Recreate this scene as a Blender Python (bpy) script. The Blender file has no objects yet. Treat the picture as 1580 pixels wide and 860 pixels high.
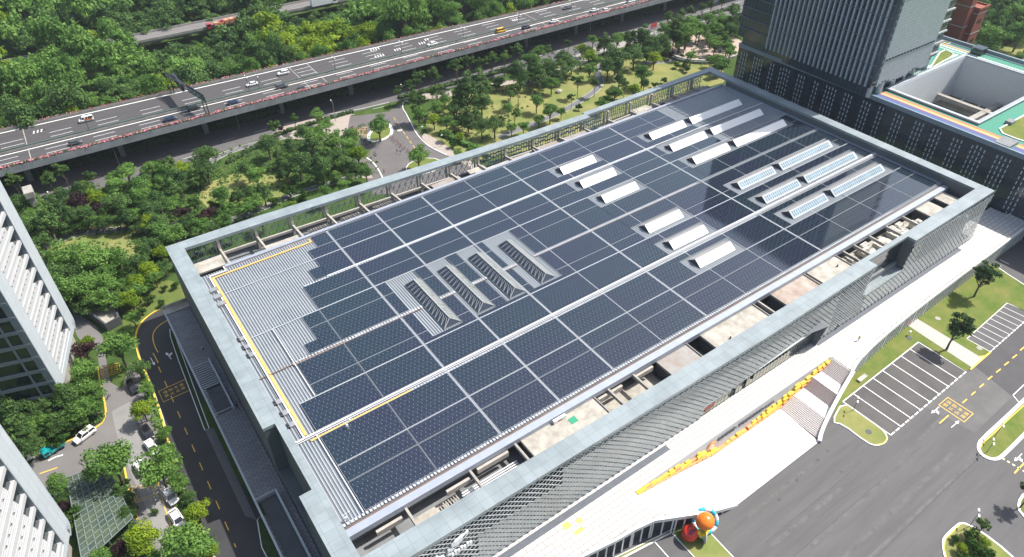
import bpy, bmesh, math, random
import numpy as np
from mathutils import Vector, Matrix, Euler
random.seed(7)
PI = math.pi
SC = bpy.context.scene
COL = SC.collection
# ------------------------------------------------------------------ camera
CAM_H = 130.0; FPX = 1092.5; CX = 790.0; CY = 407.5; IW = 1580.0; IH = 860.0
YAW, PITCH, ROLL = [math.radians(v) for v in (54.854, 38.602, -0.286)]
_f = np.array([math.cos(YAW)*math.cos(PITCH), math.sin(YAW)*math.cos(PITCH), -math.sin(PITCH)])
_r0 = np.array([math.sin(YAW), -math.cos(YAW), 0.0]); _u0 = np.cross(_r0, _f)
_r = math.cos(ROLL)*_r0 + math.sin(ROLL)*_u0
_u = -math.sin(ROLL)*_r0 + math.cos(ROLL)*_u0
cd = bpy.data.cameras.new('camera'); cam = bpy.data.objects.new('camera', cd); COL.objects.link(cam)
cam.matrix_world = Matrix(((_r[0], _u[0], -_f[0], 0), (_r[1], _u[1], -_f[1], 0), (_r[2], _u[2], -_f[2], CAM_H), (0, 0, 0, 1)))
cd.sensor_fit = 'HORIZONTAL'; cd.sensor_width = 36.0; cd.lens = 36.0*FPX/IW
cd.shift_y = (CY-IH/2)/IW; cd.clip_start = 1.0; cd.clip_end = 6000.0
SC.camera = cam
# ------------------------------------------------------------------ world and sun
SUN_AZ = math.radians(-13.0); SUN_EL = math.radians(55.0)      # azimuth from +X, counter-clockwise
w = bpy.data.worlds.new('World'); SC.world = w; w.use_nodes = True
nt = w.node_tree; bg = nt.nodes['Background']
sky = nt.nodes.new('ShaderNodeTexSky'); sky.sky_type = 'NISHITA'; sky.sun_disc = False
sky.sun_elevation = SUN_EL; sky.sun_rotation = PI/2-SUN_AZ; sky.air_density = 1.3; sky.dust_density = 3.0; sky.ozone_density = 1.0
nt.links.new(sky.outputs[0], bg.inputs[0]); bg.inputs[1].default_value = 0.13
sl = bpy.data.lights.new('sun', 'SUN'); sl.energy = 5.0; sl.angle = math.radians(0.55); sl.color = (1.0, 0.96, 0.9)
so = bpy.data.objects.new('sun', sl); COL.objects.link(so)
sd = Vector((math.cos(SUN_AZ)*math.cos(SUN_EL), math.sin(SUN_AZ)*math.cos(SUN_EL), math.sin(SUN_EL)))
so.rotation_euler = sd.to_track_quat('Z', 'Y').to_euler(); so.location = (200, 60, 300)
SC.view_settings.view_transform = 'Standard'; SC.view_settings.look = 'None'
SC.view_settings.gamma = 1.0; SC.view_settings.exposure = 0.42; SC.view_settings.use_curve_mapping = False
SC.cycles.max_bounces = 5; SC.cycles.transparent_max_bounces = 6; SC.cycles.caustics_reflective = False; SC.cycles.caustics_refractive = False

# ------------------------------------------------------------------ helpers
def W(px, py, z=0.0):
    """world point at height z seen at photo pixel px, py"""
    d = _f + _r*(px-CX)/FPX - _u*(py-CY)/FPX
    t = (z-CAM_H)/d[2]
    return Vector((d[0]*t, d[1]*t, z))
def proj(x, y, z):
    v = np.array([x, y, z-CAM_H]); k = v@_f
    return (CX+FPX*(v@_r)/k, CY-FPX*(v@_u)/k, k)
def mpp(px, py, z=0.0):
    p = W(px, py, z); return proj(*p)[2]/FPX

class MB:
    """collects shapes for ONE mesh"""
    def __init__(s): s.v = []; s.f = []; s.m = []; s.cur = 0
    def quad(s, *p):
        n = len(s.v); s.v += [tuple(q) for q in p]; s.f.append(tuple(range(n, n+len(p)))); s.m.append(s.cur); return s
    def box(s, x0, x1, y0, y1, z0, z1):
        n = len(s.v); s.v += [(x, y, z) for z in (z0, z1) for y in (y0, y1) for x in (x0, x1)]
        for q in ((0,2,3,1),(4,5,7,6),(0,1,5,4),(2,6,7,3),(0,4,6,2),(1,3,7,5)):
            s.f.append(tuple(n+i for i in q)); s.m.append(s.cur)
        return s
    def prism(s, poly, z0, z1, cap=True):
        n = len(s.v); k = len(poly)
        a = sum(poly[i][0]*poly[(i+1) % k][1]-poly[(i+1) % k][0]*poly[i][1] for i in range(k))
        if a < 0: poly = list(reversed(poly))
        s.v += [(p[0], p[1], z0) for p in poly]+[(p[0], p[1], z1) for p in poly]
        for i in range(k):
            j = (i+1) % k; s.f.append((n+i, n+j, n+k+j, n+k+i)); s.m.append(s.cur)
        if cap:
            s.f.append(tuple(n+k+i for i in range(k))); s.m.append(s.cur)
            s.f.append(tuple(n+i for i in reversed(range(k)))); s.m.append(s.cur)
        return s
    def bar(s, p, q, w, h=None, up=(0, 0, 1)):
        p = Vector(p); q = Vector(q); h = w if h is None else h
        d = (q-p); L = d.length
        if L < 1e-6: return s
        d /= L; u = Vector(up)
        if abs(d.dot(u)) > 0.99: u = Vector((1, 0, 0))
        a = d.cross(u).normalized(); b = a.cross(d).normalized()
        n = len(s.v)
        for c in (p, q):
            for i, j in ((-1,-1),(1,-1),(1,1),(-1,1)): s.v.append(tuple(c+a*(i*w/2)+b*(j*h/2)))
        for f in ((0,1,2,3),(7,6,5,4),(0,4,5,1),(1,5,6,2),(2,6,7,3),(3,7,4,0)):
            s.f.append(tuple(n+i for i in f)); s.m.append(s.cur)
        return s
    def tube(s, pts, rad, n=8, caps=True):
        pts = [Vector(p) for p in pts]; R = rad if isinstance(rad, (list, tuple)) else [rad]*len(pts)
        base = len(s.v); m = len(pts)
        for i, p in enumerate(pts):
            d = (pts[min(i+1, m-1)]-pts[max(i-1, 0)]).normalized()
            u = Vector((0, 0, 1)) if abs(d.z) < 0.95 else Vector((1, 0, 0))
            a = d.cross(u).normalized(); b = a.cross(d)
            for k in range(n):
                t = 2*PI*k/n; s.v.append(tuple(p+(a*math.cos(t)+b*math.sin(t))*R[i]))
        for i in range(m-1):
            for k in range(n):
                j = (k+1) % n; s.f.append((base+i*n+k, base+i*n+j, base+(i+1)*n+j, base+(i+1)*n+k)); s.m.append(s.cur)
        if caps:
            s.f.append(tuple(base+k for k in reversed(range(n)))); s.m.append(s.cur)
            s.f.append(tuple(base+(m-1)*n+k for k in range(n))); s.m.append(s.cur)
        return s
    def lathe(s, prof, c=(0, 0, 0), n=16):
        return s.tube([(c[0], c[1], c[2]+z+i*1e-5) for i, (r, z) in enumerate(prof)], [max(r, 1e-3) for r, z in prof], n)
    def ball(s, c, rx, ry=None, rz=None, nu=16, nv=10):
        ry = ry or rx; rz = rz or rx; b = len(s.v)
        for i in range(nv+1):
            th = PI*i/nv
            for k in range(nu):
                ph = 2*PI*k/nu; s.v.append((c[0]+rx*math.sin(th)*math.cos(ph), c[1]+ry*math.sin(th)*math.sin(ph), c[2]-rz*math.cos(th)))
        for i in range(nv):
            for k in range(nu):
                j = (k+1) % nu; s.f.append((b+i*nu+k, b+i*nu+j, b+(i+1)*nu+j, b+(i+1)*nu+k)); s.m.append(s.cur)
        return s
    def build(s, name, mats, parent=None, smooth=False, loc=None, link=True):
        me = bpy.data.meshes.new(name); me.from_pydata(s.v, [], s.f)
        mats = mats if isinstance(mats, (list, tuple)) else [mats]
        for m in mats: me.materials.append(m)
        if len(mats) > 1: me.polygons.foreach_set('material_index', s.m)
        if smooth: me.polygons.foreach_set('use_smooth', [True]*len(me.polygons))
        me.update()
        o = bpy.data.objects.new(name, me)
        if link: COL.objects.link(o)
        if parent is not None: o.parent = parent
        if loc is not None: o.location = loc
        return o

def pieces(mb, name, mats, parent=None, smooth=False, loc=None):
    """one object per separate shape collected in mb"""
    n = len(mb.v); up = list(range(n))
    def fd(a):
        while up[a] != a: up[a] = up[up[a]]; a = up[a]
        return a
    for f in mb.f:
        r = fd(f[0])
        for i in f[1:]: up[fd(i)] = r
    g = {}
    for k, f in enumerate(mb.f): g.setdefault(fd(f[0]), []).append(k)
    out = []
    for ks in g.values():
        q = MB(); mp = {}
        for k in ks:
            ff = []
            for i in mb.f[k]:
                if i not in mp: mp[i] = len(q.v); q.v.append(mb.v[i])
                ff.append(mp[i])
            q.f.append(tuple(ff)); q.m.append(mb.m[k])
        out.append(q.build(name, mats, parent, smooth, loc))
    return out

def tag(o, label=None, cat=None, group=None, kind=None):
    if label: o['label'] = label
    if cat: o['category'] = cat
    if group: o['group'] = group
    if kind: o['kind'] = kind
    return o
def thing(name, label, cat, loc=(0, 0, 0), rz=0.0, group=None):
    o = bpy.data.objects.new(name, None); COL.objects.link(o); o.location = loc; o.rotation_euler = (0, 0, rz)
    o.empty_display_size = 0.3
    return tag(o, label, cat, group)
def copy_tree(o, loc=None, rz=None, label=None, group=None, scale=None):
    def rec(a, par):
        c = a.copy(); COL.objects.link(c); c.parent = par
        for ch in a.children: rec(ch, c)
        return c
    kids = list(o.children)
    c = o.copy(); COL.objects.link(c)
    for ch in kids: rec(ch, c)
    if loc is not None: c.location = loc
    if rz is not None: c.rotation_euler = (0, 0, rz)
    if label: c['label'] = label
    if group: c['group'] = group
    if scale is not None: c.scale = (scale,)*3 if not isinstance(scale, tuple) else scale
    return c
def reorigin(o, loc):
    """move the origin of a mesh thing to loc without moving its shape"""
    o.data.transform(Matrix.Translation(-Vector(loc))); o.location = loc; return o
ORD = ['first','second','third','fourth','fifth','sixth','seventh','eighth','ninth','tenth','eleventh','twelfth','thirteenth','fourteenth','fifteenth','sixteenth','seventeenth','eighteenth','nineteenth','twentieth']
def nth(i):
    if i < 20: return ORD[i]
    t = {2:'twenty',3:'thirty',4:'forty',5:'fifty',6:'sixty'}.get((i+1)//10, 'many')
    u = (i+1) % 10
    return t+'-'+ORD[u-1] if u else {20:'twentieth',30:'thirtieth',40:'fortieth',50:'fiftieth',60:'sixtieth'}.get(i+1, t)

# ------------------------------------------------------------------ materials
_mc = {}
def M(name, col, rough=0.7, var=0.12, scale=0.5, metal=0.0, bump=0.0, spec=0.5, alt=None, detail=6, coat=0.0, obj=False):
    """Principled material; base colour varies with two octaves of noise between darker/lighter or towards alt"""
    if name in _mc: return _mc[name]
    m = bpy.data.materials.new(name); m.use_nodes = True; n = m.node_tree.nodes; l = m.node_tree.links
    b = n['Principled BSDF']; b.inputs['Roughness'].default_value = rough; b.inputs['Metallic'].default_value = metal
    b.inputs['Specular IOR Level'].default_value = spec; b.inputs['Coat Weight'].default_value = coat
    c = tuple(col)+(1,)
    if var > 0 or alt:
        tc = n.new('ShaderNodeTexCoord'); no = n.new('ShaderNodeTexNoise'); no.inputs['Scale'].default_value = scale; no.inputs['Detail'].default_value = detail
        no.inputs['Roughness'].default_value = 0.65
        if obj: l.new(tc.outputs['Object'], no.inputs['Vector'])
        else:
            ge = n.new('ShaderNodeNewGeometry'); l.new(ge.outputs['Position'], no.inputs['Vector'])
        cr = n.new('ShaderNodeValToRGB'); cr.color_ramp.elements[0].position = 0.32; cr.color_ramp.elements[1].position = 0.68
        a = tuple(alt)+(1,) if alt else tuple(min(1, x*(1+var)) for x in col)+(1,)
        bb = tuple(x*(1-var) for x in col)+(1,) if not alt else c
        cr.color_ramp.elements[0].color = bb; cr.color_ramp.elements[1].color = a
        l.new(no.outputs['Fac'], cr.inputs['Fac']); l.new(cr.outputs['Color'], b.inputs['Base Color'])
        if bump:
            bp = n.new('ShaderNodeBump'); bp.inputs['Strength'].default_value = bump; l.new(no.outputs['Fac'], bp.inputs['Height']); l.new(bp.outputs['Normal'], b.inputs['Normal'])
    else: b.inputs['Base Color'].default_value = c
    _mc[name] = m; return m
def brick(name, c1, c2, mortar, bw=1.2, bh=0.6, ms=0.02, rough=0.6, rot=0.0, off=0.5, plane='XY', dirt=0.0, spec=0.5, metal=0.0):
    """tiles / pavers / panels with joints, laid out in world metres"""
    if name in _mc: return _mc[name]
    m = bpy.data.materials.new(name); m.use_nodes = True; n = m.node_tree.nodes; l = m.node_tree.links; b = n['Principled BSDF']
    b.inputs['Roughness'].default_value = rough; b.inputs['Specular IOR Level'].default_value = spec; b.inputs['Metallic'].default_value = metal
    ge = n.new('ShaderNodeNewGeometry'); mp = n.new('ShaderNodeMapping'); mp.inputs['Rotation'].default_value = (0, 0, rot)
    if plane == 'XY': l.new(ge.outputs['Position'], mp.inputs['Vector'])
    else:
        sx = n.new('ShaderNodeSeparateXYZ'); cx = n.new('ShaderNodeCombineXYZ'); l.new(ge.outputs['Position'], sx.inputs[0])
        l.new(sx.outputs[0 if plane == 'XZ' else 1], cx.inputs[0]); l.new(sx.outputs[2], cx.inputs[1]); l.new(cx.outputs[0], mp.inputs['Vector'])
    br = n.new('ShaderNodeTexBrick'); br.offset = off; br.inputs['Scale'].default_value = 1.0
    br.inputs['Brick Width'].default_value = bw; br.inputs['Row Height'].default_value = bh; br.inputs['Mortar Size'].default_value = ms
    br.inputs['Color1'].default_value = tuple(c1)+(1,); br.inputs['Color2'].default_value = tuple(c2)+(1,); br.inputs['Mortar'].default_value = tuple(mortar)+(1,)
    l.new(mp.outputs[0], br.inputs['Vector'])
    if dirt:
        no = n.new('ShaderNodeTexNoise'); no.inputs['Scale'].default_value = 0.25; no.inputs['Detail'].default_value = 7; l.new(ge.outputs['Position'], no.inputs['Vector'])
        mr = n.new('ShaderNodeMapRange'); mr.inputs[1].default_value = 0.4; mr.inputs[2].default_value = 0.75; mr.inputs[3].default_value = 1.0; mr.inputs[4].default_value = 1.0-dirt
        l.new(no.outputs['Fac'], mr.inputs[0]); mx = n.new('ShaderNodeMix'); mx.data_type = 'RGBA'; mx.blend_type = 'MULTIPLY'; mx.inputs[0].default_value = 1
        l.new(br.outputs['Color'], mx.inputs[6]); l.new(mr.outputs[0], mx.inputs[7]); l.new(mx.outputs[2], b.inputs['Base Color'])
    else: l.new(br.outputs['Color'], b.inputs['Base Color'])
    _mc[name] = m; return m

def streaked(name, col, var, sx, sy, rough=.85):
    m = M(name, col, rough, var, 1.0, detail=10); n = m.node_tree.nodes; l = m.node_tree.links
    no = [q for q in n if q.type == 'TEX_NOISE'][0]; ge = [q for q in n if q.type == 'NEW_GEOMETRY'][0]; mp = n.new('ShaderNodeMapping'); mp.inputs['Scale'].default_value = (sx, sy, 1)
    l.new(ge.outputs['Position'], mp.inputs['Vector']); l.new(mp.outputs[0], no.inputs['Vector']); no.inputs['Roughness'].default_value = .72; return m
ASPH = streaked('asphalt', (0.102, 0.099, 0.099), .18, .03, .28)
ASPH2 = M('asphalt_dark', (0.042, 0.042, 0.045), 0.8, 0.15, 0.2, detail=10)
ASPH3 = streaked('asphalt_highway', (0.068, 0.064, 0.065), .14, .02, .5)
ASPHL = M('asphalt_pale', (0.17, 0.16, 0.155), 0.85, 0.12, 0.1, detail=10)
CONC = M('concrete', (0.33, 0.31, 0.28), 0.8, 0.2, 0.35)
CONCP = M('concrete_pale', (0.50, 0.47, 0.41), 0.75, 0.0, 0.45, alt=(0.27, 0.25, 0.21), detail=9)
CONCG = M('concrete_grey', (0.19, 0.20, 0.205), 0.7, 0.15, 0.4)
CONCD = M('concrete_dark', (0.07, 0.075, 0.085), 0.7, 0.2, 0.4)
WPAINT = M('white_paint', (0.78, 0.78, 0.76), 0.6, 0.06, 1.5)
YPAINT = M('yellow_paint', (0.80, 0.50, 0.05), 0.6, 0.08, 1.5)
LAWN = M('lawn', (0.085, 0.15, 0.028), 0.95, 0.0, 0.16, alt=(0.21, 0.205, 0.065), detail=12, spec=0.1)
LAWNB = M('lawn_dry', (0.13, 0.185, 0.045), 0.95, 0.0, 0.09, alt=(0.30, 0.27, 0.11), detail=12, spec=0.1)
SOIL = M('undergrowth', (0.03, 0.07, 0.018), 0.95, 0.0, 0.12, alt=(0.08, 0.12, 0.03), detail=12, spec=0.1)
METAL = M('steel_grey', (0.35, 0.36, 0.37), 0.45, 0.1, 1.0, metal=0.4)
DARKM = M('dark_steel', (0.035, 0.04, 0.05), 0.5, 0.1, 1.0)
WHITEM = M('white_steel', (0.75, 0.76, 0.77), 0.4, 0.05, 1.0)
GLASSD = M('dark_glass', (0.012, 0.02, 0.028), 0.08, 0.0, spec=1.0)
# ------------------------------------------------------------------ ground, roads, lawns
def sheet(name, pts, z, mat, kind='structure', thick=None, parent=None):
    """flat polygon; pts are (x, y) metres"""
    mb = MB()
    if thick: mb.prism(pts, z-thick, z)
    else:
        k = len(pts); a = sum(pts[i][0]*pts[(i+1) % k][1]-pts[(i+1) % k][0]*pts[i][1] for i in range(k))
        if a < 0: pts = list(reversed(pts))
        mb.quad(*[(p[0], p[1], z) for p in pts])
    o = mb.build(name, mat, parent)
    if kind and parent is None: o['kind'] = kind
    return o
def PX(L, z=0.0): return [tuple(W(x, y, z))[:2] for x, y in L]
def strip(mb, pts, w, z, h=0.004, closed=False):
    """raised ribbon of width w along pts (x,y)"""
    n = len(pts); P = [Vector((p[0], p[1])) for p in pts]; L = []; R = []
    for i in range(n):
        if closed: d = (P[(i+1) % n]-P[i-1])
        else: d = P[min(i+1, n-1)]-P[max(i-1, 0)]
        d.normalize(); q = Vector((-d.y, d.x))
        L.append(P[i]+q*w/2); R.append(P[i]-q*w/2)
    rng = range(n) if closed else range(n-1)
    for i in rng:
        j = (i+1) % n
        if h < 0.01: mb.quad((R[i].x, R[i].y, z), (R[j].x, R[j].y, z), (L[j].x, L[j].y, z), (L[i].x, L[i].y, z))
        else:
            mb.quad((R[i].x, R[i].y, z+h), (R[j].x, R[j].y, z+h), (L[j].x, L[j].y, z+h), (L[i].x, L[i].y, z+h))
            mb.quad((R[i].x, R[i].y, z), (R[j].x, R[j].y, z), (R[j].x, R[j].y, z+h), (R[i].x, R[i].y, z+h))
            mb.quad((L[j].x, L[j].y, z), (L[i].x, L[i].y, z), (L[i].x, L[i].y, z+h), (L[j].x, L[j].y, z+h))
    return mb
def smooth(pts, k=3, closed=True):
    for _ in range(k):
        q = []; n = len(pts)
        for i in range(n if closed else n-1):
            a, b = pts[i], pts[(i+1) % n]
            q += [(a[0]*.75+b[0]*.25, a[1]*.75+b[1]*.25), (a[0]*.25+b[0]*.75, a[1]*.25+b[1]*.75)]
        if not closed: q = [pts[0]]+q+[pts[-1]]
        pts = q
    return pts
g = sheet('ground', [(-2500,-1500),(3500,-1500),(3500,4500),(-2500,4500)], -0.06, SOIL)
# --- front car park and drives
fr = sheet('road', [(20,-60),(330,-60),(330,57),(205,57),(112,57),(20,57)], -0.02, ASPH)
mb = MB()
def dash(mb, a, b, w, ld, gap, z):
    a = Vector(a); b = Vector(b); d = (b-a); L = d.length; d /= L; t = 0
    while t < L:
        e = min(t+ld, L); strip(mb, [tuple(a+d*t), tuple(a+d*e)], w, z); t += ld+gap
# white bay lines of the two lots
lotA = PX([(1417.3,528),(1300.5,619.8),(1374.5,671.5),(1490.7,573.7)])   # far-left, near-left, near-right, far-right
def lerp(a, b, t): return (a[0]+(b[0]-a[0])*t, a[1]+(b[1]-a[1])*t)
sheet('parking_lot', lotA, 0.0, M('asphalt_lot', (0.088, 0.083, 0.08), 0.85, 0.22, 0.12, detail=12))
for i in range(9): strip(mb, [lerp(lotA[0], lotA[1], i/8), lerp(lotA[3], lotA[2], i/8)], 0.22, 0.008)
strip(mb, [lotA[0], lotA[1]], 0.25, 0.012); dash(mb, lotA[3], lotA[2], 0.3, 1.5, 0.45, 0.012)
lotB = PX([(1554.3,467.6),(1492,523),(1528,543),(1593.5,485.5)])
for i in range(10): strip(mb, [lerp(lotB[0], lotB[1], i/9), lerp(lotB[3], lotB[2], i/9)], 0.16, 0.008)
strip(mb, [lotB[0], lotB[1]], 0.2, 0.012); dash(mb, lotB[3], lotB[2], 0.25, 1.2, 0.4, 0.012)
lotC = PX([(1035.7,822.3),(1075,865),(985,890),(960,862)])
strip(mb, lotC, 0.22, 0.008, closed=True); strip(mb, PX([(1010,836),(1045,875)]), 0.2, 0.012)
strip(mb, PX([(1580,594),(1563,610),(1573,622)]), 0.22, 0.008)
# arrows on the tarmac: shaft + head
def arrow(mb, c, ang, L=3.2, z=0.01, turn=0):
    c = Vector(c); d = Vector((math.cos(ang), math.sin(ang))); n = Vector((-d.y, d.x))
    T = lambda a, b: (c.x+d.x*a+n.x*b, c.y+d.y*a+n.y*b, z)
    mb.quad(T(-L/2, -.09), T(L*.15, -.09), T(L*.15, .09), T(-L/2, .09))
    mb.quad(T(L*.15, -.4), T(L/2, 0), T(L*.15, .4))
    if turn:
        mb.quad(T(-L*.2, 0), T(0, turn*.7), T(.25, turn*.6), T(0, 0)); mb.quad(T(-.35, turn*.75), T(.6, turn*1.2), T(.45, turn*.35))
aw = W(1443,633); arrow(mb, aw[:2], PI, 3.4, 0.012, 1); aw = W(1474,654.5); arrow(mb, aw[:2], 0, 3.4, 0.012)
aw = W(1571,706); arrow(mb, aw[:2], PI, 3.4, 0.012, 1)
aw = W(1535,413); arrow(mb, aw[:2], PI*.9, 4.5, 0.012, 1); strip(mb, PX([(1543,401),(1557,408)]), .25, .012)
mb.build('white_marking', WPAINT, fr)
mb = MB()
dash(mb, tuple(W(1449.5,653.5))[:2], tuple(W(1466,639))[:2], 0.28, 4, 9, 0.014)
for a, b in (((1485,622),(1492,616)),((1498.5,610),(1505,604.5)),((1511.5,598),(1518,592.5)),((1524,586),(1531,580.5)),((1537,575),(1544,569.5)),((1549.5,564),(1556.5,558.5)),((1562,553),(1569,547.5)),((1574,541),(1581,535))):
    strip(mb, PX([a, b]), 0.28, 0.014)
strip(mb, PX([(1462.5,613.5),(1448.5,625),(1487.7,651.5),(1501.5,638.5)]), 0.24, 0.014, closed=True)
strip(mb, PX([(1565,730.5),(1590,705)]), 0.3, 0.014)
mb.build('yellow_marking', YPAINT, fr)
mb = MB(); dash(mb, tuple(W(1546,707))[:2], tuple(W(1588,732))[:2], 0.45, 0.55, 0.5, 0.014); mb.build('pale_yellow_marking', M('pale_yellow_paint', (0.8, 0.72, 0.42), 0.6, 0.05), fr)
def text_mesh(name, body, size, loc, rot, mat, parent=None, extrude=0.0, space=1.0, line=1.0, align='CENTER', sx=1.0):
    cu = bpy.data.curves.new(name, 'FONT'); cu.body = body; cu.size = size; cu.align_x = align; cu.align_y = 'CENTER'
    cu.extrude = extrude; cu.space_character = space; cu.space_line = line
    o = bpy.data.objects.new(name, cu); COL.objects.link(o)
    me = bpy.data.meshes.new_from_object(o.evaluated_get(bpy.context.evaluated_depsgraph_get()))
    bpy.data.objects.remove(o); bpy.data.curves.remove(cu)
    ob = bpy.data.objects.new(name, me); COL.objects.link(ob); me.materials.clear(); me.materials.append(mat)
    ob.location = loc; ob.rotation_euler = rot; ob.scale = (sx, 1, 1)
    if parent is not None: ob.parent = parent
    return ob
text_mesh('road_lettering', '消 防 车 道\n禁 止 占 用', 1.15, (146.4, 28.5, 0.012), (0, 0, -PI/2), YPAINT, fr, line=1.25, sx=.95)
# older paler strips and repaired seams on the tarmac
SEAM = M('asphalt_seam', (0.075, 0.073, 0.073), 0.8, 0.2, 0.6); PALE = M('asphalt_worn', (0.135, 0.13, 0.128), 0.85, 0.2, 0.3, detail=12)
mb = MB()
for a, b in (((1000,868),(1330,700)),((1330,700),(1480,560)),((1180,833),(1292,765)),((1360,850),(1512,704)),((1380,560),(1470,640))): pass
rs = random.Random(3)
def wiggle(a, b, n=30, amp=0.1):
    A = W(*a); B = W(*b); d = (B-A); nrm = Vector((-d.y, d.x, 0)).normalized(); return [tuple((A+d*(i/n)+nrm*rs.uniform(-amp, amp)))[:2] for i in range(n+1)]
for a, b, ww in (((1181,838),(1297,742),.16),((1297,742),(1330,712),.12),((1225,858),(1420,690),.12),((1355,858),(1455,758),.2),((1455,758),(1512,706),.25),((1262,800),(1330,745),.1)):
    strip(mb, wiggle(a, b), ww, 0.0)
mb.build('tar_seam', SEAM, fr)
mb = MB()
for c, rr in (((1202,771),.9),((1262,710),.9),((1277,696),.7),((1229,741),.8),((1236,733),.5),((1298,728),.6)):
    p = W(*c); mb.quad(*[(p.x+rr*.6*math.cos(t*PI/6), p.y+rr*.45*math.sin(t*PI/6), -0.004) for t in range(12)])
mb.build('oil_stain', SEAM, fr)
mb = MB()
strip(mb, wiggle((1190,838),(1300,752), amp=.4), 1.2, -0.004); strip(mb, wiggle((1400,800),(1500,700), amp=.5), 1.0, -0.004)
sheet('road_patch', PX([(1425,627),(1505,566),(1562,612),(1505,668)]), -0.012, M('asphalt_patch', (0.125, 0.12, 0.118), 0.85, 0.15, 0.2, detail=12), parent=fr)
sheet('road_patch', PX([(1505,566),(1600,480),(1640,560),(1562,612)]), -0.010, M('asphalt_patch_dark', (0.075, 0.073, 0.075), 0.85, 0.12, 0.2, detail=12), parent=fr)
pass

mb = MB(); rz_ = random.Random(11)
for (a, b, w_) in (((1190,842),(1300,752),.9),((1230,862),(1395,712),.7),((1300,862),(1470,700),.9),((1340,862),(1500,712),.6),((1395,700),(1480,620),.8),((1150,800),(1260,712),.8)):
    strip(mb, wiggle(a, b, 30, .06), w_, -.009)
mb.build('worn_track', M('asphalt_track', (.112, .108, .107), .85, .25, .5, detail=12), fr)
KW = M('kerb_white', (0.72, 0.72, 0.70), 0.6, 0.08, 1.0); KY = M('kerb_yellow', (0.75, 0.52, 0.06), 0.6, 0.1, 1.0)
def lawn(name, px, label_mat=LAWN, kerb=KW, inner=None, sm=2, kw=0.3, z=0.10, world=False):
    pts = px if world else PX(px)
    if sm: pts = smooth(pts, sm)
    o = sheet(name, pts, z, label_mat, thick=0.14)
    if kerb: strip(MB(), pts, kw, z-0.12, 0.16, True).build('kerb', kerb, o)
    if inner:
        cx = sum(p[0] for p in pts)/len(pts); cy = sum(p[1] for p in pts)/len(pts)
        strip(MB(), inner, 0.22, z+0.02, 0.03).build('kerb', KY, o)
    return o
# lawns of the front
sheet('lawn', PX([(1283,652),(1300,600),(1326,556),(1350,533),(1402,500),(1498.7,565.6),(1490.7,573.7),(1417.3,527),(1300,618.7)]), 0.06, LAWN, thick=.1)
o = lawn('lawn', [(1283,652),(1300,655),(1338,684),(1352,688.5),(1366,684),(1369.5,674),(1359,661.5),(1330,641),(1300,620)], LAWNB, KW, PX([(1351,687),(1361,686),(1367,681),(1369,674)]), sm=1)
o = sheet('lawn', PX([(1414.6,494),(1425,470),(1459,452),(1500,425),(1531,406),(1555,424),(1600,450),(1600,490),(1554.3,466.6),(1491,523),(1528,544),(1520,549),(1509,549.5)]), 0.08, LAWN, thick=.1)
strip(MB(), PX([(1531,407),(1555,424),(1580,440),(1600,455)]), .3, 0.0, .16).build('kerb', KW, o)
strip(MB(), PX([(1528,544),(1520,550),(1510,551)]), .3, 0.0, .16).build('kerb', KY, o)
pth = sheet('path', PX([(1398,498),(1414.6,492),(1509,549.5),(1520,550.5),(1498.5,568.5),(1497,566),(1402,503.5)]), 0.09, M('path_stone', (0.42, 0.41, 0.37), 0.8, 0.1, 1.5, detail=10), thick=.1)
strip(MB(), PX([(1497,571),(1528,544)]), .35, 0.0, .14).build('kerb', KY, pth)
sheet('red_mat', PX([(1398,498),(1404,496),(1407,499),(1401,503)]), 0.10, M('red_mat', (0.6, 0.03, 0.06), 0.9, 0.1), kind='structure')
lawn('lawn', [(1600,598),(1560,637),(1513,680),(1509,690),(1512,699),(1519,705),(1531,709.5),(1541,708),(1549,702),(1590,661),(1620,630)], LAWN, KW, PX([(1512,692),(1517,684),(1563,641),(1595,612)]), kw=.75, sm=1)
lawn('lawn', [(1454,838),(1457,829),(1478,809.5),(1484,807.5),(1491,809),(1512,819.5),(1555,852),(1590,890),(1480,905),(1458,862)], LAWNB, KW, PX([(1478,903),(1460,862),(1456,846),(1458,832),(1480,811)]), kw=.4, sm=1)
lawn('lawn', [(1600,745),(1580,762),(1571,776),(1573,792),(1600,812)], LAWN, KW, kw=.5, sm=1)
lawn('lawn', [(930,870),(1020,826),(1046,812),(1075,802),(1093,820),(1133,862),(1150,890),(1076,866),(1036,821.5),(958,862),(945,900)], LAWNB, KW, sm=0, kw=.2)

# --- drive and campus road on the left
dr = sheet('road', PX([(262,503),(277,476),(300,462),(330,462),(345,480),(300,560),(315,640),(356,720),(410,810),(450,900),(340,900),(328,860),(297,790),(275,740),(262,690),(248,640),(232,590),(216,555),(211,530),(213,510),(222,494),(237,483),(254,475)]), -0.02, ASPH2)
mb = MB()
strip(mb, PX([(236,545),(240,552),(244,560)]), .2, -.012)
dash(mb, (-1.8,151), (-1.9,92), .18, 2.4, 3.4, -.012)
strip(mb, smooth(PX([(262,492),(245,502),(237,512),(235,522),(240,538),(244,544)]), 2, False), .2, -.012)
strip(mb, [(-3.9,142.6),(2.5,142.8),(2.4,138.6),(-3.8,138.5)], .17, -.010, closed=True)
mb.build('yellow_marking', YPAINT, dr)
text_mesh('road_lettering', '消 防 车 道\n禁 止 占 用', 1.0, (-0.7, 140.7, -.012), (0, 0, 0.03), YPAINT, dr, line=1.35)
mb = MB(); aw = W(235.5,558); arrow(mb, aw[:2], -PI*.48, 3.4, -.012); aw = W(260,549); arrow(mb, aw[:2], PI*.55, 3.4, -.012, -1); mb.build('white_marking', WPAINT, dr)
kb = MB(); kl = PX([(209,532),(210,512),(218,497),(235,483),(254,474),(290,461)]); strip(kb, smooth(kl, 2, False), .35, -.02, .18)
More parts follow.
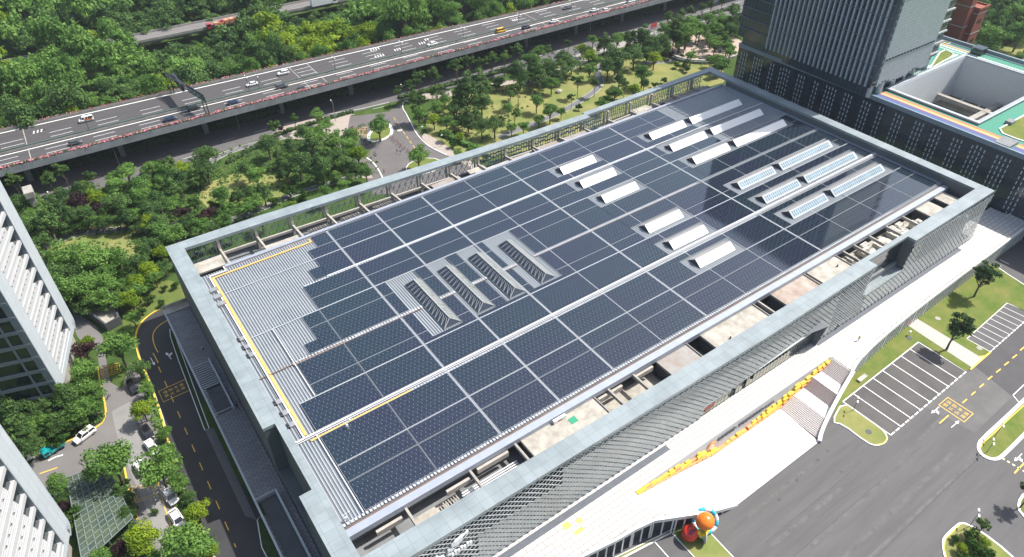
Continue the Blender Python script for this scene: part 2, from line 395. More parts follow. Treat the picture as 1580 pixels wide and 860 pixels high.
o = kb.build('kerb', KY, dr)
kb = MB(); strip(kb, PX([(210,532),(215,553),(232,592),(250,645),(262,690),(276,742),(297,790),(313,825),(330,862),(345,900)]), .45, -.02, .18); kb.build('kerb', KY, dr)
kb = MB(); strip(kb, PX([(211,531),(216,552),(233,591),(251,644),(263,689),(277,741),(299,789),(315,824),(332,861),(347,898)]), .25, -.02, .14); kb.build('kerb', KW, dr)
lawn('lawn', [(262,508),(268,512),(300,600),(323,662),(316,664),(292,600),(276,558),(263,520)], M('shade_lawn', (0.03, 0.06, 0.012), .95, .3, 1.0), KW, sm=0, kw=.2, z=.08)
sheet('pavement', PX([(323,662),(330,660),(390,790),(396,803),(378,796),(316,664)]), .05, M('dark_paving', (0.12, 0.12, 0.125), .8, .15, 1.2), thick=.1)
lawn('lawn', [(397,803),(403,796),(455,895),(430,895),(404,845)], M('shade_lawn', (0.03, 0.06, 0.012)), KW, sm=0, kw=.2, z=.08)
cr_ = sheet('road', PX([(100,480),(125,487),(148,503),(158,520),(162,545),(170,590),(188,600),(200,560),(214,570),(246,660),(262,700),(275,760),(290,830),(300,890),(205,890),(214,840),(210,800),(202,770),(194,735),(192,722),(178,716),(150,722),(104,738),(75,760),(30,790),(20,740),(60,703),(92,689),(132,665),(155,650),(163,636),(161,615),(153,590),(148,560),(120,520)]), -0.03, ASPHL)
sheet('road_patch', PX([(172,635),(200,620),(222,690),(245,745),(262,800),(252,860),(232,800),(206,740),(185,690)]), -.025, M('asphalt_pale2', (0.24, 0.235, 0.225), .85, .1, .2, detail=10), parent=cr_)
mb = MB()
strip(mb, smooth(PX([(151,567),(156,600),(162,622),(164,640),(156,656),(132,668),(94,687),(70,697)]), 2, False), .35, -.03, .16)
strip(mb, PX([(192,722),(197,748),(203,770),(212,802)]), .35, -.03, .16)
mb.build('kerb', KY, cr_)
mb = MB()
strip(mb, PX([(151,569),(183,560),(186,574),(156,584)]), .14, -.022, closed=True); strip(mb, PX([(154,571),(180,563.5),(182,573),(158,580.5)]), .12, -.022, closed=True)
strip(mb, PX([(203,751),(238,748),(242,765),(209,775)]), .14, -.022, closed=True); strip(mb, PX([(206,754),(235,751),(238,763),(212,771)]), .12, -.022, closed=True)
strip(mb, PX([(61,731),(88.5,721.5)]), .25, -.022); strip(mb, PX([(224,683),(233,700),(242,735),(253,780),(262,806),(266,825)]), .2, -.022)
strip(mb, PX([(258,792),(270,786)]), .15, -.022)
mb.build('yellow_marking', YPAINT, cr_)
strip(MB(), PX([(74,711),(86,705),(97,702)]), .35, -.022).build('white_marking', WPAINT, cr_)
text_mesh('road_lettering', '消防车道\n禁止占用', .8, tuple(W(168.5,572,-.02)), (0, 0, -.1), YPAINT, cr_, line=1.3, sx=1.3)
sheet('path', PX([(50,640),(66,650),(60,690),(66,702),(40,712),(46,690)]), -.015, M('path_pale', (0.45, 0.43, 0.38), .85, .15, 1.0))
lawn('lawn', [(150,545),(163,632),(155,650),(130,664),(90,684),(66,690),(60,600),(100,560),(140,520)], SOIL, None, sm=0, z=.02)
# small sunken terrace with glare off its pale floor behind the left tower
gt = thing('garden_terrace', 'pale stone garden terrace with a curved dark retaining wall beside the left tower', 'terrace', tuple(W(165,485)))
inv = gt.location.copy()
def loc_mb(mb, o=None):
    c = o if o is not None else inv
    mb.v = [(x-c[0], y-c[1], z-c[2]) for x, y, z in mb.v]; return mb
tp = PX([(115,478),(135,470),(176,466),(180,480),(186,498),(168,508),(150,494),(130,483)])
loc_mb(MB().prism(tp, -.1, 1.4)).build('floor', CONCP, gt)
loc_mb(strip(MB(), PX([(112,482),(132,486),(150,497),(168,511),(187,500),(182,480),(178,464)]), .5, 0, 2.6)).build('wall', CONCD, gt)
# --- plaza and street beyond the hall
st = sheet('road', [(-260,247.5),(-60,251.5),(-20,250.5),(14,248.5),(60,250.5),(100,250.5),(180,244),(260,237.5),(330,232),(420,226),(420,300),(-260,300)], -0.03, M('asphalt_street', (0.125, 0.12, 0.122), .85, .12, .12, detail=10))
mb = MB()
for x in (20,32,80,93,106,120,134,148,160,172,190,205,220,236,252,270,290): strip(mb, [(x, 253.6-x*.05 if x > 60 else 252.5), (x+5, 253.4-(x+5)*.05 if x > 60 else 252.5)], .18, -.02)
for x in range(-60, 330, 12): strip(mb, [(x, 257.2-max(0, x-60)*.035), (x+5, 257.2-max(0, x-55)*.035)], .18, -.02)
strip(mb, [(60,249.9),(96,249.6)], .2, -.02)
mb.build('white_marking', WPAINT, st)
pl = sheet('plaza', PX([(530,180),(560,178),(600,172),(622,158),(622,172),(640,195),(660,225),(700,245),(740,262),(640,300),(575,300),(560,262),(548,235),(530,228)]), -0.012, M('asphalt_plaza', (0.13, 0.12, 0.117), .85, .12, .12, detail=12))
mb = MB()
for a, b in (((607.5,181.5),(610.5,186)),((612.5,188.5),(615.5,193)),((617,196),(620,201)),((622,203),(625,207.5)),((627,210),(630,214.5)),((632,217.5),(635,221.5)),((637,224.5),(640,228.5))): strip(mb, PX([a, b]), .2, 0)
for k in range(6): strip(mb, PX([(545+k*.3, 199+k*2.2),(567+k*.1, 197+k*2.6)]), .22, 0)
mb.build('yellow_marking', YPAINT, pl)
mb = MB(); p = W(617,201); mb.quad(*[(p.x+1.1*math.cos(t*PI/8), p.y+1.1*math.sin(t*PI/8), 0.001) for t in range(16)]); mb.build('manhole_cover', CONCP, pl)
mb = MB(); strip(mb, smooth(PX([(622,158),(621,168),(627,176),(640,203),(650,216),(664,228),(690,240)]), 2, False), .35, -.01, .16)
strip(mb, smooth(PX([(563,242),(575,250),(584,262),(592,278)]), 2, False), .5, -.01, .16); strip(mb, PX([(500,177),(558,168),(600,158)]), .25, 0, .004); mb.build('kerb', KW, pl)
sheet('pavement', PX([(622,158),(690,150),(760,135),(800,128),(800,122),(700,138),(640,148)]), -.005, M('pavement_pink', (0.36, 0.31, 0.27), .85, .12, 1.0))
sheet('pavement', PX([(664,228),(690,240),(712,250),(730,262),(742,258),(700,232),(670,213),(655,205),(650,212)]), -.005, M('pavement_pink', (0.36, 0.31, 0.27)))
sheet('pavement', PX([(420,205),(440,192),(545,172),(540,180),(530,232),(548,245),(570,262),(575,275),(560,275),(530,240),(500,215),(440,215)]), -.006, M('pavement_pink', (0.36, 0.31, 0.27)))
sheet('pavement', PX([(800,128),(860,108),(900,78),(1000,52),(1100,22),(1100,30),(1010,58),(930,82),(880,110),(800,136)]), -.005, M('pavement_grey', (0.30, 0.29, 0.27), .85, .12, 1.0))
isl = smooth(PX([(568,210),(574,202),(588,192),(598,190),(604,197),(605,206),(598,213),(582,219),(570,219)]), 2)
o = sheet('traffic_island', isl, .12, LAWN, thick=.14)
strip(MB(), isl, 1.1, 0, .16, True).build('kerb', KW, o)
big = [(sum(p[0] for p in isl)/len(isl)*(-.08)+p[0]*1.08, sum(p[1] for p in isl)/len(isl)*(-.08)+p[1]*1.08) for p in isl]
strip(MB(), big, .18, 0, .004, True).build('yellow_marking', YPAINT, pl)
lawn('lawn', [(627,256),(640,248),(665,243),(690,252),(660,270),(628,268)], LAWN, KW, sm=1)
# park lawns and paths
def pk(px, mat=LAWNB, z=-.03): return sheet('lawn', smooth(PX(px), 1), z, mat)
pk([(655,175),(700,150),(760,140),(830,115),(870,95),(960,88),(1060,90),(1110,100),(1125,125),(1090,135),(960,180),(880,215),(780,240),(730,250),(700,235),(660,215)])
pk([(70,370),(100,358),(150,328),(220,318),(240,350),(190,370),(240,385),(200,400),(120,405),(60,400)])
pk([(300,300),(340,272),(400,262),(455,275),(440,300),(400,330),(330,330)])
pk([(200,440),(280,430),(310,470),(255,476),(222,495),(205,530),(185,500)], M('lawn_garden', (0.06, 0.11, 0.015), .95, 0, .15, alt=(.15, .17, .04), detail=12))
PATH = M('path_tarmac', (0.15, 0.155, 0.16), .85, .12, .5); PEDGE = CONCP
def path(px, w, z=-.02):
    pts = smooth(PX(px), 2, False); o = sheet('path', [], z, PATH) if False else strip(MB(), pts, w, z).build('path', PATH); o['kind'] = 'structure'
    for sgn in (-1, 1):
        q = []
        for i in range(len(pts)):
            d = Vector(pts[min(i+1, len(pts)-1)])-Vector(pts[max(i-1, 0)]); d.normalize(); q.append((pts[i][0]-d.y*sgn*w/2, pts[i][1]+d.x*sgn*w/2))
        strip(MB(), q, .3, z, .06).build('path_edging', PEDGE, o)
    return o
path([(40,392),(70,378),(100,367),(140,357),(190,354),(230,350),(300,345),(340,345),(400,325),(450,300),(520,280),(570,265)], 2.6)
path([(770,212),(800,200),(832,188),(868,172),(905,150),(922,138),(928,124),(920,108),(930,98),(948,88)], 2.8)
path([(990,97),(1020,97),(1040,92),(1055,85)], 2.6)
path([(320,252),(350,235),(400,220),(470,205),(530,196)], 3.0)
# round garden court near the tower
ct = W(1090,72)
o = sheet('garden_court', [(ct.x+20*math.cos(t*PI/16), ct.y+15*math.sin(t*PI/16)) for t in range(32)], -.02, M('court_stone', (0.42, 0.33, 0.27), .85, .1, .6))
strip(MB(), [(ct.x+21*math.cos(t*PI/16), ct.y+16*math.sin(t*PI/16)) for t in range(4, 30)], 1.4, -.02, .8).build('low_wall', CONC, o)
strip(MB(), [(ct.x+24*math.cos(t*PI/16), ct.y+19*math.sin(t*PI/16)) for t in range(8, 24)], .4, -.02, 1.1).build('low_wall', CONCG, o)
# far clearings
sheet('lawn', smooth(PX([(1540,75),(1580,60),(1620,80),(1620,130),(1560,110),(1535,90)]), 1), -.02, LAWNB)
sheet('path', PX([(1555,92),(1600,88),(1600,98)]), -.01, CONCP)
# ------------------------------------------------------------------ the exhibition hall
ZP = 22.4; ZR = 19.5; ZT = 6.0
CAP = brick('cladding_panels', (0.25, 0.295, 0.31), (0.285, 0.33, 0.345), (0.17, 0.20, 0.21), 2.2, 2.0, .03, .42, off=0.0, dirt=.25)
HALLW = M('hall_wall_grey', (0.10, 0.115, 0.125), 0.6, 0.1, 0.3)
hall = thing('exhibition_hall', 'long flat-roofed exhibition hall with grey parapet and diamond lattice cladding', 'building', (110, 110, 0))
HL = Vector((110, 110, 0))
def hb(mb, name, mats, parent=None, smooth=False):
    loc_mb(mb, HL); return mb.build(name, mats, parent if parent is not None else hall, smooth)
# parapet cap as ring of convex pieces, top z 22.4
OUT = [(10.5,166.7),(34.7,166.4),(116,162),(143.3,161.3),(143.3,162.4),(206,163.1),(205.8,58.6),(166.3,58.4),(166.3,60.8),(149.3,60.8),(149.3,58.2),(110,57.6),(70,57.9),(10.4,58.3),(10.4,79.1),(12.75,79.1),(12.75,96.8),(10.4,96.8)]
INN = [(14.3,163.3),(116,158.6),(143.3,158.3),(202.5,160.3),(202.4,62.2),(14.2,62.6)]
mb = MB()
def capq(*p, z1=ZP, z0=21.6): mb.prism(list(p), z0, z1)
capq((10.5,166.7),(34.7,166.4),(34.7,162.6),(14.3,163.3)); capq((34.7,166.4),(116,162),(116,158.9),(34.7,162.6))
capq((116,162),(143.3,161.3),(143.3,158.4),(116,158.9)); capq((143.3,162.4),(206,163.1),(202.5,160.6),(143.3,160.2))
capq((206,163.1),(205.8,58.6),(202.4,62.3),(202.5,160.6))
capq((205.8,58.6),(166.3,58.4),(166.3,61.9),(202.4,62.3)); capq((166.3,60.6),(149.3,60.6),(149.3,61.8),(166.3,61.9))
capq((149.3,58.2),(110,57.6),(110,61.8),(149.3,61.8)); capq((110,57.6),(70,57.9),(70,61.8),(110,61.8)); capq((70,57.9),(10.4,58.3),(14.2,62.7),(70,61.8))
capq((10.4,58.3),(10.4,79.1),(14.2,79.1),(14.2,62.7)); capq((12.75,79.1),(12.75,96.8),(14.2,96.8),(14.2,79.1)); capq((10.4,96.8),(10.5,166.7),(14.3,163.3),(14.2,96.8))
hb(mb, 'parapet_cap', CAP)
mb = MB()   # solid walls: left, far right, plus inner skins
mb.box(10.6, 13.9, 96.9, 166.2, 0, 21.6); mb.box(12.9, 13.9, 79.1, 96.9, 0, 21.6); mb.box(10.6, 13.9, 58.5, 79.0, 0, 21.6)
mb.box(10.6, 12.9, 79.1, 96.85, 0, 9.0)
mb.box(202.6, 205.6, 62.0, 152.5, 5, 21.6); mb.box(202.6, 205.6, 152.5, 162.9, 5, 15.2)
pieces(loc_mb(mb, HL), 'wall', HALLW, hall)
# core below the roof
mb = MB(); mb.box(14.0, 202.6, 70.6, 153.6, 0, 19.2)
mb.box(13.9, 202.6, 60.6, 70.6, 0, 14.2); mb.prism([(13.9,153.6),(202.6,153.6),(202.6,162.6),(143,161.8),(116,161.5),(34.7,165.9),(13.9,166.2)], 0, 14.6)
hb(mb, 'core_wall', CONCG)
# ribbed metal roof
def ribs_mat():
    m = bpy.data.materials.new('ribbed_metal_roof'); m.use_nodes = True; n = m.node_tree.nodes; l = m.node_tree.links; b = n['Principled BSDF']
    ge = n.new('ShaderNodeNewGeometry'); sx = n.new('ShaderNodeSeparateXYZ'); l.new(ge.outputs['Position'], sx.inputs[0])
    no = n.new('ShaderNodeTexNoise'); no.inputs['Scale'].default_value = 0.18; no.inputs['Detail'].default_value = 9; l.new(ge.outputs['Position'], no.inputs['Vector'])
    cr = n.new('ShaderNodeValToRGB'); cr.color_ramp.elements[0].position = .35; cr.color_ramp.elements[0].color = (.15, .175, .20, 1); cr.color_ramp.elements[1].position = .75; cr.color_ramp.elements[1].color = (.24, .25, .26, 1)
    l.new(no.outputs['Fac'], cr.inputs['Fac']); l.new(cr.outputs['Color'], b.inputs['Base Color']); b.inputs['Roughness'].default_value = .45; b.inputs['Metallic'].default_value = .25
    return m
ROOFM = ribs_mat()
mb = MB(); mb.box(14.3, 202.4, 70.9, 153.3, 19.2, 19.42); mb.cur = 1
x = 14.6
while x < 202.2: mb.box(x, x+.24, 71.0, 153.2, 19.42, 19.56); x += .62
hb(mb, 'roof', [ROOFM, M('roof_rib_crest', (0.40, 0.43, 0.455), .4, .05, .5, metal=.2)])
RIM = M('gutter_metal', (0.35, 0.385, 0.45), 0.45, 0.06, .5, metal=.2)
RUST = M('rusty_gutter', (0.16, 0.11, 0.085), 0.8, .2, .6)
mb = MB()
mb.box(14.3, 202.3, 68.75, 70.3, 18.3, 19.65)      # broad pale ledge in front
mb.box(20.8, 202.4, 153.35, 154.3, 18.9, 19.9)
mb.box(202.0, 202.55, 71, 153, 19.4, 19.8)
pieces(loc_mb(mb, HL), 'gutter', RIM, hall)
mb = MB(); mb.box(14.3, 202.3, 70.32, 70.78, 19.0, 19.5); mb.box(20.5, 202.0, 152.9, 153.3, 19.43, 19.5); pieces(loc_mb(mb, HL), 'gutter', RUST, hall)
# cable trays, walkways and yellow rails of the roof
TRAY = M('galvanised_tray', (0.50, 0.52, 0.55), .4, .06, 1.0); TRAYW = M('white_tray', (0.72, 0.71, 0.72), .4, .03, 1.0); YEL = M('yellow_tray', (0.62, 0.40, 0.12), .6, .1, 1.0)
tr = thing('cable_tray', 'white and yellow cable trays running along the ribbed roof between the solar arrays', 'cable tray', (110, 92, ZR))
XG = [18.9, 33.4, 47.5, 61.8, 76.3, 90.6, 104.6, 118.0, 131.8, 146.8, 160.0, 174.0, 188.5, 201.4]
mb = MB()
for i, x in enumerate(XG[2:13]):
    y0, y1 = 71.2, 152.8
    if i+2 in (2,3,4,6,9): mb.box(x-.19, x-.10, y0, y1, 19.6, 19.78); mb.box(x+.06, x+.15, y0, y1, 19.6, 19.78)
    else: mb.box(x-.05, x+.05, y0, y1, 19.6, 19.75)
for y, x0, x1, w2 in ((143.5,17.5,146.5,.06),(125.1,17.5,202,.07),(101.0,19,202,.06),(83.0,19,202,.04),(107.0,146.8,200,.04)):
    mb.box(x0, x1, y-w2, y+w2, 19.62, 19.78)
loc_mb(mb, Vector((110,92,ZR))).build('steel_tray', TRAY, tr)
mb = MB()
mb.box(14.6, 203, 92.15, 92.5, 19.75, 19.95); mb.box(14.6, 203, 91.75, 91.88, 19.75, 19.9); mb.box(16.2, 16.5, 92.5, 151.9, 19.7, 19.95); mb.box(16.2, 20.6, 151.65, 151.95, 19.7, 19.95); mb.box(20.3, 20.6, 151.95, 153.9, 19.7, 19.95)
mb.box(18.5, 18.68, 71.5, 92, 19.7, 19.85); mb.box(22.2, 22.38, 101.2, 125, 19.7, 19.85)
mb.box(40, 202.5, 135.3, 135.5, 19.7, 19.9)
loc_mb(mb, Vector((110,92,ZR))).build('white_tray', TRAYW, tr)
mb = MB(); mb.box(16.65, 17.2, 93, 151.2, 19.6, 19.75); mb.box(17.2, 42.6, 150.7, 151.2, 19.6, 19.75); mb.box(42.1, 42.6, 151.2, 152.2, 19.6, 19.75); mb.box(17.2, 39.2, 91.0, 91.45, 19.6, 19.75)
loc_mb(mb, Vector((110,92,ZR))).build('yellow_tray', YEL, tr)
def gangway(name, y, x0, x1, w_, dark, lab):
    o = thing(name, lab, 'walkway', ((x0+x1)/2, y, ZR)); L0 = Vector(((x0+x1)/2, y, ZR))
    mb = MB(); x = x0
    while x < x1: mb.box(x, x+.42, y-w_/2, y+w_/2, 19.62, 19.74); x += .72
    loc_mb(mb, L0).build('grating', TRAY, o)['kind'] = 'stuff'
    if dark: loc_mb(MB().box(x0, x1, y-w_/2-.28, y-w_/2-.08, 19.6, 19.82), L0).build('pipe', RUST, o)
    return o
gangway('roof_walkway', 112.25, 22, 53, .8, True, 'grated roof walkway between the bare metal and the leftmost dark skylight')
gangway('roof_walkway', 112.25, 58.4, 62.3, .8, True, 'short grated walkway between the first and second dark skylights')
gangway('roof_walkway', 112.25, 67.4, 71.2, .8, True, 'short grated walkway between the second and third dark skylights')
gangway('roof_walkway', 112.25, 76.4, 80.2, .8, True, 'short grated walkway between the third and fourth dark skylights')
gangway('roof_walkway', 112.4, 86, 145, .6, True, 'grated roof walkway right of the fourth dark skylight')
gangway('roof_walkway', 135.0, 34, 150, .55, False, 'long grated walkway beside the second row of solar arrays from the park side')
gangway('roof_walkway', 91.3, 39, 146, .45, False, 'grated walkway beside the long white cable tray down the middle of the roof')
gangway('roof_walkway', 71.2, 14.6, 178, .5, False, 'grated walkway along the eaves above the front gutter')
loc_mb(MB().box(14.5, 34, 112.0, 112.2, 19.6, 19.8), Vector((110,92,ZR))).build('pipe', RUST, tr)

# --- solar arrays
def pv_mat():
    m = bpy.data.materials.new('solar_cells'); m.use_nodes = True; n = m.node_tree.nodes; l = m.node_tree.links; b = n['Principled BSDF']
    ge = n.new('ShaderNodeNewGeometry'); sx = n.new('ShaderNodeSeparateXYZ'); l.new(ge.outputs['Position'], sx.inputs[0])
    def math_(op, a, b_=None, c=None):
        q = n.new('ShaderNodeMath'); q.operation = op
        for i, v in enumerate((a, b_, c)):
            if v is None: continue
            if isinstance(v, (int, float)): q.inputs[i].default_value = v
            else: l.new(v, q.inputs[i])
        return q.outputs[0]
    X, Y = sx.outputs[0], sx.outputs[1]
    # panels 1.0 x 1.65 m; fine pale joints; bright clamps at the corners of every second joint
    u = math_('DIVIDE', X, 1.0); v = math_('DIVIDE', Y, 0.84)
    row = math_('FLOOR', v); off = math_('MULTIPLY', math_('MODULO', row, 2.0), 0.5)
    uu = math_('FRACT', math_('ADD', u, off)); vv = math_('FRACT', v)
    du = math_('MULTIPLY', math_('SUBTRACT', uu, .5), 1.0); dv = math_('MULTIPLY', math_('SUBTRACT', vv, .5), .84)
    r2 = math_('ADD', math_('POWER', du, 2.0), math_('POWER', dv, 2.0))
    dot = math_('LESS_THAN', r2, .009)
    line = math_('LESS_THAN', math_('FRACT', math_('DIVIDE', Y, 1.68)), .03)
    line2 = math_('LESS_THAN', math_('FRACT', X), .03)
    no = n.new('ShaderNodeTexNoise'); no.inputs['Scale'].default_value = .045; no.inputs['Detail'].default_value = 3; l.new(ge.outputs['Position'], no.inputs['Vector'])
    cr = n.new('ShaderNodeValToRGB'); cr.color_ramp.elements[0].position = .38; cr.color_ramp.elements[0].color = (.009, .021, .030, 1)
    cr.color_ramp.elements[1].position = .62; cr.color_ramp.elements[1].color = (.012, .016, .033, 1); l.new(no.outputs['Fac'], cr.inputs['Fac'])
    mx = n.new('ShaderNodeMix'); mx.data_type = 'RGBA'; mx.inputs[7].default_value = (.05, .06, .075, 1); l.new(math_('MAXIMUM', line, line2), mx.inputs[0]); l.new(cr.outputs['Color'], mx.inputs[6])
    m2 = n.new('ShaderNodeMix'); m2.data_type = 'RGBA'; m2.inputs[7].default_value = (.16, .175, .195, 1); l.new(dot, m2.inputs[0]); l.new(mx.outputs[2], m2.inputs[6])
    l.new(m2.outputs[2], b.inputs['Base Color']); b.inputs['Roughness'].default_value = .05; b.inputs['IOR'].default_value = 1.95; b.inputs['Specular IOR Level'].default_value = .5
    return m
PV = pv_mat(); PVF = M('panel_frame', (0.30, 0.32, 0.34), .4, 0)
ROWS = [(71.7,78.5),(78.75,82.8),(83.15,91.0),(92.8,100.85),(101.15,104.4),(104.6,111.8),(112.9,120.3),(120.5,124.95),(125.25,129.55),(129.75,134.7),(135.6,143.35),(143.65,147.6),(147.8,152.75)]
SKX = [(116.5,129.3),(152.75,168.2),(171.1,195.6)]; SKY = [138.6,129.4,119.85,102.4,93.55,84.45]
pads = []
for (a, b_) in SKX:
    for k, y in enumerate(SKY):
        if k in (0,1,3,4): pads.append((a-2.6, b_+2.4, y-.4, y+4.7))
        else: pads.append((a-2.6, b_+2.4, y-1.0, y+4.8))
DSK = [(53.7,58.0),(62.7,67.1),(71.7,76.0),(80.9,85.2)]
pads += [(50.4,58.25,102.1,124.9),(61.4,67.35,102.1,124.9),(70.4,76.2,102.1,124.9),(78.4,86.9,102.1,124.9)]
pads += [(168.5,205,143,153.5),(170.6,205,134.4,143.6),(170.0,205,124.9,135.5),(171,196,119,125.2)]
pads += [(0,22.6,101,112.4),(0,26.1,112.4,116.2),(0,29.2,116.2,125.1),(0,33.5,125.1,135.4),(0,37.1,135.4,140),(0,40.2,140,148.2),(0,42.9,148.2,153.5)]
def carve(r, pads):
    rs_ = [r]
    for (a, b_, c, d) in pads:
        nx = []
        for (x0, x1, y0, y1) in rs_:
            if x1 <= a or x0 >= b_ or y1 <= c or y0 >= d: nx.append((x0, x1, y0, y1)); continue
            if x0 < a: nx.append((x0, a, y0, y1))
            if x1 > b_: nx.append((b_, x1, y0, y1))
            xa, xb = max(x0, a), min(x1, b_)
            if y0 < c: nx.append((xa, xb, y0, c))
            if y1 > d: nx.append((xa, xb, d, y1))
        rs_ = nx
    return [q for q in rs_ if q[1]-q[0] > .9 and q[3]-q[2] > .9]
arr = []
XE = XG[:]
for j, (y0, y1) in enumerate(ROWS):
    col = 0
    for i in range(len(XE)-1):
        gap = .52 if i in (1,2,3,5,8) else .26
        for r in carve((XE[i]+(.27 if i in (2,3,4,6,9) else .11), XE[i+1]-(.27 if i+1 in (2,3,4,6,9) else .11), y0, y1), pads):
            arr.append((j, r))
byrow = {}
for j, r in arr: byrow.setdefault(j, []).append(r)
npv = 0
for j in sorted(byrow):
    L = sorted(byrow[j], key=lambda r: (r[0], r[2]))
    for k, (x0, x1, y0, y1) in enumerate(L):
        c = Vector(((x0+x1)/2, (y0+y1)/2, ZR))
        size = 'broad' if (x1-x0)*(y1-y0) > 75 else ('narrow' if (y1-y0) < 5.5 and (x1-x0) > 5 else 'small')
        t = thing('solar_array', f'{size} solar array, {nth(k)} from left in {nth(j)} row from front parapet', 'solar panels', c, 0, 'solar arrays on the hall roof')
        loc_mb(MB().box(x0, x1, y0, y1, 19.74, 19.80), c).build('panel', PV, t)
        loc_mb(MB().box(x0-.05, x1+.05, y0-.05, y0, 19.6, 19.80).box(x0-.05, x1+.05, y1, y1+.05, 19.6, 19.80).box(x0-.05, x0, y0, y1, 19.6, 19.80).box(x1, x1+.05, y0, y1, 19.6, 19.80), c).build('frame', PVF, t)
        npv += 1

# --- skylights
GLARE = M('skylight_glare', (0.88, 0.87, 0.85), .35, .02, 1.0, spec=.6); SKG = M('skylight_glazing', (0.13, 0.23, 0.29), .08, .25, .5, spec=1.0); SKF = M('skylight_frame', (0.40, 0.43, 0.45), .35, .05)  # white slopes: same glazing as the paned ones, sun and sky glare painted in
SKB = M('skylight_back', (0.34, 0.32, 0.31), .5, .08, 1.0); SKD = M('skylight_end', (0.03, 0.04, 0.055), .35, 0)
wn = ['park-side', 'second', 'third', 'fourth', 'fifth', 'front-side']
for gi, (xa, xb) in enumerate(SKX):
    for k, y in enumerate(SKY):
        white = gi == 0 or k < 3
        cen = Vector(((xa+xb)/2, y+2.05, ZR)); gname = ['left', 'middle', 'right'][gi]
        lab = f"{'glare-painted white' if white else 'pale blue glazed'} ridge skylight, {wn[k]} one of the {gname} column of six"
        t = thing('skylight', lab, 'skylight', cen, 0, 'long ridge skylights on the hall roof')
        z0, z1 = 19.55, 21.15; yr = y+2.05; y1 = y+4.1
        loc_mb(MB().box(xa, xb, y, y1, 19.5, 19.72), cen).build('curb', SKF, t)
        mb = MB(); mb.quad((xa, y, z0+.18), (xb, y, z0+.18), (xb-.02, yr, z1), (xa+.02, yr, z1)); f_ = loc_mb(mb, cen).build('front_slope', GLARE if white else SKF, t)
        mb = MB(); mb.quad((xa, y1, z0+.18), (xa+.02, yr, z1), (xb-.02, yr, z1), (xb, y1, z0+.18)); loc_mb(mb, cen).build('back_slope', SKB, t)
        mb = MB(); mb.quad((xa-.03, y, z0), (xa-.03, yr, z1+.02), (xa-.03, y1, z0)); mb.quad((xb+.03, y, z0), (xb+.03, y1, z0), (xb+.03, yr, z1+.02)); loc_mb(mb, cen).build('end_wall', SKD, t)
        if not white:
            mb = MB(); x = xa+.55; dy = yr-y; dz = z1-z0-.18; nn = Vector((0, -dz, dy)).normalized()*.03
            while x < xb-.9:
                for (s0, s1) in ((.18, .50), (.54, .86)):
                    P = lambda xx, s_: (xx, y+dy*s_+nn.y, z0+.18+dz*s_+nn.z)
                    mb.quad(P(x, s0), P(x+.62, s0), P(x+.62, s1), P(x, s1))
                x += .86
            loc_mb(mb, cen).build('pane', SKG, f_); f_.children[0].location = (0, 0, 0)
DG = M('smoked_glazing', (0.035, 0.045, 0.065), .15, .1, spec=.8); DGF = M('skylight_grey_frame', (0.42, 0.43, 0.42), .5, .1, 1.0)
dn = ['leftmost', 'second', 'third', 'rightmost']
for k, (xa, xb) in enumerate(DSK):
    ya, yb = 102.6, 121.2; cen = Vector(((xa+xb)/2, (ya+yb)/2, ZR)); xr = (xa+xb)/2-.1; z1 = 21.3
    t = thing('skylight', f'dark glazed gable skylight set across the roof, {dn[k]} of the four', 'skylight', cen, 0, 'dark gable skylights across the hall roof')
    loc_mb(MB().box(xa, xb, ya, yb, 19.5, 19.85), cen).build('curb', DGF, t)
    mb = MB(); mb.quad((xa, ya, 19.85), (xr, ya+1.1, z1), (xr, yb-1.1, z1), (xa, yb, 19.85))
    loc_mb(MB().quad((xb, ya, 19.85), (xb, yb, 19.85), (xr, yb-1.1, z1), (xr, ya+1.1, z1)), cen).build('side_glazing', M('pale_grey_glazing', (.20, .215, .215), .3, .35, .9, detail=8), t)  # right slope in a paler, mottled grey than the left
    mb.quad((xa, ya, 19.85), (xb, ya, 19.85), (xr, ya+1.1, z1)); mb.quad((xa, yb, 19.85), (xr, yb-1.1, z1), (xb, yb, 19.85)); loc_mb(mb, cen).build('glazing', DG, t)
    mb = MB(); n_ = 13
    for q in range(n_+1):
        s = q/n_; ym = ya+(yb-ya)*s; yt = ya+1.1+(yb-ya-2.2)*s
        mb.bar((xa-.02, ym, 19.9), (xr, yt, z1+.04), .07, .04)
        mb.bar((xb+.02, ym, 19.9), (xr, yt, z1+.04), .07, .04)
        if q < n_: mb.bar((xa-.02, ym, 19.9), (xr-(xr-xa)*.15, ya+1.1+(yb-ya-2.2)*(q+.5)/n_, z1-.2), .07)
    mb.bar((xr, ya+1.1, z1+.05), (xr, yb-1.1, z1+.05), .18); mb.bar((xa, ya, 19.9), (xr, ya+1.1, z1), .12); mb.bar((xb, ya, 19.9), (xr, ya+1.1, z1), .12)
    loc_mb(mb, cen).build('frame', DGF, t)

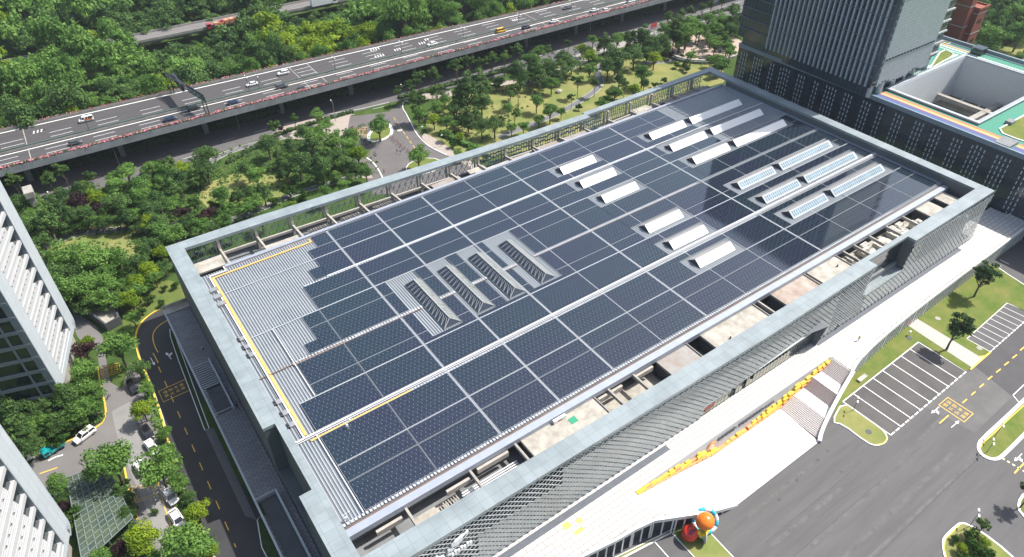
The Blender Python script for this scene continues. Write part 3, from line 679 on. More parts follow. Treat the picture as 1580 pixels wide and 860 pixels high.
# --- rear (park side) screen: columns, beams and open lattice under the cap
CB = M('beam_concrete', (0.40, 0.37, 0.33), .75, .15, .6)
def yin(x):  # inner edge of the rear cap
    P = [(14.3,163.3),(34.7,162.6),(116,158.9),(143.3,158.4),(202.5,160.6)]
    for (a, b_) in zip(P, P[1:]):
        if x <= b_[0]: return a[1]+(b_[1]-a[1])*(x-a[0])/(b_[0]-a[0])
    return P[-1][1]
LAT = M('lattice_steel', (0.30, 0.36, 0.38), .5, .1, 1.0)
mb = MB(); x = 14.0
while x < 202:
    yo = yin(x)+2.6; yo2 = yin(x+1.9)+2.6
    if x < 105:
        mb.bar((x, yo, 15.4), (x+1.9, yo2, 18.4), .13); mb.bar((x, yo, 18.4), (x+1.9, yo2, 15.4), .13); mb.bar((x, yo, 18.4), (x+1.9, yo2, 21.4), .13); mb.bar((x, yo, 21.4), (x+1.9, yo2, 18.4), .13)
        mb.bar((x, yo, 15), (x, yo, 21.6), .1)
    else:
        rr = random.Random(int(x*10))
        for q in range(2):
            xx = x+q*.95; mb.bar((xx, yo, 15), (xx, yo, 21.6), .16)
            for zz in (16.2, 17.8, 19.2, 20.6): mb.bar((xx, yo, zz+rr.uniform(-.4, .4)), (xx+.95, yo, zz+rr.uniform(-.4, .4)), .16, .5 if x < 150 else .2)
    mb.bar((x, yo, 18.4), (x+1.9, yo2, 18.4), .1)
    x += 1.9
hb(mb, 'rear_lattice', LAT)
if True:
    mb = MB(); x = 14
    while x < 202:
        mb.bar((x, yin(x)+2.7, 14.8), (min(x+12, 202.4), yin(min(x+12, 202.4))+2.7, 14.8), .7, 1.3); x += 12
    hb(mb, 'rear_beam', CONCG)
k = 0
xs_ = [22.3+9.75*i for i in range(9)]+[110,120.5,131,141.5,152,162.5,173,183.5,194]
mb = MB()
for x in xs_:
    yo = yin(x); mb.box(x-.35, x+.35, yo+.2, yo+.9, 14.6, 21.7); mb.box(x-.95, x-.6, yo+1.3, yo+1.7, 14.6, 21.7)
pieces(loc_mb(mb, HL), 'column', CB, hall)
mb = MB()
for i, x in enumerate(xs_):
    yo = yin(x); mb.bar((x, yo+.5, 18.3), (x+.05, 154.2, 18.9), .5, .6)
    if i < len(xs_)-1 and i not in (7,8,10,12): mb.bar((x, yo-.6, 17.6), (xs_[i+1], yin(xs_[i+1])-.6, 17.6), .5, .7)
pieces(loc_mb(mb, HL), 'cross_beam', CB, hall)
# flat concrete slabs over plant rooms in the rear trough
SL = M('slab_concrete', (0.34, 0.335, 0.33), .8, 0, .35, alt=(.27, .22, .18), detail=8)
def slab(name, px, z, mat, h=.5, par=hall, base=14.3):
    p = PX(px, z); mb = MB().prism(p, z-h, z); o = hb(mb, name, mat, par)
    mb = MB().prism([lerp((sum(q[0] for q in p)/len(p), sum(q[1] for q in p)/len(p)), q, .97) for q in p], base, z-h); hb(mb, 'plant_room_wall', CONCD, o); 
    return o
def slabw(x0, x1, y0, y1, z, mat, h=.45, base=14.3):
    o = hb(MB().box(x0, x1, y0, y1, z-h, z), 'slab', mat); w_ = MB().box(x0+.3, x1-.3, y0+.3, y1-.3, base, z-h); loc_mb(w_, HL).build('plant_room_wall', CONCD, o); return o
slabw(14.6, 21.8, 156.6, 161.3, 18.3, CONCP); slabw(32.2, 41.4, 155.0, 158.0, 18.3, CONCP)
slabw(82.5, 92.0, 154.5, 158.6, 18.3, SL); slabw(97.0, 117.5, 154.5, 157.2, 18.3, CONCP); slabw(95.6, 101.5, 157.2, 159.5, 18.2, CONCP)
slabw(119.5, 129, 154.6, 158.4, 18.3, SL); slabw(131, 141, 154.6, 158.3, 18.3, SL); slabw(145.8, 168, 154.5, 157.0, 18.2, CONCP); slabw(164, 171, 157, 160.2, 18.2, CONCP); slabw(178, 200, 154.6, 160.2, 17.6, SL)
# pipe racks on the rear side
for (x0, x1) in ((44,52.5),(53.6,62.5),(63.6,72)):
    t = thing('pipe_rack', f"rack of pale ducts and black pipes in the park-side roof trough, {['left','middle','right'][[44,53.6,63.6].index(x0)]} of three", 'pipe rack', ((x0+x1)/2, 157, 14.6), 0, 'pipe racks in the park-side roof trough'); c = t.location.copy()
    mb = MB(); rr = random.Random(int(x0))
    for i in range(7): yy = 155+i*.75; mb.bar((x0+rr.uniform(0,1), yy, 17.2), (x1-rr.uniform(0,1), yy, 17.2), .4, .3)
    loc_mb(mb, c).build('duct', CONCP, t)
    mb = MB()
    for i in range(6): xx = x0+.8+i*(x1-x0-1.6)/5; mb.bar((xx, 154.6, 17.9), (xx, 159.6, 17.9), .22); mb.bar((xx, 155, 14.6), (xx, 155, 17.8), .14)
    for i in range(3): mb.bar((x0, 155.6+i*1.5, 18.2), (x1, 155.6+i*1.5, 18.2), .16)
    loc_mb(mb, c).build('pipe', DARKM, t)

# --- front trough: plant room slabs, beams, air-conditioning units
slabw(50.2, 68.8, 62.2, 69.2, 18.5, CONCP); slabw(86.3, 95.6, 62, 69.2, 18.2, SL); slabw(99.7, 117.6, 63.2, 69.3, 18.5, CONCP)
slabw(123.9, 136.7, 62, 69.4, 18.4, M('slab_stained', (.46, .41, .36), .8, 0, .3, alt=(.28, .2, .16), detail=8)); slabw(137.6, 149.4, 62, 69.4, 18.5, CONCP)
slabw(186.0, 192.6, 62, 69.6, 18.5, CONCP); slabw(195.6, 200.8, 62, 69.7, 18.5, CONCP)
mb = MB()
for x in (25.2, 38.6, 48.9, 72.5, 79.5, 119.4, 152.6, 157.2, 164.0, 171.6, 179.5): mb.bar((x, 61.5, 18.3), (x, 69.4, 18.3), .45, .8)
pieces(loc_mb(mb, HL), 'cross_beam', CONC, hall)
mb = MB()
for (a, b_, y, z) in ((69.5,76,68.3,17.4),(80,85,68.5,17.4),(33,38,67.8,17.4),(40,47,68.4,17.6),(19,24,68,17.4),(150.8,185,69.6,18.9),(72,79,62.6,17.2)): mb.bar((a, y, z), (b_, y, z), .55, 1.2)
pieces(loc_mb(mb, HL), 'side_beam', CB, hall)
pieces(loc_mb(MB().box(26, 33, 62, 68.5, 14.2, 14.5).box(69.3, 85.8, 62, 69.3, 14.2, 14.6).box(150.2, 185, 62, 69.4, 14.2, 15.2).box(14.4, 25, 62, 64, 14.2, 16.6), HL), 'trough_floor', CONCP, hall)
ACW = M('unit_white', (0.62, 0.60, 0.53), .5, .08, 1.0); FAN = M('fan_black', (0.02, 0.02, 0.02), .5, 0)
def ac_unit(label, loc, L=1.9, Wd=.95, Hh=1.5, rz=0.0, group='air-conditioning units in the roof troughs', nf=2):
    t = thing('air_conditioner', label, 'air conditioner', loc, rz, group)
    MB().box(-L/2, L/2, -Wd/2, Wd/2, .12, Hh).box(-L/2+.1, -L/2+.3, -Wd/2, Wd/2, 0, .12).box(L/2-.3, L/2-.1, -Wd/2, Wd/2, 0, .12).build('casing', ACW, t)
    for i in range(nf):
        x = (i-(nf-1)/2)*L/nf; f_ = MB().lathe([(Wd*.4, Hh), (Wd*.4, Hh+.1), (Wd*.34, Hh+.1), (Wd*.34, Hh+.02)], (x, 0, 0), 16).build('fan_shroud', ACW, t)
        mb = MB().lathe([(Wd*.33, Hh+.03), (Wd*.33, Hh+.05)], (x, 0, 0), 14); mb.build('fan', FAN, f_)
    return t
for i in range(5):
    ac_unit(f'pale box air-conditioner with twin fans near the front left roof corner, {nth(i)} from the left', (17.2+i*1.7, 64.6+i*.02, 16.6), 1.6, 1.0, 1.3)
for i in range(7):
    ac_unit(f'white fan unit half under the front parapet beside the pipe bundle, {nth(i)} from the left', (34.6+i*1.95, 62.9, 14.6), 1.5, 1.0, 1.9)
t = thing('pipe_bundle', 'bundle of white insulated pipes in the front roof trough', 'pipes', (40, 65, 14.6)); c = t.location.copy()
mb = MB()
for i in range(6): mb.bar((34.5+i*.2, 64.2+i*.5, 16.4), (47.8, 64.2+i*.5, 16.4), .22)
loc_mb(mb, c).build('straight_run', WHITEM, t)
mb = MB()
for i in range(6): mb.bar((32.2+i*.55, 63, 15.6), (31.9+i*.55, 67.6, 15.6), .2)
loc_mb(mb, c).build('cross_run', CONCP, t)
big = [((153.9,66.5),2.2,1.6,2.0),((160.5,66.3),3.4,3.6,1.6),((155.5,64.0),1.5,1.5,1.2),((167.2,65.8),4.6,3.6,1.5),((175.2,66.4),5.6,4.0,1.5),((174.2,68.2),2.2,1.3,2.2),((177.5,68.0),2.4,1.4,2.2),((161.5,68.1),2.6,1.2,2.2),((181.8,66.4),1.3,1.4,2.0),((183.6,65.9),1.3,1.4,2.0)]
for i, ((x, y), L, Wd, Hh) in enumerate(big):
    ac_unit(f'large cream rooftop air handler in the right end of the front trough, {nth(i)} in order built from the left wall' if False else f"{'large' if L > 3 else 'small'} white rooftop air handler in the right front trough, {nth(sorted(range(len(big)), key=lambda q: big[q][0][0]).index(i))} from the left", (x, y, 15.2), L, Wd, Hh, group='air handlers in the right front trough', nf=2 if L > 1.6 else 1)
for i in range(3):
    t = thing('roof_fan', f'small grey exhaust fan box by the left parapet, {nth(i)} from back', 'exhaust fan', (15.6, [146,143,140][i], 19.55), .0, 'exhaust fans by the left parapet')
    MB().box(-.9, .9, -.7, .7, 0, .7).build('casing', METAL, t); MB().tube([(-1.2, 0, .45), (-1.9, 0, .45)], .45, 12).build('cowl', DARKM, t)
for i in range(6):
    y = [126,123,120,104,100.5,97.0][i]
    t = thing('roof_fan', f'small grey exhaust fan with black cowl beside the yellow cable tray, {nth(i)} from the back', 'exhaust fan', (15.3, y, 19.55), .0, 'exhaust fans by the left parapet'); t.scale = (.62,)*3
    MB().box(-.2, 1.7, -1.0, 1.0, 0, .6).build('casing', METAL, t); MB().tube([(-.3, -.5, .5), (-1.1, -.5, .5)], .4, 10).tube([(-.3, .6, .5), (-1.1, .6, .5)], .4, 10).build('cowl', DARKM, t)
    MB().bar((1.8, 0, .2), (2.6, .3, .9), .12).build('pipe', WHITEM, t)
for i, (x, y) in enumerate(((15.6,71.8),(24.3,92.4))):
    t = thing('weather_mast', ['white weather mast on tripod legs at the front left roof corner', 'small white sensor mast beside the long white tray'][i], 'mast', (x, y-i*2.6, 19.5))
    MB().tube([(0, 0, 0), (0, 0, 2.4)], .06, 6).bar((-.6, 0, 2.2), (.6, 0, 2.2), .08).build('pole', WHITEM, t)
    MB().box(-.35, .05, -.2, .2, .9, 1.5).ball((.6, 0, 2.35), .18).build('sensor_box', WHITEM, t); MB().bar((0, 0, .9), (.8, 0, 0), .05).bar((0, 0, .9), (-.5, .6, 0), .05).bar((0, 0, .9), (-.5, -.6, 0), .05).build('tripod', METAL, t)

for i, (x0, x1, z) in enumerate(((50.2,68.8,18.5),(99.7,117.6,18.5),(123.9,136.7,18.4),(137.6,149.4,18.5),(86.3,95.6,18.2))):
    mb = MB().box(x0, x1, 69.0, 69.2, z, z+.25).box(x1-.2, x1, 62, 69.0, z, z+.3).box(x0, x0+.2, 62, 69.0, z, z+.12)
    pieces(loc_mb(mb, HL), 'slab_upstand', CONC, hall)
t = thing('service_box', 'white service box with a small sign on the long pale slab in the front trough', 'box', (59.3, 68.3, 18.5)); MB().box(-1.5, 1.5, -.3, .3, 0, .9).build('cabinet', WHITEM, t); MB().box(-.5, .5, -.32, -.3, .3, .6).build('label_plate', PAINTS_RED if False else M('plate_red', (.4, .05, .04), .5, 0), t)
t = thing('green_mat', 'green mat lying on the long pale slab in the front trough', 'mat', (61.6, 66.8, 18.52)); MB().box(-.8, .8, -.7, .7, 0, .05).build('mat', M('mat_green', (.04, .32, .18), .9, .1), t)
for i, (x, y) in enumerate(((104.5,64.8),(111.8,69.6),(146,66.5))):
    t = thing('roof_vent', ['small dark vent pipe at the left of the stained slab','small vent box where the stained slab meets the eaves','small vent pipe on the right-hand pale slab'][i], 'vent', (x, y-.6, 18.5)); MB().tube([(0,0,0),(0,0,.6)], .18, 8).build('pipe', DARKM, t)
# --- front facade: dark glazing behind a folded diamond lattice
hb(MB().box(13.9, 202.6, 61.2, 61.6, 6.0, 21.6), 'facade_glazing', GLASSD)
FL = M('lattice_aluminium', (0.52, 0.55, 0.55), .45, .1, .8); FP = M('lattice_scale_panel', (0.34, 0.355, 0.345), .5, .12, .4)
rf = random.Random(12)
NX, NZ = 126, 11; X0, X1 = 10.9, 205.4; Z0, Z1 = 6.3, 21.55
foldk = [(10.9,0),(30,.9),(52,-.2),(80,1.0),(104,.1),(122,1.1),(140,-.1),(163,.9),(184,0),(205.5,.7)]
def fold(x, z):
    for (a, b_) in zip(foldk, foldk[1:]):
        if x <= b_[0]: k_ = a[1]+(b_[1]-a[1])*(x-a[0])/(b_[0]-a[0]); break
    else: k_ = .7
    t = (z-Z0)/(Z1-Z0)
    return 58.3+k_*.6*(1-abs(2*t-1.0))
def open_at(x, z):
    t = (z-Z0)/(Z1-Z0)
    if x < 34: return .0 if t > .25 else .45
    if x < 52: return .1 if t > .62 else .75
    if x > 172: return .25 if t > .45 else .55
    if 136 < x < 150: return .3 if t < .6 else .15
    v = .8+.15*math.sin(x*.31+z*.9)*math.sin(x*.13)
    if t > .9: v = .3
    if 108 < x < 130 and t < .5: v = .58
    return v
mbl = MB(); mbp = MB(); cw = (X1-X0)/NX; ch = (Z1-Z0)/NZ
def nod(i, j):
    x = X0+cw*i/2; z = Z0+ch*j/2; return Vector((x, fold(x, z), z))
recess = lambda x, z: (149.0 < x < 166.6 and z > 12.4+(166.6-x)*.02)
entr = lambda x, z: (92 < x < 131.5 and z < 9.2+(x-92)*.055)
for j in range(2*NZ+1):
    for i in range(2*NX+1):
        if (i+j) % 2: continue
        a = nod(i, j)
        for dj in (-1, 1):
            if 0 <= j+dj <= 2*NZ and i+1 <= 2*NX:
                b_ = nod(i+1, j+dj); m_ = (a+b_)/2
                if recess(m_.x, m_.z) or entr(m_.x, m_.z): continue
                mbl.bar(a, b_, .15, .1, up=(0, 1, 0))
        if j+2 <= 2*NZ and 0 < i < 2*NX:
            c0 = nod(i, j+1); s = open_at(c0.x, c0.z)*rf.uniform(.9, 1.05)
            if s < .12 or recess(c0.x, c0.z) or entr(c0.x, c0.z): continue
            q = [nod(i, j), nod(i+1, j+1), nod(i, j+2), nod(i-1, j+1)]
            q = [c0+Vector((-.10, 0, -.07))*(1 if s > .5 else 0)+(p-c0)*s+Vector((0, -.05+.12*((p.z-c0.z)/ch), 0)) for p in q]
            mbp.quad(*q)
hb(mbl, 'facade_lattice', FL); hb(mbp, 'facade_scale_panels', FP)
# entrance: glazed lower wall with pale panels and dark portal
mb = MB(); mb2 = MB(); hb(MB().bar((92, 58.5, 9.3), (131.5, 58.5, 11.5), .3), 'entrance_lintel', FL)
hb(MB().box(92, 131, 59.0, 59.2, 6.0, 12), 'entrance_glazing', M('entrance_glass', (0.05, 0.075, 0.09), .15, .1, spec=.8))
for i in range(33):
    x = 92.2+i*1.18; top = 9.1+(x-92)*.055
    mb2.bar((x, 58.6, 6), (x, 58.6, top), .1, .16)
    for r_ in range(2):
        if i in (7, 8, 11) or rf.random() < .05 or x > 121: continue
        mb.box(x+.1, x+1.08, 58.55, 58.75, 6.5+r_*1.35, 7.7+r_*1.35)
hb(mb, 'entrance_panel', M('beige_panel', (0.50, 0.47, 0.39), .6, .1, .8)); hb(mb2, 'mullion', DARKM)
mb = MB(); mb.box(92.4, 95.4, 58.3, 58.5, 7.6, 8.8); hb(mb, 'entrance_sign', M('sign_red', (.30, .08, .06), .6, 0))
PORT = M('portal_steel', (0.13, 0.145, 0.16), .5, .08, .5)
mb = MB(); mb.quad((124.5,59.0,11.4),(131.6,56.6,13.0),(131.6,60.8,13.3),(125,60.8,12.4)); mb.quad((131.6,56.6,13.0),(131.2,57.6,6),(131.2,60.8,6),(131.6,60.8,13.3)); mb.quad((124.2,60.8,6),(131.2,60.8,6),(131.6,60.8,13.3),(125,60.8,12.4))
hb(mb, 'portal', PORT)
# recess with a sloped ledge cut into the parapet
mb = MB(); mb.box(149.3, 166.3, 61.55, 61.62, 12.4, 21.6); hb(mb, 'recess_glazing', GLASSD)
mb = MB(); mb.quad((166.35,61.6,21.8),(166.35,58.6,21.8),(166.35,58.9,12.6),(166.35,61.6,12.6)); mb.quad((149.28,61.6,21.8),(149.28,61.6,12.6),(149.28,58.9,12.6),(149.28,58.6,21.8)); pieces(loc_mb(mb, HL), 'recess_side', HALLW, hall)
mb = MB(); mb.prism([(149.3,58.2),(166.3,58.6),(166.3,61.5),(149.3,61.5)], 12.35, 12.6); hb(mb, 'recess_ledge', CAP)
mb = MB(); x = 149.6
while x < 165.5:
    for k_ in range(7): mb.bar((x, 61.4, 12.8+k_*1.25), (x+.62, 61.4, 13.42+k_*1.25), .1); mb.bar((x+.62, 61.4, 13.42+k_*1.25), (x+1.25, 61.4, 12.8+k_*1.25), .1); mb.bar((x, 61.4, 14.05+k_*1.25), (x+.62, 61.4, 13.42+k_*1.25), .1); mb.bar((x+.62, 61.4, 13.42+k_*1.25), (x+1.25, 61.4, 14.05+k_*1.25), .1)
    x += 1.25
hb(mb, 'recess_lattice', FL)
# white bird-like emblem and lettering low down at the left of the facade
lg = thing('facade_emblem', 'white winged emblem and lettering fixed to the lattice facade at the front left', 'sign', (26, 58.2, 18))
mb = MB()
def leaf(mb, cx, cz, L, wd, ang):
    n0 = len(mb.v); pts = []
    for t in range(10):
        a = 2*PI*t/10; px_ = math.cos(a)*L*.5; pz = math.sin(a)*wd*.5*(1-.5*math.cos(a)); pts.append((cx+px_*math.cos(ang)-pz*math.sin(ang), cz+px_*math.sin(ang)+pz*math.cos(ang)))
    for y in (-.25, .15):
        mb.v += [(p[0], y, p[1]) for p in pts]
    mb.f.append(tuple(n0+i for i in range(10))); mb.m.append(0); mb.f.append(tuple(n0+10+i for i in reversed(range(10)))); mb.m.append(0)
    for i in range(10): mb.f.append((n0+i, n0+(i+1) % 10, n0+10+(i+1) % 10, n0+10+i)); mb.m.append(0)
for a in ((-1.2,-1.0,2.2,.9,.9),(-.4,-1.4,2.0,.8,.2),(3.6,.6,3.4,1.2,.5),(2.2,-.6,1.8,.9,.3),(5.0,1.2,1.6,.6,.8),(1.6,-1.4,1.1,.8,1.2)): leaf(mb, *a)
mb.build('emblem', WHITEM, lg)
lt = MB()
for i in range(7): lt.box(2.0+i*.62, 2.42+i*.62, -.2, .1, -3.0+i*.02, -2.2+(i % 2)*.3+i*.02)
lt.build('lettering', WHITEM, lg)
# ------------------------------------------------------------------ raised white terrace in front of the hall
PAVE = brick('terrace_paving', (0.58, 0.565, 0.54), (0.52, 0.505, 0.48), (0.27, 0.25, 0.23), 2.4, 1.2, .08, .55, dirt=.0)
SLAB = M('terrace_slab', (0.74, 0.73, 0.71), .5, .02, .4)
terr = thing('terrace', 'raised white paved terrace with grand stair in front of the hall', 'terrace', (120, 50, 0)); TL = Vector((120, 50, 0))
def tb(mb, name, mats, par=None): loc_mb(mb, TL); return mb.build(name, mats, par or terr)
ledge = PX([(560,1010),(894.6,860),(950,833),(979,816.5),(1009.7,802.4),(1045.5,797.3)], ZT)
rt = PX([(1314,574),(1326,555),(1345,535),(1372,511),(1400,488),(1418,474),(1436,460),(1480,427),(1530,390),(1580,352),(1640,310)], ZT)
YW = 53.2
LG = [(9.2,30.0)]+[p for p in ledge if p[0] > 20]
mb = MB().prism([(10.6,59.3)]+LG+[(70.2,44.3),(64.8,YW),(64.8,59.3)], ZT-.5, ZT).prism([(64.8,YW+.36),(131.2,YW+.36),(131.2,59.3),(64.8,59.3)], ZT-.5, ZT).prism([(131.2,59.3),(131.2,47.4)]+rt[1:]+[(226.5,58.9),(226.5,63.5),(206.2,63.5),(206.2,59.3)], ZT-.5, ZT)
tb(mb, 'paving', PAVE)
# lower plaza, ramp and stairs
mb = MB()
mb.quad((64.8,YW,ZT),(70.0,44.4,ZT),(78,42.6,2.9),(80,YW,2.9)); mb.quad((80,YW,2.9),(78,42.6,2.9),(85,41.2,0.1),(91,YW,0.1)); mb.quad((91,YW,0.1),(85,41.2,0.1),(112.6,41.3,0.1),(113.3,YW,0.1)); 
mb.quad((85,41.2,.1),(85,41.2,-.05),(112.6,41.3,-.05),(112.6,41.3,.1))
tb(mb, 'ramp', SLAB)
def yo_at(x): return 41.3+(47.2-41.3)*((x-112.6)/(130.9-112.6))**.75
TREAD = M('tread_nosing', (0.20, 0.12, 0.10), .7, .1)
mb = MB(); mn = MB()
fl = [(131.1,127.2,6.0,4.0),(124.0,121.3,4.0,2.0),(117.7,113.1,2.0,0.1)]
for (xa, xb, za, zb) in fl:
    n = 12
    for i in range(n):
        x1 = xa-(xa-xb)*i/n; x0 = xa-(xa-xb)*(i+1)/n; z = za-(za-zb)*(i+1)/n
        mb.prism([(x0,YW),(x0,yo_at(x0)),(x1,yo_at(x1)),(x1,YW)], -.05, z)
        mn.prism([(x0,YW),(x0,yo_at(x0)),(x0+.13,yo_at(x0)),(x0+.13,YW)], z, z+.012)
for (xa, xb, z) in ((127.2,124.0,4.0),(121.3,117.7,2.0)): mb.prism([(xb,YW),(xb,yo_at(xb)),(xa,yo_at(xa)),(xa,YW)], -.05, z)
st_ = tb(mb, 'stair', SLAB); loc_mb(mn, TL).build('nosing', TREAD, st_)
tb(MB().box(64.8, 131.2, YW, YW+.35, -.05, ZT+.02), 'retaining_wall', M('retaining_wall', (0.46, 0.46, 0.465), .7, .05, .4))
# coloured blocks stepping along the foot of the retaining wall (each block one piece of the wall's decoration)
BY = M('block_yellow', (0.80, 0.55, 0.04), .5, .08, .7); BO = M('block_orange', (0.85, 0.30, 0.10), .5, .1, .7)
rb = random.Random(5); mby = MB(); mbo = MB()
def zfloor(x):
    if x < 80: return 6-(x-64.8)/(80-64.8)*3.1
    if x < 91: return 2.9-(x-80)/11*2.8
    if x < 113: return .1
    return min(5.9, .1+(x-113)/18*5.9)
x = 65.6
while x < 130.6:
    zf = zfloor(x); room = ZT-zf; wd = rb.uniform(1.3, 2.1)
    gap_ = 90 < x < 97 or 99.5 < x < 101
    hmax = min(room*.45, 2.0 if x < 88 or x > 106 else 1.0)
    if hmax > .25:
        h_ = hmax*rb.uniform(.55, 1.0)*(.3 if gap_ else 1)
        (mby if rb.random() < .85 and not gap_ else mbo).box(x, x+wd, YW-.45-rb.uniform(0, .35), YW, zf, zf+h_)
        mbo.box(x, x+wd+.3, YW-.9, YW-.3, zf, zf+h_*.35)
        if rb.random() < .5: mby.box(x+.2, x+wd*.8, YW-.35, YW, zf+h_, zf+h_*1.35)
    x += wd*rb.uniform(.9, 1.15)
tb(mby, 'yellow_block', BY); tb(mbo, 'orange_block', BO)
mb = MB()
for (x, y, w_, h_) in ((50.6,54.6,1.6,1.3),(53.4,54.2,1.3,.9),(51.6,52.6,2.1,.9)): mb.quad((x,y,ZT+.006),(x+w_,y,ZT+.006),(x+w_,y+h_,ZT+.006),(x,y+h_,ZT+.006))
tb(mb, 'coloured_tile', M('tile_orange', (0.85, 0.55, 0.12), .6, .25, .8))
sg = thing('wall_sign', 'row of dark raised characters on the grey terrace retaining wall', 'sign', (100, YW-.1, 3.6)); mb = MB(); rq = random.Random(8)
x = 91.8
while x < 110.6:
    big_ = x < 106.3
    if abs(x-97.6) < .5: mb.box(x-100, x+.35-100, -.18, 0, -.2+.3, .1+.3); x += 1.0; continue
    hgt = 1.15 if big_ else .7; wd = .95 if big_ else .5
    for q in range(4 if big_ else 2): mb.box(x-100+q*wd/4, x-100+q*wd/4+.11, -.18, 0, .3-hgt*rq.uniform(.3,.5), .3+hgt*rq.uniform(.3,.5))
    for q in range(3 if big_ else 1): zz = .3+(q-1)*hgt*.32; mb.box(x-100, x-100+wd*.8, -.17, 0, zz, zz+.12)
    x += wd*1.22
mb.build('raised_character', DARKM, sg)
em = thing('wall_emblem', 'round orange emblem with a white centre on the terrace retaining wall', 'sign', (90.0, YW-.1, 3.4))
def disc(mb, r, y0, y1, n=24, cx=0, cz=0):
    b = len(mb.v)
    for y in (y0, y1): mb.v += [(cx+r*math.cos(2*PI*i/n), y, cz+r*math.sin(2*PI*i/n)) for i in range(n)]
    mb.f += [tuple(b+i for i in range(n)), tuple(b+n+i for i in reversed(range(n)))]+[(b+i, b+(i+1) % n, b+n+(i+1) % n, b+n+i) for i in range(n)]; mb.m += [0]*(n+2); return mb
disc(MB(), 1.25, -.22, 0).build('disc', BO, em); disc(MB(), .62, -.27, -.2, cz=-.25).build('centre', WPAINT, em); disc(MB(), .22, -.32, -.25, cz=-.25).build('dot', BO, em)
# fascia below the terrace edges: white edge beam + louvres over dark void
def fascia(pts, nstep, zt=ZT, zb=0.0, first=0, taper=None):
    mbw = MB(); mbf = MB(); mbg = MB()
    for i in range(len(pts)-1):
        a = Vector(pts[i]); b = Vector(pts[i+1]); za = zt if taper is None else taper[i]; zc = zt if taper is None else taper[i+1]
        mbw.bar((a.x, a.y, za-.35), (b.x, b.y, zc-.35), .5, .95)
        d = (b-a); L = d.length; d /= L; n_ = Vector((-d.y, d.x)); s = first
        inn = a+n_*.0
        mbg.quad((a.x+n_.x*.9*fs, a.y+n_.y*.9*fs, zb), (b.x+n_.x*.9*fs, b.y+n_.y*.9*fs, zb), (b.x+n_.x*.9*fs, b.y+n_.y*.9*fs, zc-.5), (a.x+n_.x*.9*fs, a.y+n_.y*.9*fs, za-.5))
        t = 0
        while t < L:
            p = a+d*t; zz = za+(zc-za)*t/L; mbf.bar((p.x, p.y, zb), (p.x, p.y, zz-.5), .16, .3); t += nstep
    return mbw, mbf, mbg
fs = 1
A_, B_, C_ = fascia(rt, 1.35); tb(A_, 'edge_beam', SLAB); tb(B_, 'louvre', WHITEM); tb(C_, 'inner_wall', CONCD)
fs = 1
A_, B_, C_ = fascia(ledge+[(74.5,43.0),(79.5,42.0),(85,41.2)], 2.0, taper=[ZT]*6+[4.6,2.6,.4]); tb(A_, 'edge_beam', SLAB); tb(B_, 'louvre', WHITEM); tb(C_, 'inner_wall', CONCD)
mb = MB(); prev = (112.6, 41.2, .3)
for i in range(1, 20):
    x = 112.6+18.4*i/19; p = (x, yo_at(x)-.15, .3+5.9*i/19); mb.bar(prev, p, .8, .9); prev = p
tb(mb, 'stair_parapet', SLAB)
mb = MB(); xx = [p for p in ledge[1:]]; 
for i in range(len(xx)-1):
    a = Vector(xx[i]); b = Vector(xx[i+1]); q = b-a; n_ = max(1, int(q.length/1.6))
    for k in range(n_): p = a+q*k/n_; mb.bar((p.x, p.y+.3, ZT), (p.x, p.y+.3, ZT+1.05), .06)
    mb.bar((a.x, a.y+.3, ZT+1.05), (b.x, b.y+.3, ZT+1.05), .07)
for i in range(len(rt)-1):
    a = Vector(rt[i]); b = Vector(rt[i+1]); q = b-a; mb.bar((a.x, a.y+.35, ZT+.55), (b.x, b.y+.35, ZT+.55), .07)
    for k in range(int(q.length/2.5)+1): p = a+q*k/(int(q.length/2.5)+1); mb.bar((p.x, p.y+.35, ZT), (p.x, p.y+.35, ZT+.55), .05)
pieces(loc_mb(mb, TL), 'handrail', METAL, terr) if False else tb(mb, 'handrail', METAL)
BAND = M('facade_foot_shade', (0.10, 0.11, 0.13), .6, .12, .8)  # shadow along the facade foot, painted as a darker flush strip
mb = MB(); mb.box(11, 80.3, 56.35, 57.75, ZT, ZT+.02); mb.box(131.7, 198, 57.15, 58.6, ZT, ZT+.02); pieces(loc_mb(mb, TL), 'shade_band', BAND, terr)

# ------------------------------------------------------------------ left side deck over the drive
deck = thing('side_deck', 'brick-paved upper deck with glass balustrade beside the left wall of the hall', 'terrace', (7, 120, 0)); DL = Vector((7, 120, 0))
def db(mb, name, mats, par=None): loc_mb(mb, DL); return mb.build(name, mats, par or deck)
DPAVE = brick('deck_paving', (0.24, 0.235, 0.245), (0.19, 0.19, 0.205), (0.07, 0.07, 0.08), 1.3, .65, .05, .5, dirt=.25)
mb = MB(); mb.box(4.6, 10.5, 139, 161.5, 5.4, 6.0); mb.box(4.6, 10.5, 94.7, 120.8, 5.4, 6.0); mb.box(9.0, 10.5, 120.8, 139, 5.4, 6.0); mb.box(8.9, 10.5, 30, 94.7, 5.4, 6.0)
db(mb, 'paving', DPAVE)
db(MB().box(4.6, 12, 161.5, 163.9, 5.4, 6.25).box(4.3, 12, 163.9, 164.15, 5.4, 7.2), 'end_wall', CONCP)
db(MB().box(5.4, 10.2, 30, 163.5, -.1, 5.4).box(4.6, 5.4, 30, 94.7, -.1, 1.0), 'under_wall', CONCD)
for o_ in deck.children:
    pass
mb = MB(); mb.box(4.3, 4.7, 30, 163.85, 5.7, 6.15); mb.box(4.3, 4.38, 30, 163.9, 7.05, 7.2); mb.box(8.6, 8.95, 120.8, 138.8, 6.0, 7.1); mb.box(4.6, 8.95, 120.7, 120.8, 6.9, 7.05); mb.box(8.5, 8.9, 30, 94.5, 6.0, 7.15); mb.box(4.6, 8.9, 94.6, 94.75, 6.95, 7.1)
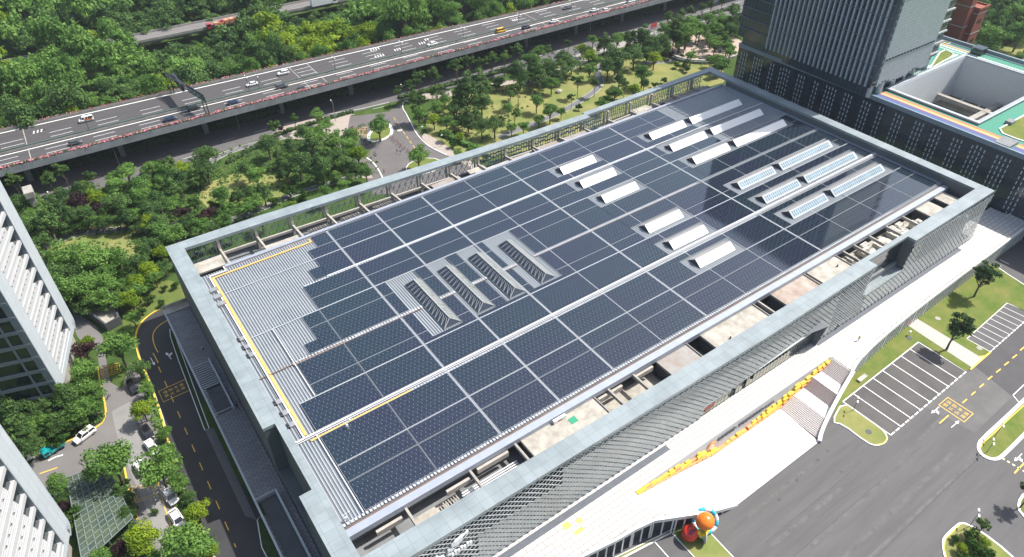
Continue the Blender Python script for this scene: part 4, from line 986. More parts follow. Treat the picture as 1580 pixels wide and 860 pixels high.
pieces(loc_mb(mb, DL), 'handrail', M('pale_rail', (.42, .47, .50), .4, .05), deck)
mb = MB()
for i in range(26): mb.box(4.7, 8.6, 138.6-i*.68, 138.95-i*.68, 6.0-i*.06, 6.12-i*.06)
db(mb, 'stair', METAL)
db(MB().box(4.7, 8.6, 121, 139, 4.0, 4.1).box(4.75, 8.6, 30, 94.4, 1.2, 1.4), 'lower_floor', DPAVE)

# ------------------------------------------------------------------ podium, tower and roof garden at the right
pod = thing('podium_building', 'dark glazed podium block with dashed white fins, roof running track and square atrium', 'building', (228, 110, 0)); PL = Vector((228, 110, 0))
def pb(mb, name, mats, par=None): loc_mb(mb, PL); return mb.build(name, mats, par or pod)
PZ = 24.0; PXW = 227.6
CURT = brick('curtain_wall', (0.014, 0.028, 0.048), (0.026, 0.042, 0.062), (0.05, 0.065, 0.085), 1.5, 2.0, .04, .1, plane='YZ', off=0, spec=1.0)
mb = MB()
mb.box(PXW, 236.6, 20, 168.5, 0, PZ-.02); mb.box(236.6, 287.5, 112.1, 168.5, 0, PZ-.02); mb.box(236.6, 287.5, 20, 79.9, 0, PZ-.02); mb.box(287.5, 297, 20, 130, 0, PZ-.02)
pieces(loc_mb(mb, PL), 'wall', CURT, pod)
GREENF = M('track_green', (0.05, 0.24, 0.165), .8, .08, .8)
mb = MB(); mb.box(228.2, 236.6, 20, 168, PZ-.02, PZ+.05); mb.box(236.6, 287.5, 112.1, 168, PZ-.02, PZ+.05); mb.box(236.6, 287.5, 20, 79.9, PZ-.02, PZ+.05); mb.box(287.5, 296.4, 20, 130, PZ-.02, PZ+.05)
pb(mb, 'roof', GREENF)
def trk(name, col, x0, x1, parts): 
    mb = MB()
    for (ya, yb) in parts: mb.box(x0, x1, ya, yb, PZ+.05, PZ+.058)
    pb(mb, name, M(name, col, .8, .06, 1.0))
pr = [(71.5,111.5),(20,66.5)]
trk('track_red', (0.55, 0.18, 0.09), 234.0, 235.2, pr); trk('track_orange', (0.62, 0.38, 0.15), 232.6, 234.0, pr); trk('track_purple', (0.12, 0.10, 0.22), 230.9, 232.6, pr); trk('track_blue', (0.05, 0.13, 0.30), 229.8, 230.9, pr)
mb = MB(); mb.box(237, 287, 113.6, 114.6, PZ+.05, PZ+.06); mb.box(290.5, 291.3, 60, 128, PZ+.05, PZ+.06); mb.box(288.6, 289, 60, 128, PZ+.05, PZ+.06); pb(mb, 'track_line', WPAINT)
trk('track_orange', (0.82, 0.42, 0.12), 292.3, 293.3, [(112,128)]); trk('track_purple', (0.17, 0.12, 0.38), 293.3, 294.3, [(112,128)])
mb = MB(); mb.box(PXW-.05, 228.2, 20, 168.7, PZ-.6, PZ+.9); mb.box(PXW, 297, 168.3, 168.8, PZ-.6, PZ+.9); mb.box(296.4, 297.2, 20, 130, PZ-.6, PZ+1.6); pieces(loc_mb(mb, PL), 'parapet', M('podium_parapet', (.22, .27, .32), .4, .08, .5), pod)
mb = MB(); mb.box(228.25, 228.5, 60, 112, PZ+.05, PZ+.5); mb.box(295.6, 295.9, 60, 128, PZ+.05, PZ+.5); pb(mb, 'guard_rail', WHITEM)
mb = MB(); mb.box(228.6, 234.5, 66.8, 71.2, PZ+.05, PZ+1.0); pb(mb, 'roof_hatch', CONCG)
mb = MB(); mb.box(292, 296.2, 108, 112, PZ+.05, PZ+2.6); pb(mb, 'roof_hatch', GLASSD)
mb = MB()
rm = random.Random(4)
ys = []
y = 166.5
while y > 40:
    n_ = rm.choice((2,3,3,4,4))
    for q in range(n_): ys.append(y-q*1.25)
    y -= n_*1.25+rm.uniform(2.0, 3.6)
for y in ys:
    z = PZ-1.6-rm.uniform(0, .6)
    while z > 6.4:
        mb.box(PXW-.28, PXW-.02, y-.12, y+.12, z-1.05, z); z -= 1.75
pb(mb, 'white_fin', M('fin_white', (.60, .66, .70), .5, .05, 1.0))['kind'] = 'stuff'
mb = MB()
for y in (128, 88, 66): mb.box(PXW-.12, PXW+.02, y-.12, y+.12, 6, PZ-.6)
for z in (9.5, 13, 16.5, 20): mb.box(PXW-.09, PXW+.02, 40, 168.4, z-.05, z+.05)
y = 167.2
while y > 40: mb.box(PXW-.07, PXW+.02, y-.035, y+.035, 6, PZ-.6); y -= 1.25
pb(mb, 'mullion', DARKM)
# atrium well
TILE = brick('pale_wall_tile', (0.66, 0.68, 0.69), (0.62, 0.64, 0.65), (0.42, 0.44, 0.46), .9, .45, .03, .5, off=.5, plane='XZ'); TILE2 = brick('pale_wall_tile_side', (0.66, 0.68, 0.69), (0.62, 0.64, 0.65), (0.42, 0.44, 0.46), .9, .45, .03, .5, off=.5, plane='YZ')
mb = MB(); mb.box(237.8, 286.6, 110.7, 111.2, 0, PZ+.4); pb(mb, 'atrium_wall', TILE)
mb = MB(); mb.box(286.6, 287.1, 80.8, 111.2, 4.5, PZ+.4); pb(mb, 'atrium_wall', TILE2)
mb = MB(); mb.box(237.3, 237.8, 80.8, 111.2, 0, PZ+.4); mb.box(237.8, 286.6, 80.8, 81.3, 0, PZ+.4); pieces(loc_mb(mb, PL), 'atrium_wall', TILE, pod)
mb = MB(); mb.box(236.6, 237.8, 79.9, 112.1, PZ+.4, PZ+.9); mb.box(286.6, 287.5, 79.9, 112.1, PZ+.4, PZ+.9); mb.box(237.8, 286.6, 79.9, 81.2, PZ+.4, PZ+.9); mb.box(237.8, 286.6, 110.8, 112.1, PZ+.4, PZ+.9); pb(mb, 'atrium_coping', M('coping', (.42, .46, .50), .5, .08, .5))
mb = MB()
for i in range(40):
    t_ = i/40
    mb.bar((238+48*t_, 80.5, PZ-.4), (238+48*t_, 80.5, PZ+1.6), .1); mb.bar((238+48*t_, 111.6, PZ+.9), (238+48*t_, 111.6, PZ+1.8), .1); mb.bar((236.6, 80+32*t_, PZ+.0), (236.6, 80+32*t_, PZ+.9), .1); mb.bar((287.3, 80+32*t_, PZ+.9), (287.3, 80+32*t_, PZ+1.8), .1)
pb(mb, 'guard_rail', METAL)
mb = MB(); mb.box(237.8, 286.6, 81.3, 110.7, 8.8, 9.0); pb(mb, 'atrium_floor', M('atrium_floor', (.20, .19, .17), .8, 0, .3, alt=(.05, .07, .03)))
mb = MB(); mb.box(262, 264.5, 81.3, 110.7, 11.5, 13); mb.box(275, 276.8, 81.3, 110.7, 11, 12.5); mb.box(250, 286.6, 92, 94, 11.2, 12.4); mb.box(243, 250, 96, 110.7, 11.5, 12.5); pieces(loc_mb(mb, PL), 'atrium_beam', CONC, pod)
mb = MB(); rm2 = random.Random(2)
for i in range(14): x = rm2.uniform(246, 284); y = rm2.uniform(83, 106); mb.box(x, x+rm2.uniform(1, 3.4), y, y+.5, 9.0, 9.8)
pieces(loc_mb(mb, PL), 'atrium_bench', WHITEM, pod)
# tower on columns
tow = thing('office_tower', 'tall dark glass office tower with pale vertical fins and tiled side wall', 'building', (240, 135, 0)); OL = Vector((240, 135, 0))
def ob(mb, name, mats, par=None, sm=False): loc_mb(mb, OL); return mb.build(name, mats, par or tow, sm)
TB = 27.6; TT = 94.0
TG = brick('tower_glass', (0.022, 0.042, 0.072), (0.035, 0.055, 0.085), (0.10, 0.13, 0.16), 1.6, 3.9, .08, .12, plane='YZ', off=0, spec=1.0)
TGX = brick('tower_glass_side', (0.020, 0.035, 0.045), (0.035, 0.047, 0.055), (0.20, 0.22, 0.235), 1.6, 3.9, .25, .12, plane='XZ', off=0, spec=1.0)
ob(MB().prism([(225.6,112.0),(256,112.0),(256,170),(227.2,170)], TB, TT).prism([(226.2,113),(255,113),(255,168),(228.3,168)], 24.05, TB), 'glazing', TG)
ob(MB().prism([(256.0,113.4),(268,113.4),(268,168),(256,168)], TB+1, TT-4), 'rear_wing', TGX)
mb = MB(); k = 0; y = 154.6
while y > 112.4:
    zz = TB+.2-.0*k; c_ = 0
    while zz < TT:
        mb.box(224.75, 225.62, y-.24, y+.24, zz, min(zz+7.55, TT+1)); zz += 7.8
    y -= 1.86; k += 1
ob(mb, 'fin', M('tower_fin', (0.40, 0.45, 0.52), .45, .06, 1.0))
mb = MB(); z = TB+3.9
while z < TT: mb.box(225.45, 225.6, 112.2, 155.5, z-.1, z+.1); mb.box(226.3, 227.1, 156, 169.9, z-.12, z+.12); z += 3.9
ob(mb, 'floor_band', M('band_grey', (.14, .16, .18), .5, .1, 1.0))
# tiled south wall, sawtooth lower edge
STILE = brick('tower_tiles', (0.50, 0.54, 0.57), (0.43, 0.475, 0.505), (0.22, 0.25, 0.28), .8, 1.1, .05, .45, plane='XZ', off=.5, metal=.2)
mb = MB(); x = 226.8; rr = random.Random(9)
while x < 256.6:
    zb = TB+.3+max(0, (1.2*math.sin((x-226)*.35)))+.5*((int((x-226)/.9)) % 2)
    mb.box(x, x+.86, 110.7, 111.3+.0, zb, TT+1); x += .9
ob(mb, 'tiled_wall', STILE)
ob(MB().box(226.7, 256.4, 111.3, 112.0, TB+2.5, TT), 'wall_core', CONCG)
mb = MB()
for z in (TB+9.5, TB+30, TB+50):
    for i in range(17): mb.box(227.4+i*1.75, 228.3+i*1.75, 110.45, 110.8, z, z+.55)
ob(mb, 'vent', DARKM)
mb = MB(); z = TB+2
while z < TT-4: mb.box(256.3, 268.4, 112.9, 113.4, z, z+.55); z += 3.9
ob(mb, 'balcony_band', M('band_pale', (.40, .42, .43), .5, .1, 1.0))
mb = MB()
for (x, y, r_) in ((227.0,112.6,.85),(233.0,112.6,1.2),(241.5,113.2,1.1),(249,113.6,1.0),(254.5,113.6,1.0),(264,114,1.0),(230,165.5,1.3)): mb.tube([(x, y, 24.0), (x, y, TB+.6)], r_, 20, False)
pieces(loc_mb(mb, OL), 'column', M('column_pale', (.50, .52, .54), .5, .06, .5), tow, True)
ob(MB().box(257, 262, 112.6, 113.0, TB+13, TB+15.4), 'orange_panel', M('panel_orange', (.75, .42, .12), .6, .2, 1.0))
# roof lawns
def rl(pts): 
    o = MB(); loc_mb(o.prism(pts, PZ+.05, PZ+.16), PL); o.build('roof_lawn', LAWN, pod); q = MB(); loc_mb(strip(q, pts, .45, PZ+.05, .3, True), PL); q.build('kerb', KW, pod)
rl(smooth(PX([(1432,110),(1440,98),(1453,77),(1471,83),(1470,88),(1447,100)], PZ), 1)); rl(smooth(PX([(1536,203),(1560,190),(1600,168),(1640,190),(1600,222),(1580,220)], PZ), 1)); rl(PX([(1452,63),(1466,67),(1463,69),(1452,66)], PZ))
mb = MB(); p = W(1559,191,PZ); mb.box(p.x-1.6, p.x+1.2, p.y-.8, p.y+1.2, PZ+.1, PZ+1.1); pb(mb, 'roof_hatch', CONCG)
# link between the hall and podium at terrace level is in shade
# red brick tower beyond
rtw = thing('brick_tower', 'red brick stair tower standing beyond the roof track', 'tower', (330, 140, 0)); p0 = W(1484,62,20); RL = Vector((p0.x, p0.y, 0)); rtw.location = RL
RB = brick('red_brick', (0.30, 0.085, 0.05), (0.25, 0.07, 0.045), (0.16, 0.06, 0.045), .8, .3, .03, .8, plane='XZ')
hz = W(1484,15,0)
def rb_(mb, name, mats): return mb.build(name, mats, rtw)
rb_(MB().box(-3.5, 3.5, -3.5, 3.0, 0, 34).box(-7.5, -3.6, -1.5, 5, 0, 40), 'wall', RB)
mb = MB()
for z in (8, 16, 24, 32): mb.box(-3.6, 3.6, -3.6, 3.1, z, z+.35).box(-7.6, -3.5, -1.6, 5.1, z+3, z+3.35)
rb_(mb, 'band', CONC)
rb_(MB().box(-3.8, 3.8, -3.8, -3.3, 33.7, 34.6).box(-3.8, -3.3, -3.3, 3.2, 33.7, 34.6).box(3.3, 3.8, -3.3, 3.2, 33.7, 34.6).box(-3.3, 3.3, 2.7, 3.2, 33.7, 34.6), 'parapet', RB)
mb = MB()
for z in (12, 20, 28): mb.box(-1.2, -.2, -3.62, -3.5, z, z+1.6).box(.6, 1.6, -3.62, -3.5, z, z+1.6)
rb_(mb, 'window', GLASSD)

# ------------------------------------------------------------------ two towers at the left edge
WT = brick('white_tower_panel', (0.46, 0.50, 0.54), (0.43, 0.47, 0.51), (0.28, 0.31, 0.34), 1.5, 3.9, .03, .4, plane='YZ', off=0)
WL = M('white_louvre', (0.44, 0.45, 0.46), .5, .04, .8); GF = M('grey_frame', (0.20, 0.235, 0.27), .45, .08, .5)
GL2 = brick('office_glass', (0.018, 0.04, 0.045), (0.03, 0.075, 0.06), (0.05, 0.06, 0.07), 1.3, 3.9, .05, .1, plane='XZ', off=.3, spec=1.0)
def blade(name, label, c1, c2, zb, zt, fw, win_f, louvre):
    """tower whose +X side runs from c1 (near) to c2 (far); broad pale bands frame a strip of balconies"""
    c1 = Vector(c1); c2 = Vector(c2); d = (c2-c1); L = d.length; d /= L; n = Vector((d.y, -d.x))     # n points +X
    t = thing(name, label, 'building', (c1.x, c1.y, 0), math.atan2(d.y, d.x))                        # local x along the side, local -y outward
    D = 34.0
    MB().box(.5, L-.5, 1.3, D, zb+.5, zt-1).build('core_wall', CONCG, t)
    # front glass face (x = 0 side) with frame grid
    gl = MB().box(.15, .5, .8, D, zb+1, zt-1); gl.build('glazing', GL2 if False else GLASSD, t)
    mb = MB(); z = zb+1.0
    while z < zt: mb.box(-.25, .2, .2, D, z-.45, z+.35); z += 3.9
    for i in range(12):
        y = 1.2+[0,2.6,9.4,12,19,21.4,28,30,33,33.5,33.8,34][i]
        if y < D: mb.box(-.18, .2, y-.18, y+.18, zb, zt)
    mb.build('frame', GF, t)
    # pale side bands: near band, far band, with rounded foot
    mb = MB(); k = fw
    for (a, b) in ((0, k), (L-k, L)): mb.box(a, b, -.0, 1.1, zb+2.2, zt)
    mb.box(.8, L-.8, 0, 1.1, zb+.6, zb+2.2)
    s = 8
    for i in range(s):
        a0 = PI/2*i/s; a1 = PI/2*(i+1)/s
        for (sx, ox) in ((1, 0), (-1, L)):
            x0 = ox+sx*(2.2-2.2*math.cos(a0)); x1 = ox+sx*(2.2-2.2*math.cos(a1)); z0 = zb+2.2-2.2*math.sin(a0); z1 = zb+2.2-2.2*math.sin(a1)
            mb.prism([(min(x0, x1), 0), (max(x0, x1), 0), (max(x0, x1), 1.1), (min(x0, x1), 1.1)], max(z0, z1)-.02, zb+2.25)
    mb.build('side_band', WT, t)
    mb = MB(); mb.box(-.15, .15, -.05, 1.3, zb+2, zt); mb.box(L-k-.15, L-k, .05, .9, zb+2.2, zt); mb.build('edge_trim', GF, t)
    # louvred balconies between the bands
    mb = MB(); md = MB(); z = zb+2.3; j = 0; ms = MB()
    while z < zt-3:
        x0, x1 = k, L-k-.2
        mb.box(x0, x1, .15, 1.2, z, z+.9)
        q = 0
        if louvre:
            zz = z+.9
            for q in range(5): mb.box(x0, x1-2.6, .25+.12*q, 1.2, z+.9+q*.42, z+1.2+q*.42)
        else:
            mb.box(x0, x1-3.0, .4, 1.2, z+.9, z+2.6)
        md.box(x1-2.6, x1-.3, .75, 1.25, z+.9, z+3.85)
        for q in range(6): ms.box(x0+1.0+q*(x1-x0-4)/6, x0+1.22+q*(x1-x0-4)/6, .3, .42, z+2.3, z+2.5)
        z += 3.9; j += 1
    mb.build('balcony', WL, t); md.build('window', GLASSD, t); ms.build('bracket', DARKM, t)
    MB().box(1.5, L-1.5, 1.5, D, 0, zb+.6).build('base_wall', CONC, t)
    MB().box(0, L, 0, D, zt-1, zt).build('roof', CONCG, t)
    return t
B1 = W(97,610,5); B2 = W(118,500,5)
blade('office_building', 'tall left office block with white louvred balconies and dark glass end', (B1.x, B1.y), (B2.x, B2.y), 5, 66, 5.0, 1, False)
C2 = W(112,812,5); dd = Vector((B2.x-B1.x, B2.y-B1.y)).normalized()
blade('office_building', 'pale tiled tower with slanting white louvres at the bottom left corner', (C2.x-dd.x*27, C2.y-dd.y*27), (C2.x, C2.y), 5, 78, 5.2, 1, True)
# ------------------------------------------------------------------ elevated highway
ZH = 12.0
def Yn(x): return 255.2-.0165*x
def Ym(x): return 266.9-.030*x
def Yf(x): return 285.2-.0463*x
hw = thing('elevated_highway', 'six-lane elevated highway with planted parapets crossing behind the hall', 'viaduct', (100, 270, 0)); HWL = Vector((100, 270, 0))
def wb(mb, name, mats, par=None): loc_mb(mb, HWL); return mb.build(name, mats, par or hw)
xs = list(range(-260, 441, 20))
def ribbon(mb, fa, fb, z, xs=xs, thick=0):
    for a, b in zip(xs, xs[1:]):
        mb.quad((a, fa(a), z), (b, fa(b), z), (b, fb(b), z), (a, fb(a), z))
        if thick: mb.quad((a, fa(a), z-thick), (b, fa(b), z-thick), (b, fa(b), z), (a, fa(a), z)); mb.quad((b, fb(b), z-thick), (a, fb(a), z-thick), (a, fb(a), z), (b, fb(b), z)); mb.quad((a, fb(a), z-thick), (b, fb(b), z-thick), (b, fa(b), z-thick), (a, fa(a), z-thick))
    return mb
wb(ribbon(MB(), Yn, Yf, ZH-.1, thick=1.6), 'deck', CONCG)
wb(ribbon(MB(), lambda x: Yn(x)+.5, lambda x: Yf(x)-.5, ZH), 'carriageway', ASPH3)
mb = MB()
ribbon(mb, lambda x: Yn(x)-.25, lambda x: Yn(x)+.3, ZH+.9, thick=1.0); ribbon(mb, lambda x: Yf(x)-.3, lambda x: Yf(x)+.25, ZH+.9, thick=1.0); ribbon(mb, lambda x: Ym(x)-.25, lambda x: Ym(x)+.25, ZH+.75, thick=.7)
wb(mb, 'parapet', CONC)
mb = MB(); ribbon(mb, lambda x: Yn(x)-.5, lambda x: Yn(x)-.25, ZH+.6, thick=2.3); wb(mb, 'fascia', M('fascia_grey', (.27, .28, .29), .7, .2, .25, detail=10))
mb = MB()
for f_, w_ in ((lambda x: Ym(x)-1.1, .5),(lambda x: Ym(x)+.75, .16),(lambda x: Yf(x)-1.4, .55),(lambda x: Yn(x)+.9, .12)):
    ribbon(mb, lambda x, f_=f_, w_=w_: f_(x)-w_/2, lambda x, f_=f_, w_=w_: f_(x)+w_/2, ZH+.006)
for off, ref in ((3.3, 'n'), (6.6, 'n'), (3.6, 'm'), (7.1, 'm'), (10.4, 'm')):
    x = -250+({'n': 3, 'm': 6}[ref])
    while x < 420:
        if not (off == 10.4 and x < 80):
            y = (Yn(x)+1.0+off if ref == 'n' else Ym(x)+1+off); mb.quad((x, y-.1, ZH+.006), (x+7, y-.1-.2, ZH+.006), (x+7, y+.1-.2, ZH+.006), (x, y+.1, ZH+.006))
        x += 15
for (px, py, n) in ((571,78,4),(578,88,4),(608,78,3),(646,68,3),(50,205,3),(790,32,3),(655,62,2)):
    p = W(px, py, ZH)
    for q in range(n): mb.quad((p.x+q*1.2, p.y-1.0, ZH+.008), (p.x+q*1.2+.5, p.y-1.0, ZH+.008), (p.x+q*1.2+.9, p.y+1.0, ZH+.008), (p.x+q*1.2+.4, p.y+1.0, ZH+.008)); mb.quad((p.x, p.y-.15, ZH+.009), (p.x+n*1.4, p.y-.15, ZH+.009), (p.x+n*1.4, p.y+.1, ZH+.009), (p.x, p.y+.1, ZH+.009))
wb(mb, 'lane_marking', WPAINT)
mb = MB()
for x in (84.5, 92, -12, 200, 300): mb.quad((x, Yn(x)+.6, ZH+.01), (x+.3, Yn(x)+.6, ZH+.01), (x+1.0, Yf(x)-.6, ZH+.01), (x+.7, Yf(x)-.6, ZH+.01))
wb(mb, 'expansion_joint', CONC)
mb = MB()
for a, b in zip(xs, xs[1:]): mb.bar((a, Ym(a), ZH+1.05), (b, Ym(b), ZH+1.05), .3, .5)
wb(mb, 'median_screen', M('median_green', (.10, .15, .13), .8, .2, .8))
mb = MB()
for x in range(-75, 420, 30):
    if abs(x+15) < 4: pass
    for y in (Yn(x)+13, Yf(x)-7): mb.box(x-.9, x+.9, y-1, y+1, -.05, ZH-3)
    mb.prism([(x-1.1, Yn(x)+5), (x+1.1, Yn(x)+5), (x+1.1, Yf(x)-4), (x-1.1, Yf(x)-4)], ZH-3, ZH-1.7)
pieces(loc_mb(mb, HWL), 'pier', CONCG, hw)
# leftover pier head beside the near edge
pr_ = thing('ramp_pier', 'freestanding concrete pier with open cap beside the viaduct', 'pier', tuple(W(66,340))); 
MB().box(-.9, .9, -.9, .9, 0, 9.2).build('column', CONC, pr_); MB().box(-1.3, 1.3, -1.6, 3.5, 9.2, 11.2).build('cap', CONC, pr_)
# flower boxes: individual clumps of pink/red blossom with foliage form one planting per side
def flowers(name, fy, x0, x1, label, mats, seed, dens, z=ZH+1.0):
    o = thing(name, label, 'flowers', (100, fy(100), z)); c = o.location.copy(); r_ = random.Random(seed)
    b1 = MB(); b2 = MB(); b3 = MB(); x = x0
    while x < x1:
        y = fy(x)+r_.uniform(-.15, .15); s = r_.uniform(.17, .31)*(1 if seed == 1 else .7); on = math.sin(x*.23+seed)+math.sin(x*.071)*1.3+r_.uniform(-.8, .8)
        tgt = b3 if r_.random() < .22 else (b1 if on > -.3 else b2)
        for q in range(3):
            cc = Vector((x+r_.uniform(-.4, .4), y+r_.uniform(-.3, .3), z+r_.uniform(-.1, .4))); u = Vector((r_.uniform(-1, 1), r_.uniform(-1, 1), r_.uniform(-.4, 1))).normalized()*s; v = u.orthogonal().normalized()*s
            tgt.quad(cc-u-v, cc+u-v*.8, cc+u+v, cc-u*.8+v)
        x += r_.uniform(.25, .55)/dens
    for b, m_, nme in ((b1, mats[0], 'blossom'), (b2, mats[1], 'blossom'), (b3, mats[2], 'foliage')):
        loc_mb(b, c).build(nme, m_, o)
    loc_mb(ribbon(MB(), lambda x: fy(x)-.3, lambda x: fy(x)+.3, z-.05, thick=.4), c).build('trough', CONCD, o)
PINK = M('blossom_pink', (.50, .20, .22), .8, .25, .6); RED = M('blossom_red', (.34, .07, .07), .8, .25, .6); FOL = M('flower_leaf', (.06, .12, .02), .9, .3, .7)
flowers('flower_trough', lambda x: Yn(x)-.1, -60, 330, 'dense band of pink blossom along the near parapet of the elevated highway', (PINK, PINK, FOL), 1, 1.5)
flowers('flower_trough', lambda x: Yf(x)+.1, -60, 300, 'sparser red and pink blossom along the far parapet of the elevated highway', (RED, PINK, FOL), 5, .55)
# hedge and verge under the viaduct
HEDG = M('hedge_green', (.03, .065, .012), .95, .35, .8, bump=0)
def hedge(name, label, pts, w_, h_, seed, mat=HEDG, jitter=.25, leaf=.35, world=True, dens=7):
    """clipped hedge: rough box of leaf faces"""
    P = pts if world else PX(pts); o = thing(name, label, 'hedge', (P[0][0], P[0][1], 0)); c = o.location.copy(); r_ = random.Random(seed); mb = MB()
    strip(mb, P, w_*.85, 0, h_*.85)
    for a, b in zip(P, P[1:]):
        a = Vector(a); b = Vector(b); d = b-a; L = d.length; d /= L; n = Vector((-d.y, d.x))
        for q in range(int(L*dens)):
            t = r_.uniform(0, L); s = r_.uniform(-.5, .5)*w_; top_ = r_.random() < .6
            cc = Vector((a.x+d.x*t+n.x*(s if top_ else math.copysign(w_/2, s)), a.y+d.y*t+n.y*(s if top_ else math.copysign(w_/2, s)), h_*(1 if top_ else r_.uniform(.1, 1))+r_.uniform(-jitter, jitter)))
            u = Vector((r_.uniform(-1, 1), r_.uniform(-1, 1), r_.uniform(-.6, .6))).normalized()*leaf; v = u.orthogonal().normalized()*leaf*.8; mb.quad(cc-u-v, cc+u-v, cc+u+v, cc-u+v)
    loc_mb(mb, c).build('foliage', mat, o); return o
hedge('hedge', 'long dark hedge in the shade under the elevated highway', [(x, Yn(x)+15.5) for x in range(-100, 420, 20)], 6.0, 2.4, 3, leaf=.5, dens=10)
hedge('hedge', 'low clipped hedge strip between street and footway left of the plaza', [tuple(W(350,253))[:2], tuple(W(420,213))[:2], tuple(W(455,200))[:2], tuple(W(545,173))[:2]], 1.6, .9, 4)
hedge('hedge', 'low hedge strip with street trees between street and footway right of the plaza', [tuple(W(x, y))[:2] for x, y in ((615,152),(640,146),(700,130),(760,115),(800,104))], 2.4, 1.0, 5)
hedge('hedge', 'far low hedge strip beside the street near the office tower', [tuple(W(x, y))[:2] for x, y in ((1025,43),(1060,33),(1100,22),(1140,10))], 2.2, 1.0, 6)
hedge('hedge', 'bright green hedge curving behind the bus-side gate near the hall parapet', [tuple(W(x, y))[:2] for x, y in ((678,208),(700,216),(722,226),(745,234))], 2.0, 1.6, 7, M('hedge_bright', (.07, .16, .02), .9, .3, .8))
# gantry
gx = W(321,180,ZH).x
gt_ = thing('sign_gantry', 'dark steel gantry with green direction sign spanning the elevated highway', 'gantry', (gx, Yn(gx)+.1, ZH)); ya = 0; yb = Yf(gx)-Yn(gx)-1.2; tilt = -5.2
mb = MB()
for (x, y) in ((-.55, 0), (.55, 0)): mb.bar((x, y, 0), (x, y, 7.6), .28); mb.bar((x+tilt, yb, 0), (x+tilt, yb, 7.6), .28)
pieces(mb, 'post', DARKM, gt_)
mb = MB()
for dx in (-.55, .55):
    for z in (7.3, 8.3): mb.bar((dx, 0, z), (dx+tilt, yb, z), .2)
n_ = 18
for i in range(n_):
    t0, t1 = i/n_, (i+1)/n_
    for dx in (-.55, .55): mb.bar((dx+tilt*t0, yb*t0, 7.3 if i % 2 else 8.3), (dx+tilt*t1, yb*t1, 8.3 if i % 2 else 7.3), .12)
    mb.bar((-.55+tilt*t0, yb*t0, 8.3), (.55+tilt*t0, yb*t0, 8.3), .12)
mb.build('truss', DARKM, gt_)
q0, q1 = .03, .48
MB().quad((.75+tilt*q0, yb*q0, 5.2), (.75+tilt*q1, yb*q1, 5.2), (.75+tilt*q1, yb*q1, 8.2), (.75+tilt*q0, yb*q0, 8.2)).quad((.70+tilt*q0, yb*q0, 5.2), (.70+tilt*q0, yb*q0, 8.2), (.70+tilt*q1, yb*q1, 8.2), (.70+tilt*q1, yb*q1, 5.2)).build('sign_panel', M('sign_green', (.02, .20, .13), .5, .05), gt_)
MB().box(-.9+tilt*.55, .0+tilt*.55, yb*.5, yb*.95, 5.6, 8.4).build('sign_panel', DARKM, gt_)
# lamps
def lamp(name, label, loc, h=9.0, arms=2, al=1.6, rz=0.0, group='lamp posts', col=METAL, r=.11, dirv=(1, 0)):
    t = thing(name, label, 'lamp post', loc, rz, group)
    MB().tube([(0, 0, 0), (0, 0, h)], [r, r*.6], 8).build('pole', col, t)
    for i in range(arms):
        s = 1 if i == 0 else -1
        a = MB().tube([(0, 0, h-.1), (s*al*.5, 0, h+.25), (s*al, 0, h+.3)], r*.5, 6).build('arm', col, t)
        MB().box(s*al-.35, s*al+.35, -.16, .16, h+.22, h+.38).build('lamp_head', WHITEM, a)
    return t
for i, (px, py) in enumerate(((390,149),(435,143) ,(404,143),(516,110),(618,85),(711,61),(796,40),(875,20),(138,202))):
    if i in (1,): continue
    p = W(px, py, ZH); x = p.x
    lamp('street_lamp', f'tall dark lamp post on the highway median, {nth([138,390,404,516,618,711,796,875].index(px))} from the left', (x, Ym(x), ZH), 5.8 if i else 6.5, 2, 1.2, PI/2, 'lamp posts on the highway median', DARKM)
for i, (px, py, h) in enumerate(((92,335,8.5),(41,308,7),(187,240+21,8),(370,200,8),(518,187,8),(624,160,7.5),(813,75,7),(910,55,7),(716,85,7))):
    p = W(px, py); lamp('street_lamp', f'slim street lamp standing beside the road below the viaduct, {nth(sorted([92,41,187,370,518,624,813,910,716]).index(px))} from the left', (p.x, p.y, 0), h, 1, 1.4, PI/2, 'street lamps beside the lower road')
for i, (px, py, lab) in enumerate(((1316,634,'low lamp post on the rounded lawn tip beside the bus bays'),(1521.8,699,'low lamp post at the rounded end of the right-hand lawn'),(1533.5,676,'double-headed lamp post further along the right-hand lawn'),(1495,813,'double-headed lamp post over the shrubs of the bottom island'),(1443,585,'lamp post by the footpath across the front lawn'))):
    if i == 4: continue
    p = W(px, py); lamp('lamp_post', lab, (p.x, p.y, .05), 3.6 if i < 2 else 4.6, 2, .7, .5, None, DARKM, .07)
for i, (px, py) in enumerate(((651,213),(681,226),(662,200))):
    p = W(px, py); lamp('lamp_post', f"park lamp post by the plaza gate, {nth([651,662,681].index(px))} from the left", (p.x, p.y, 0), 4.2, 1, .5, 0, 'park lamp posts by the plaza gate', METAL, .09)
p = W(129,660); lamp('lamp_post', 'lamp post behind the white car at the campus kerb', (p.x, p.y, 0), 4.0, 1, .4, .5, None, METAL, .09)
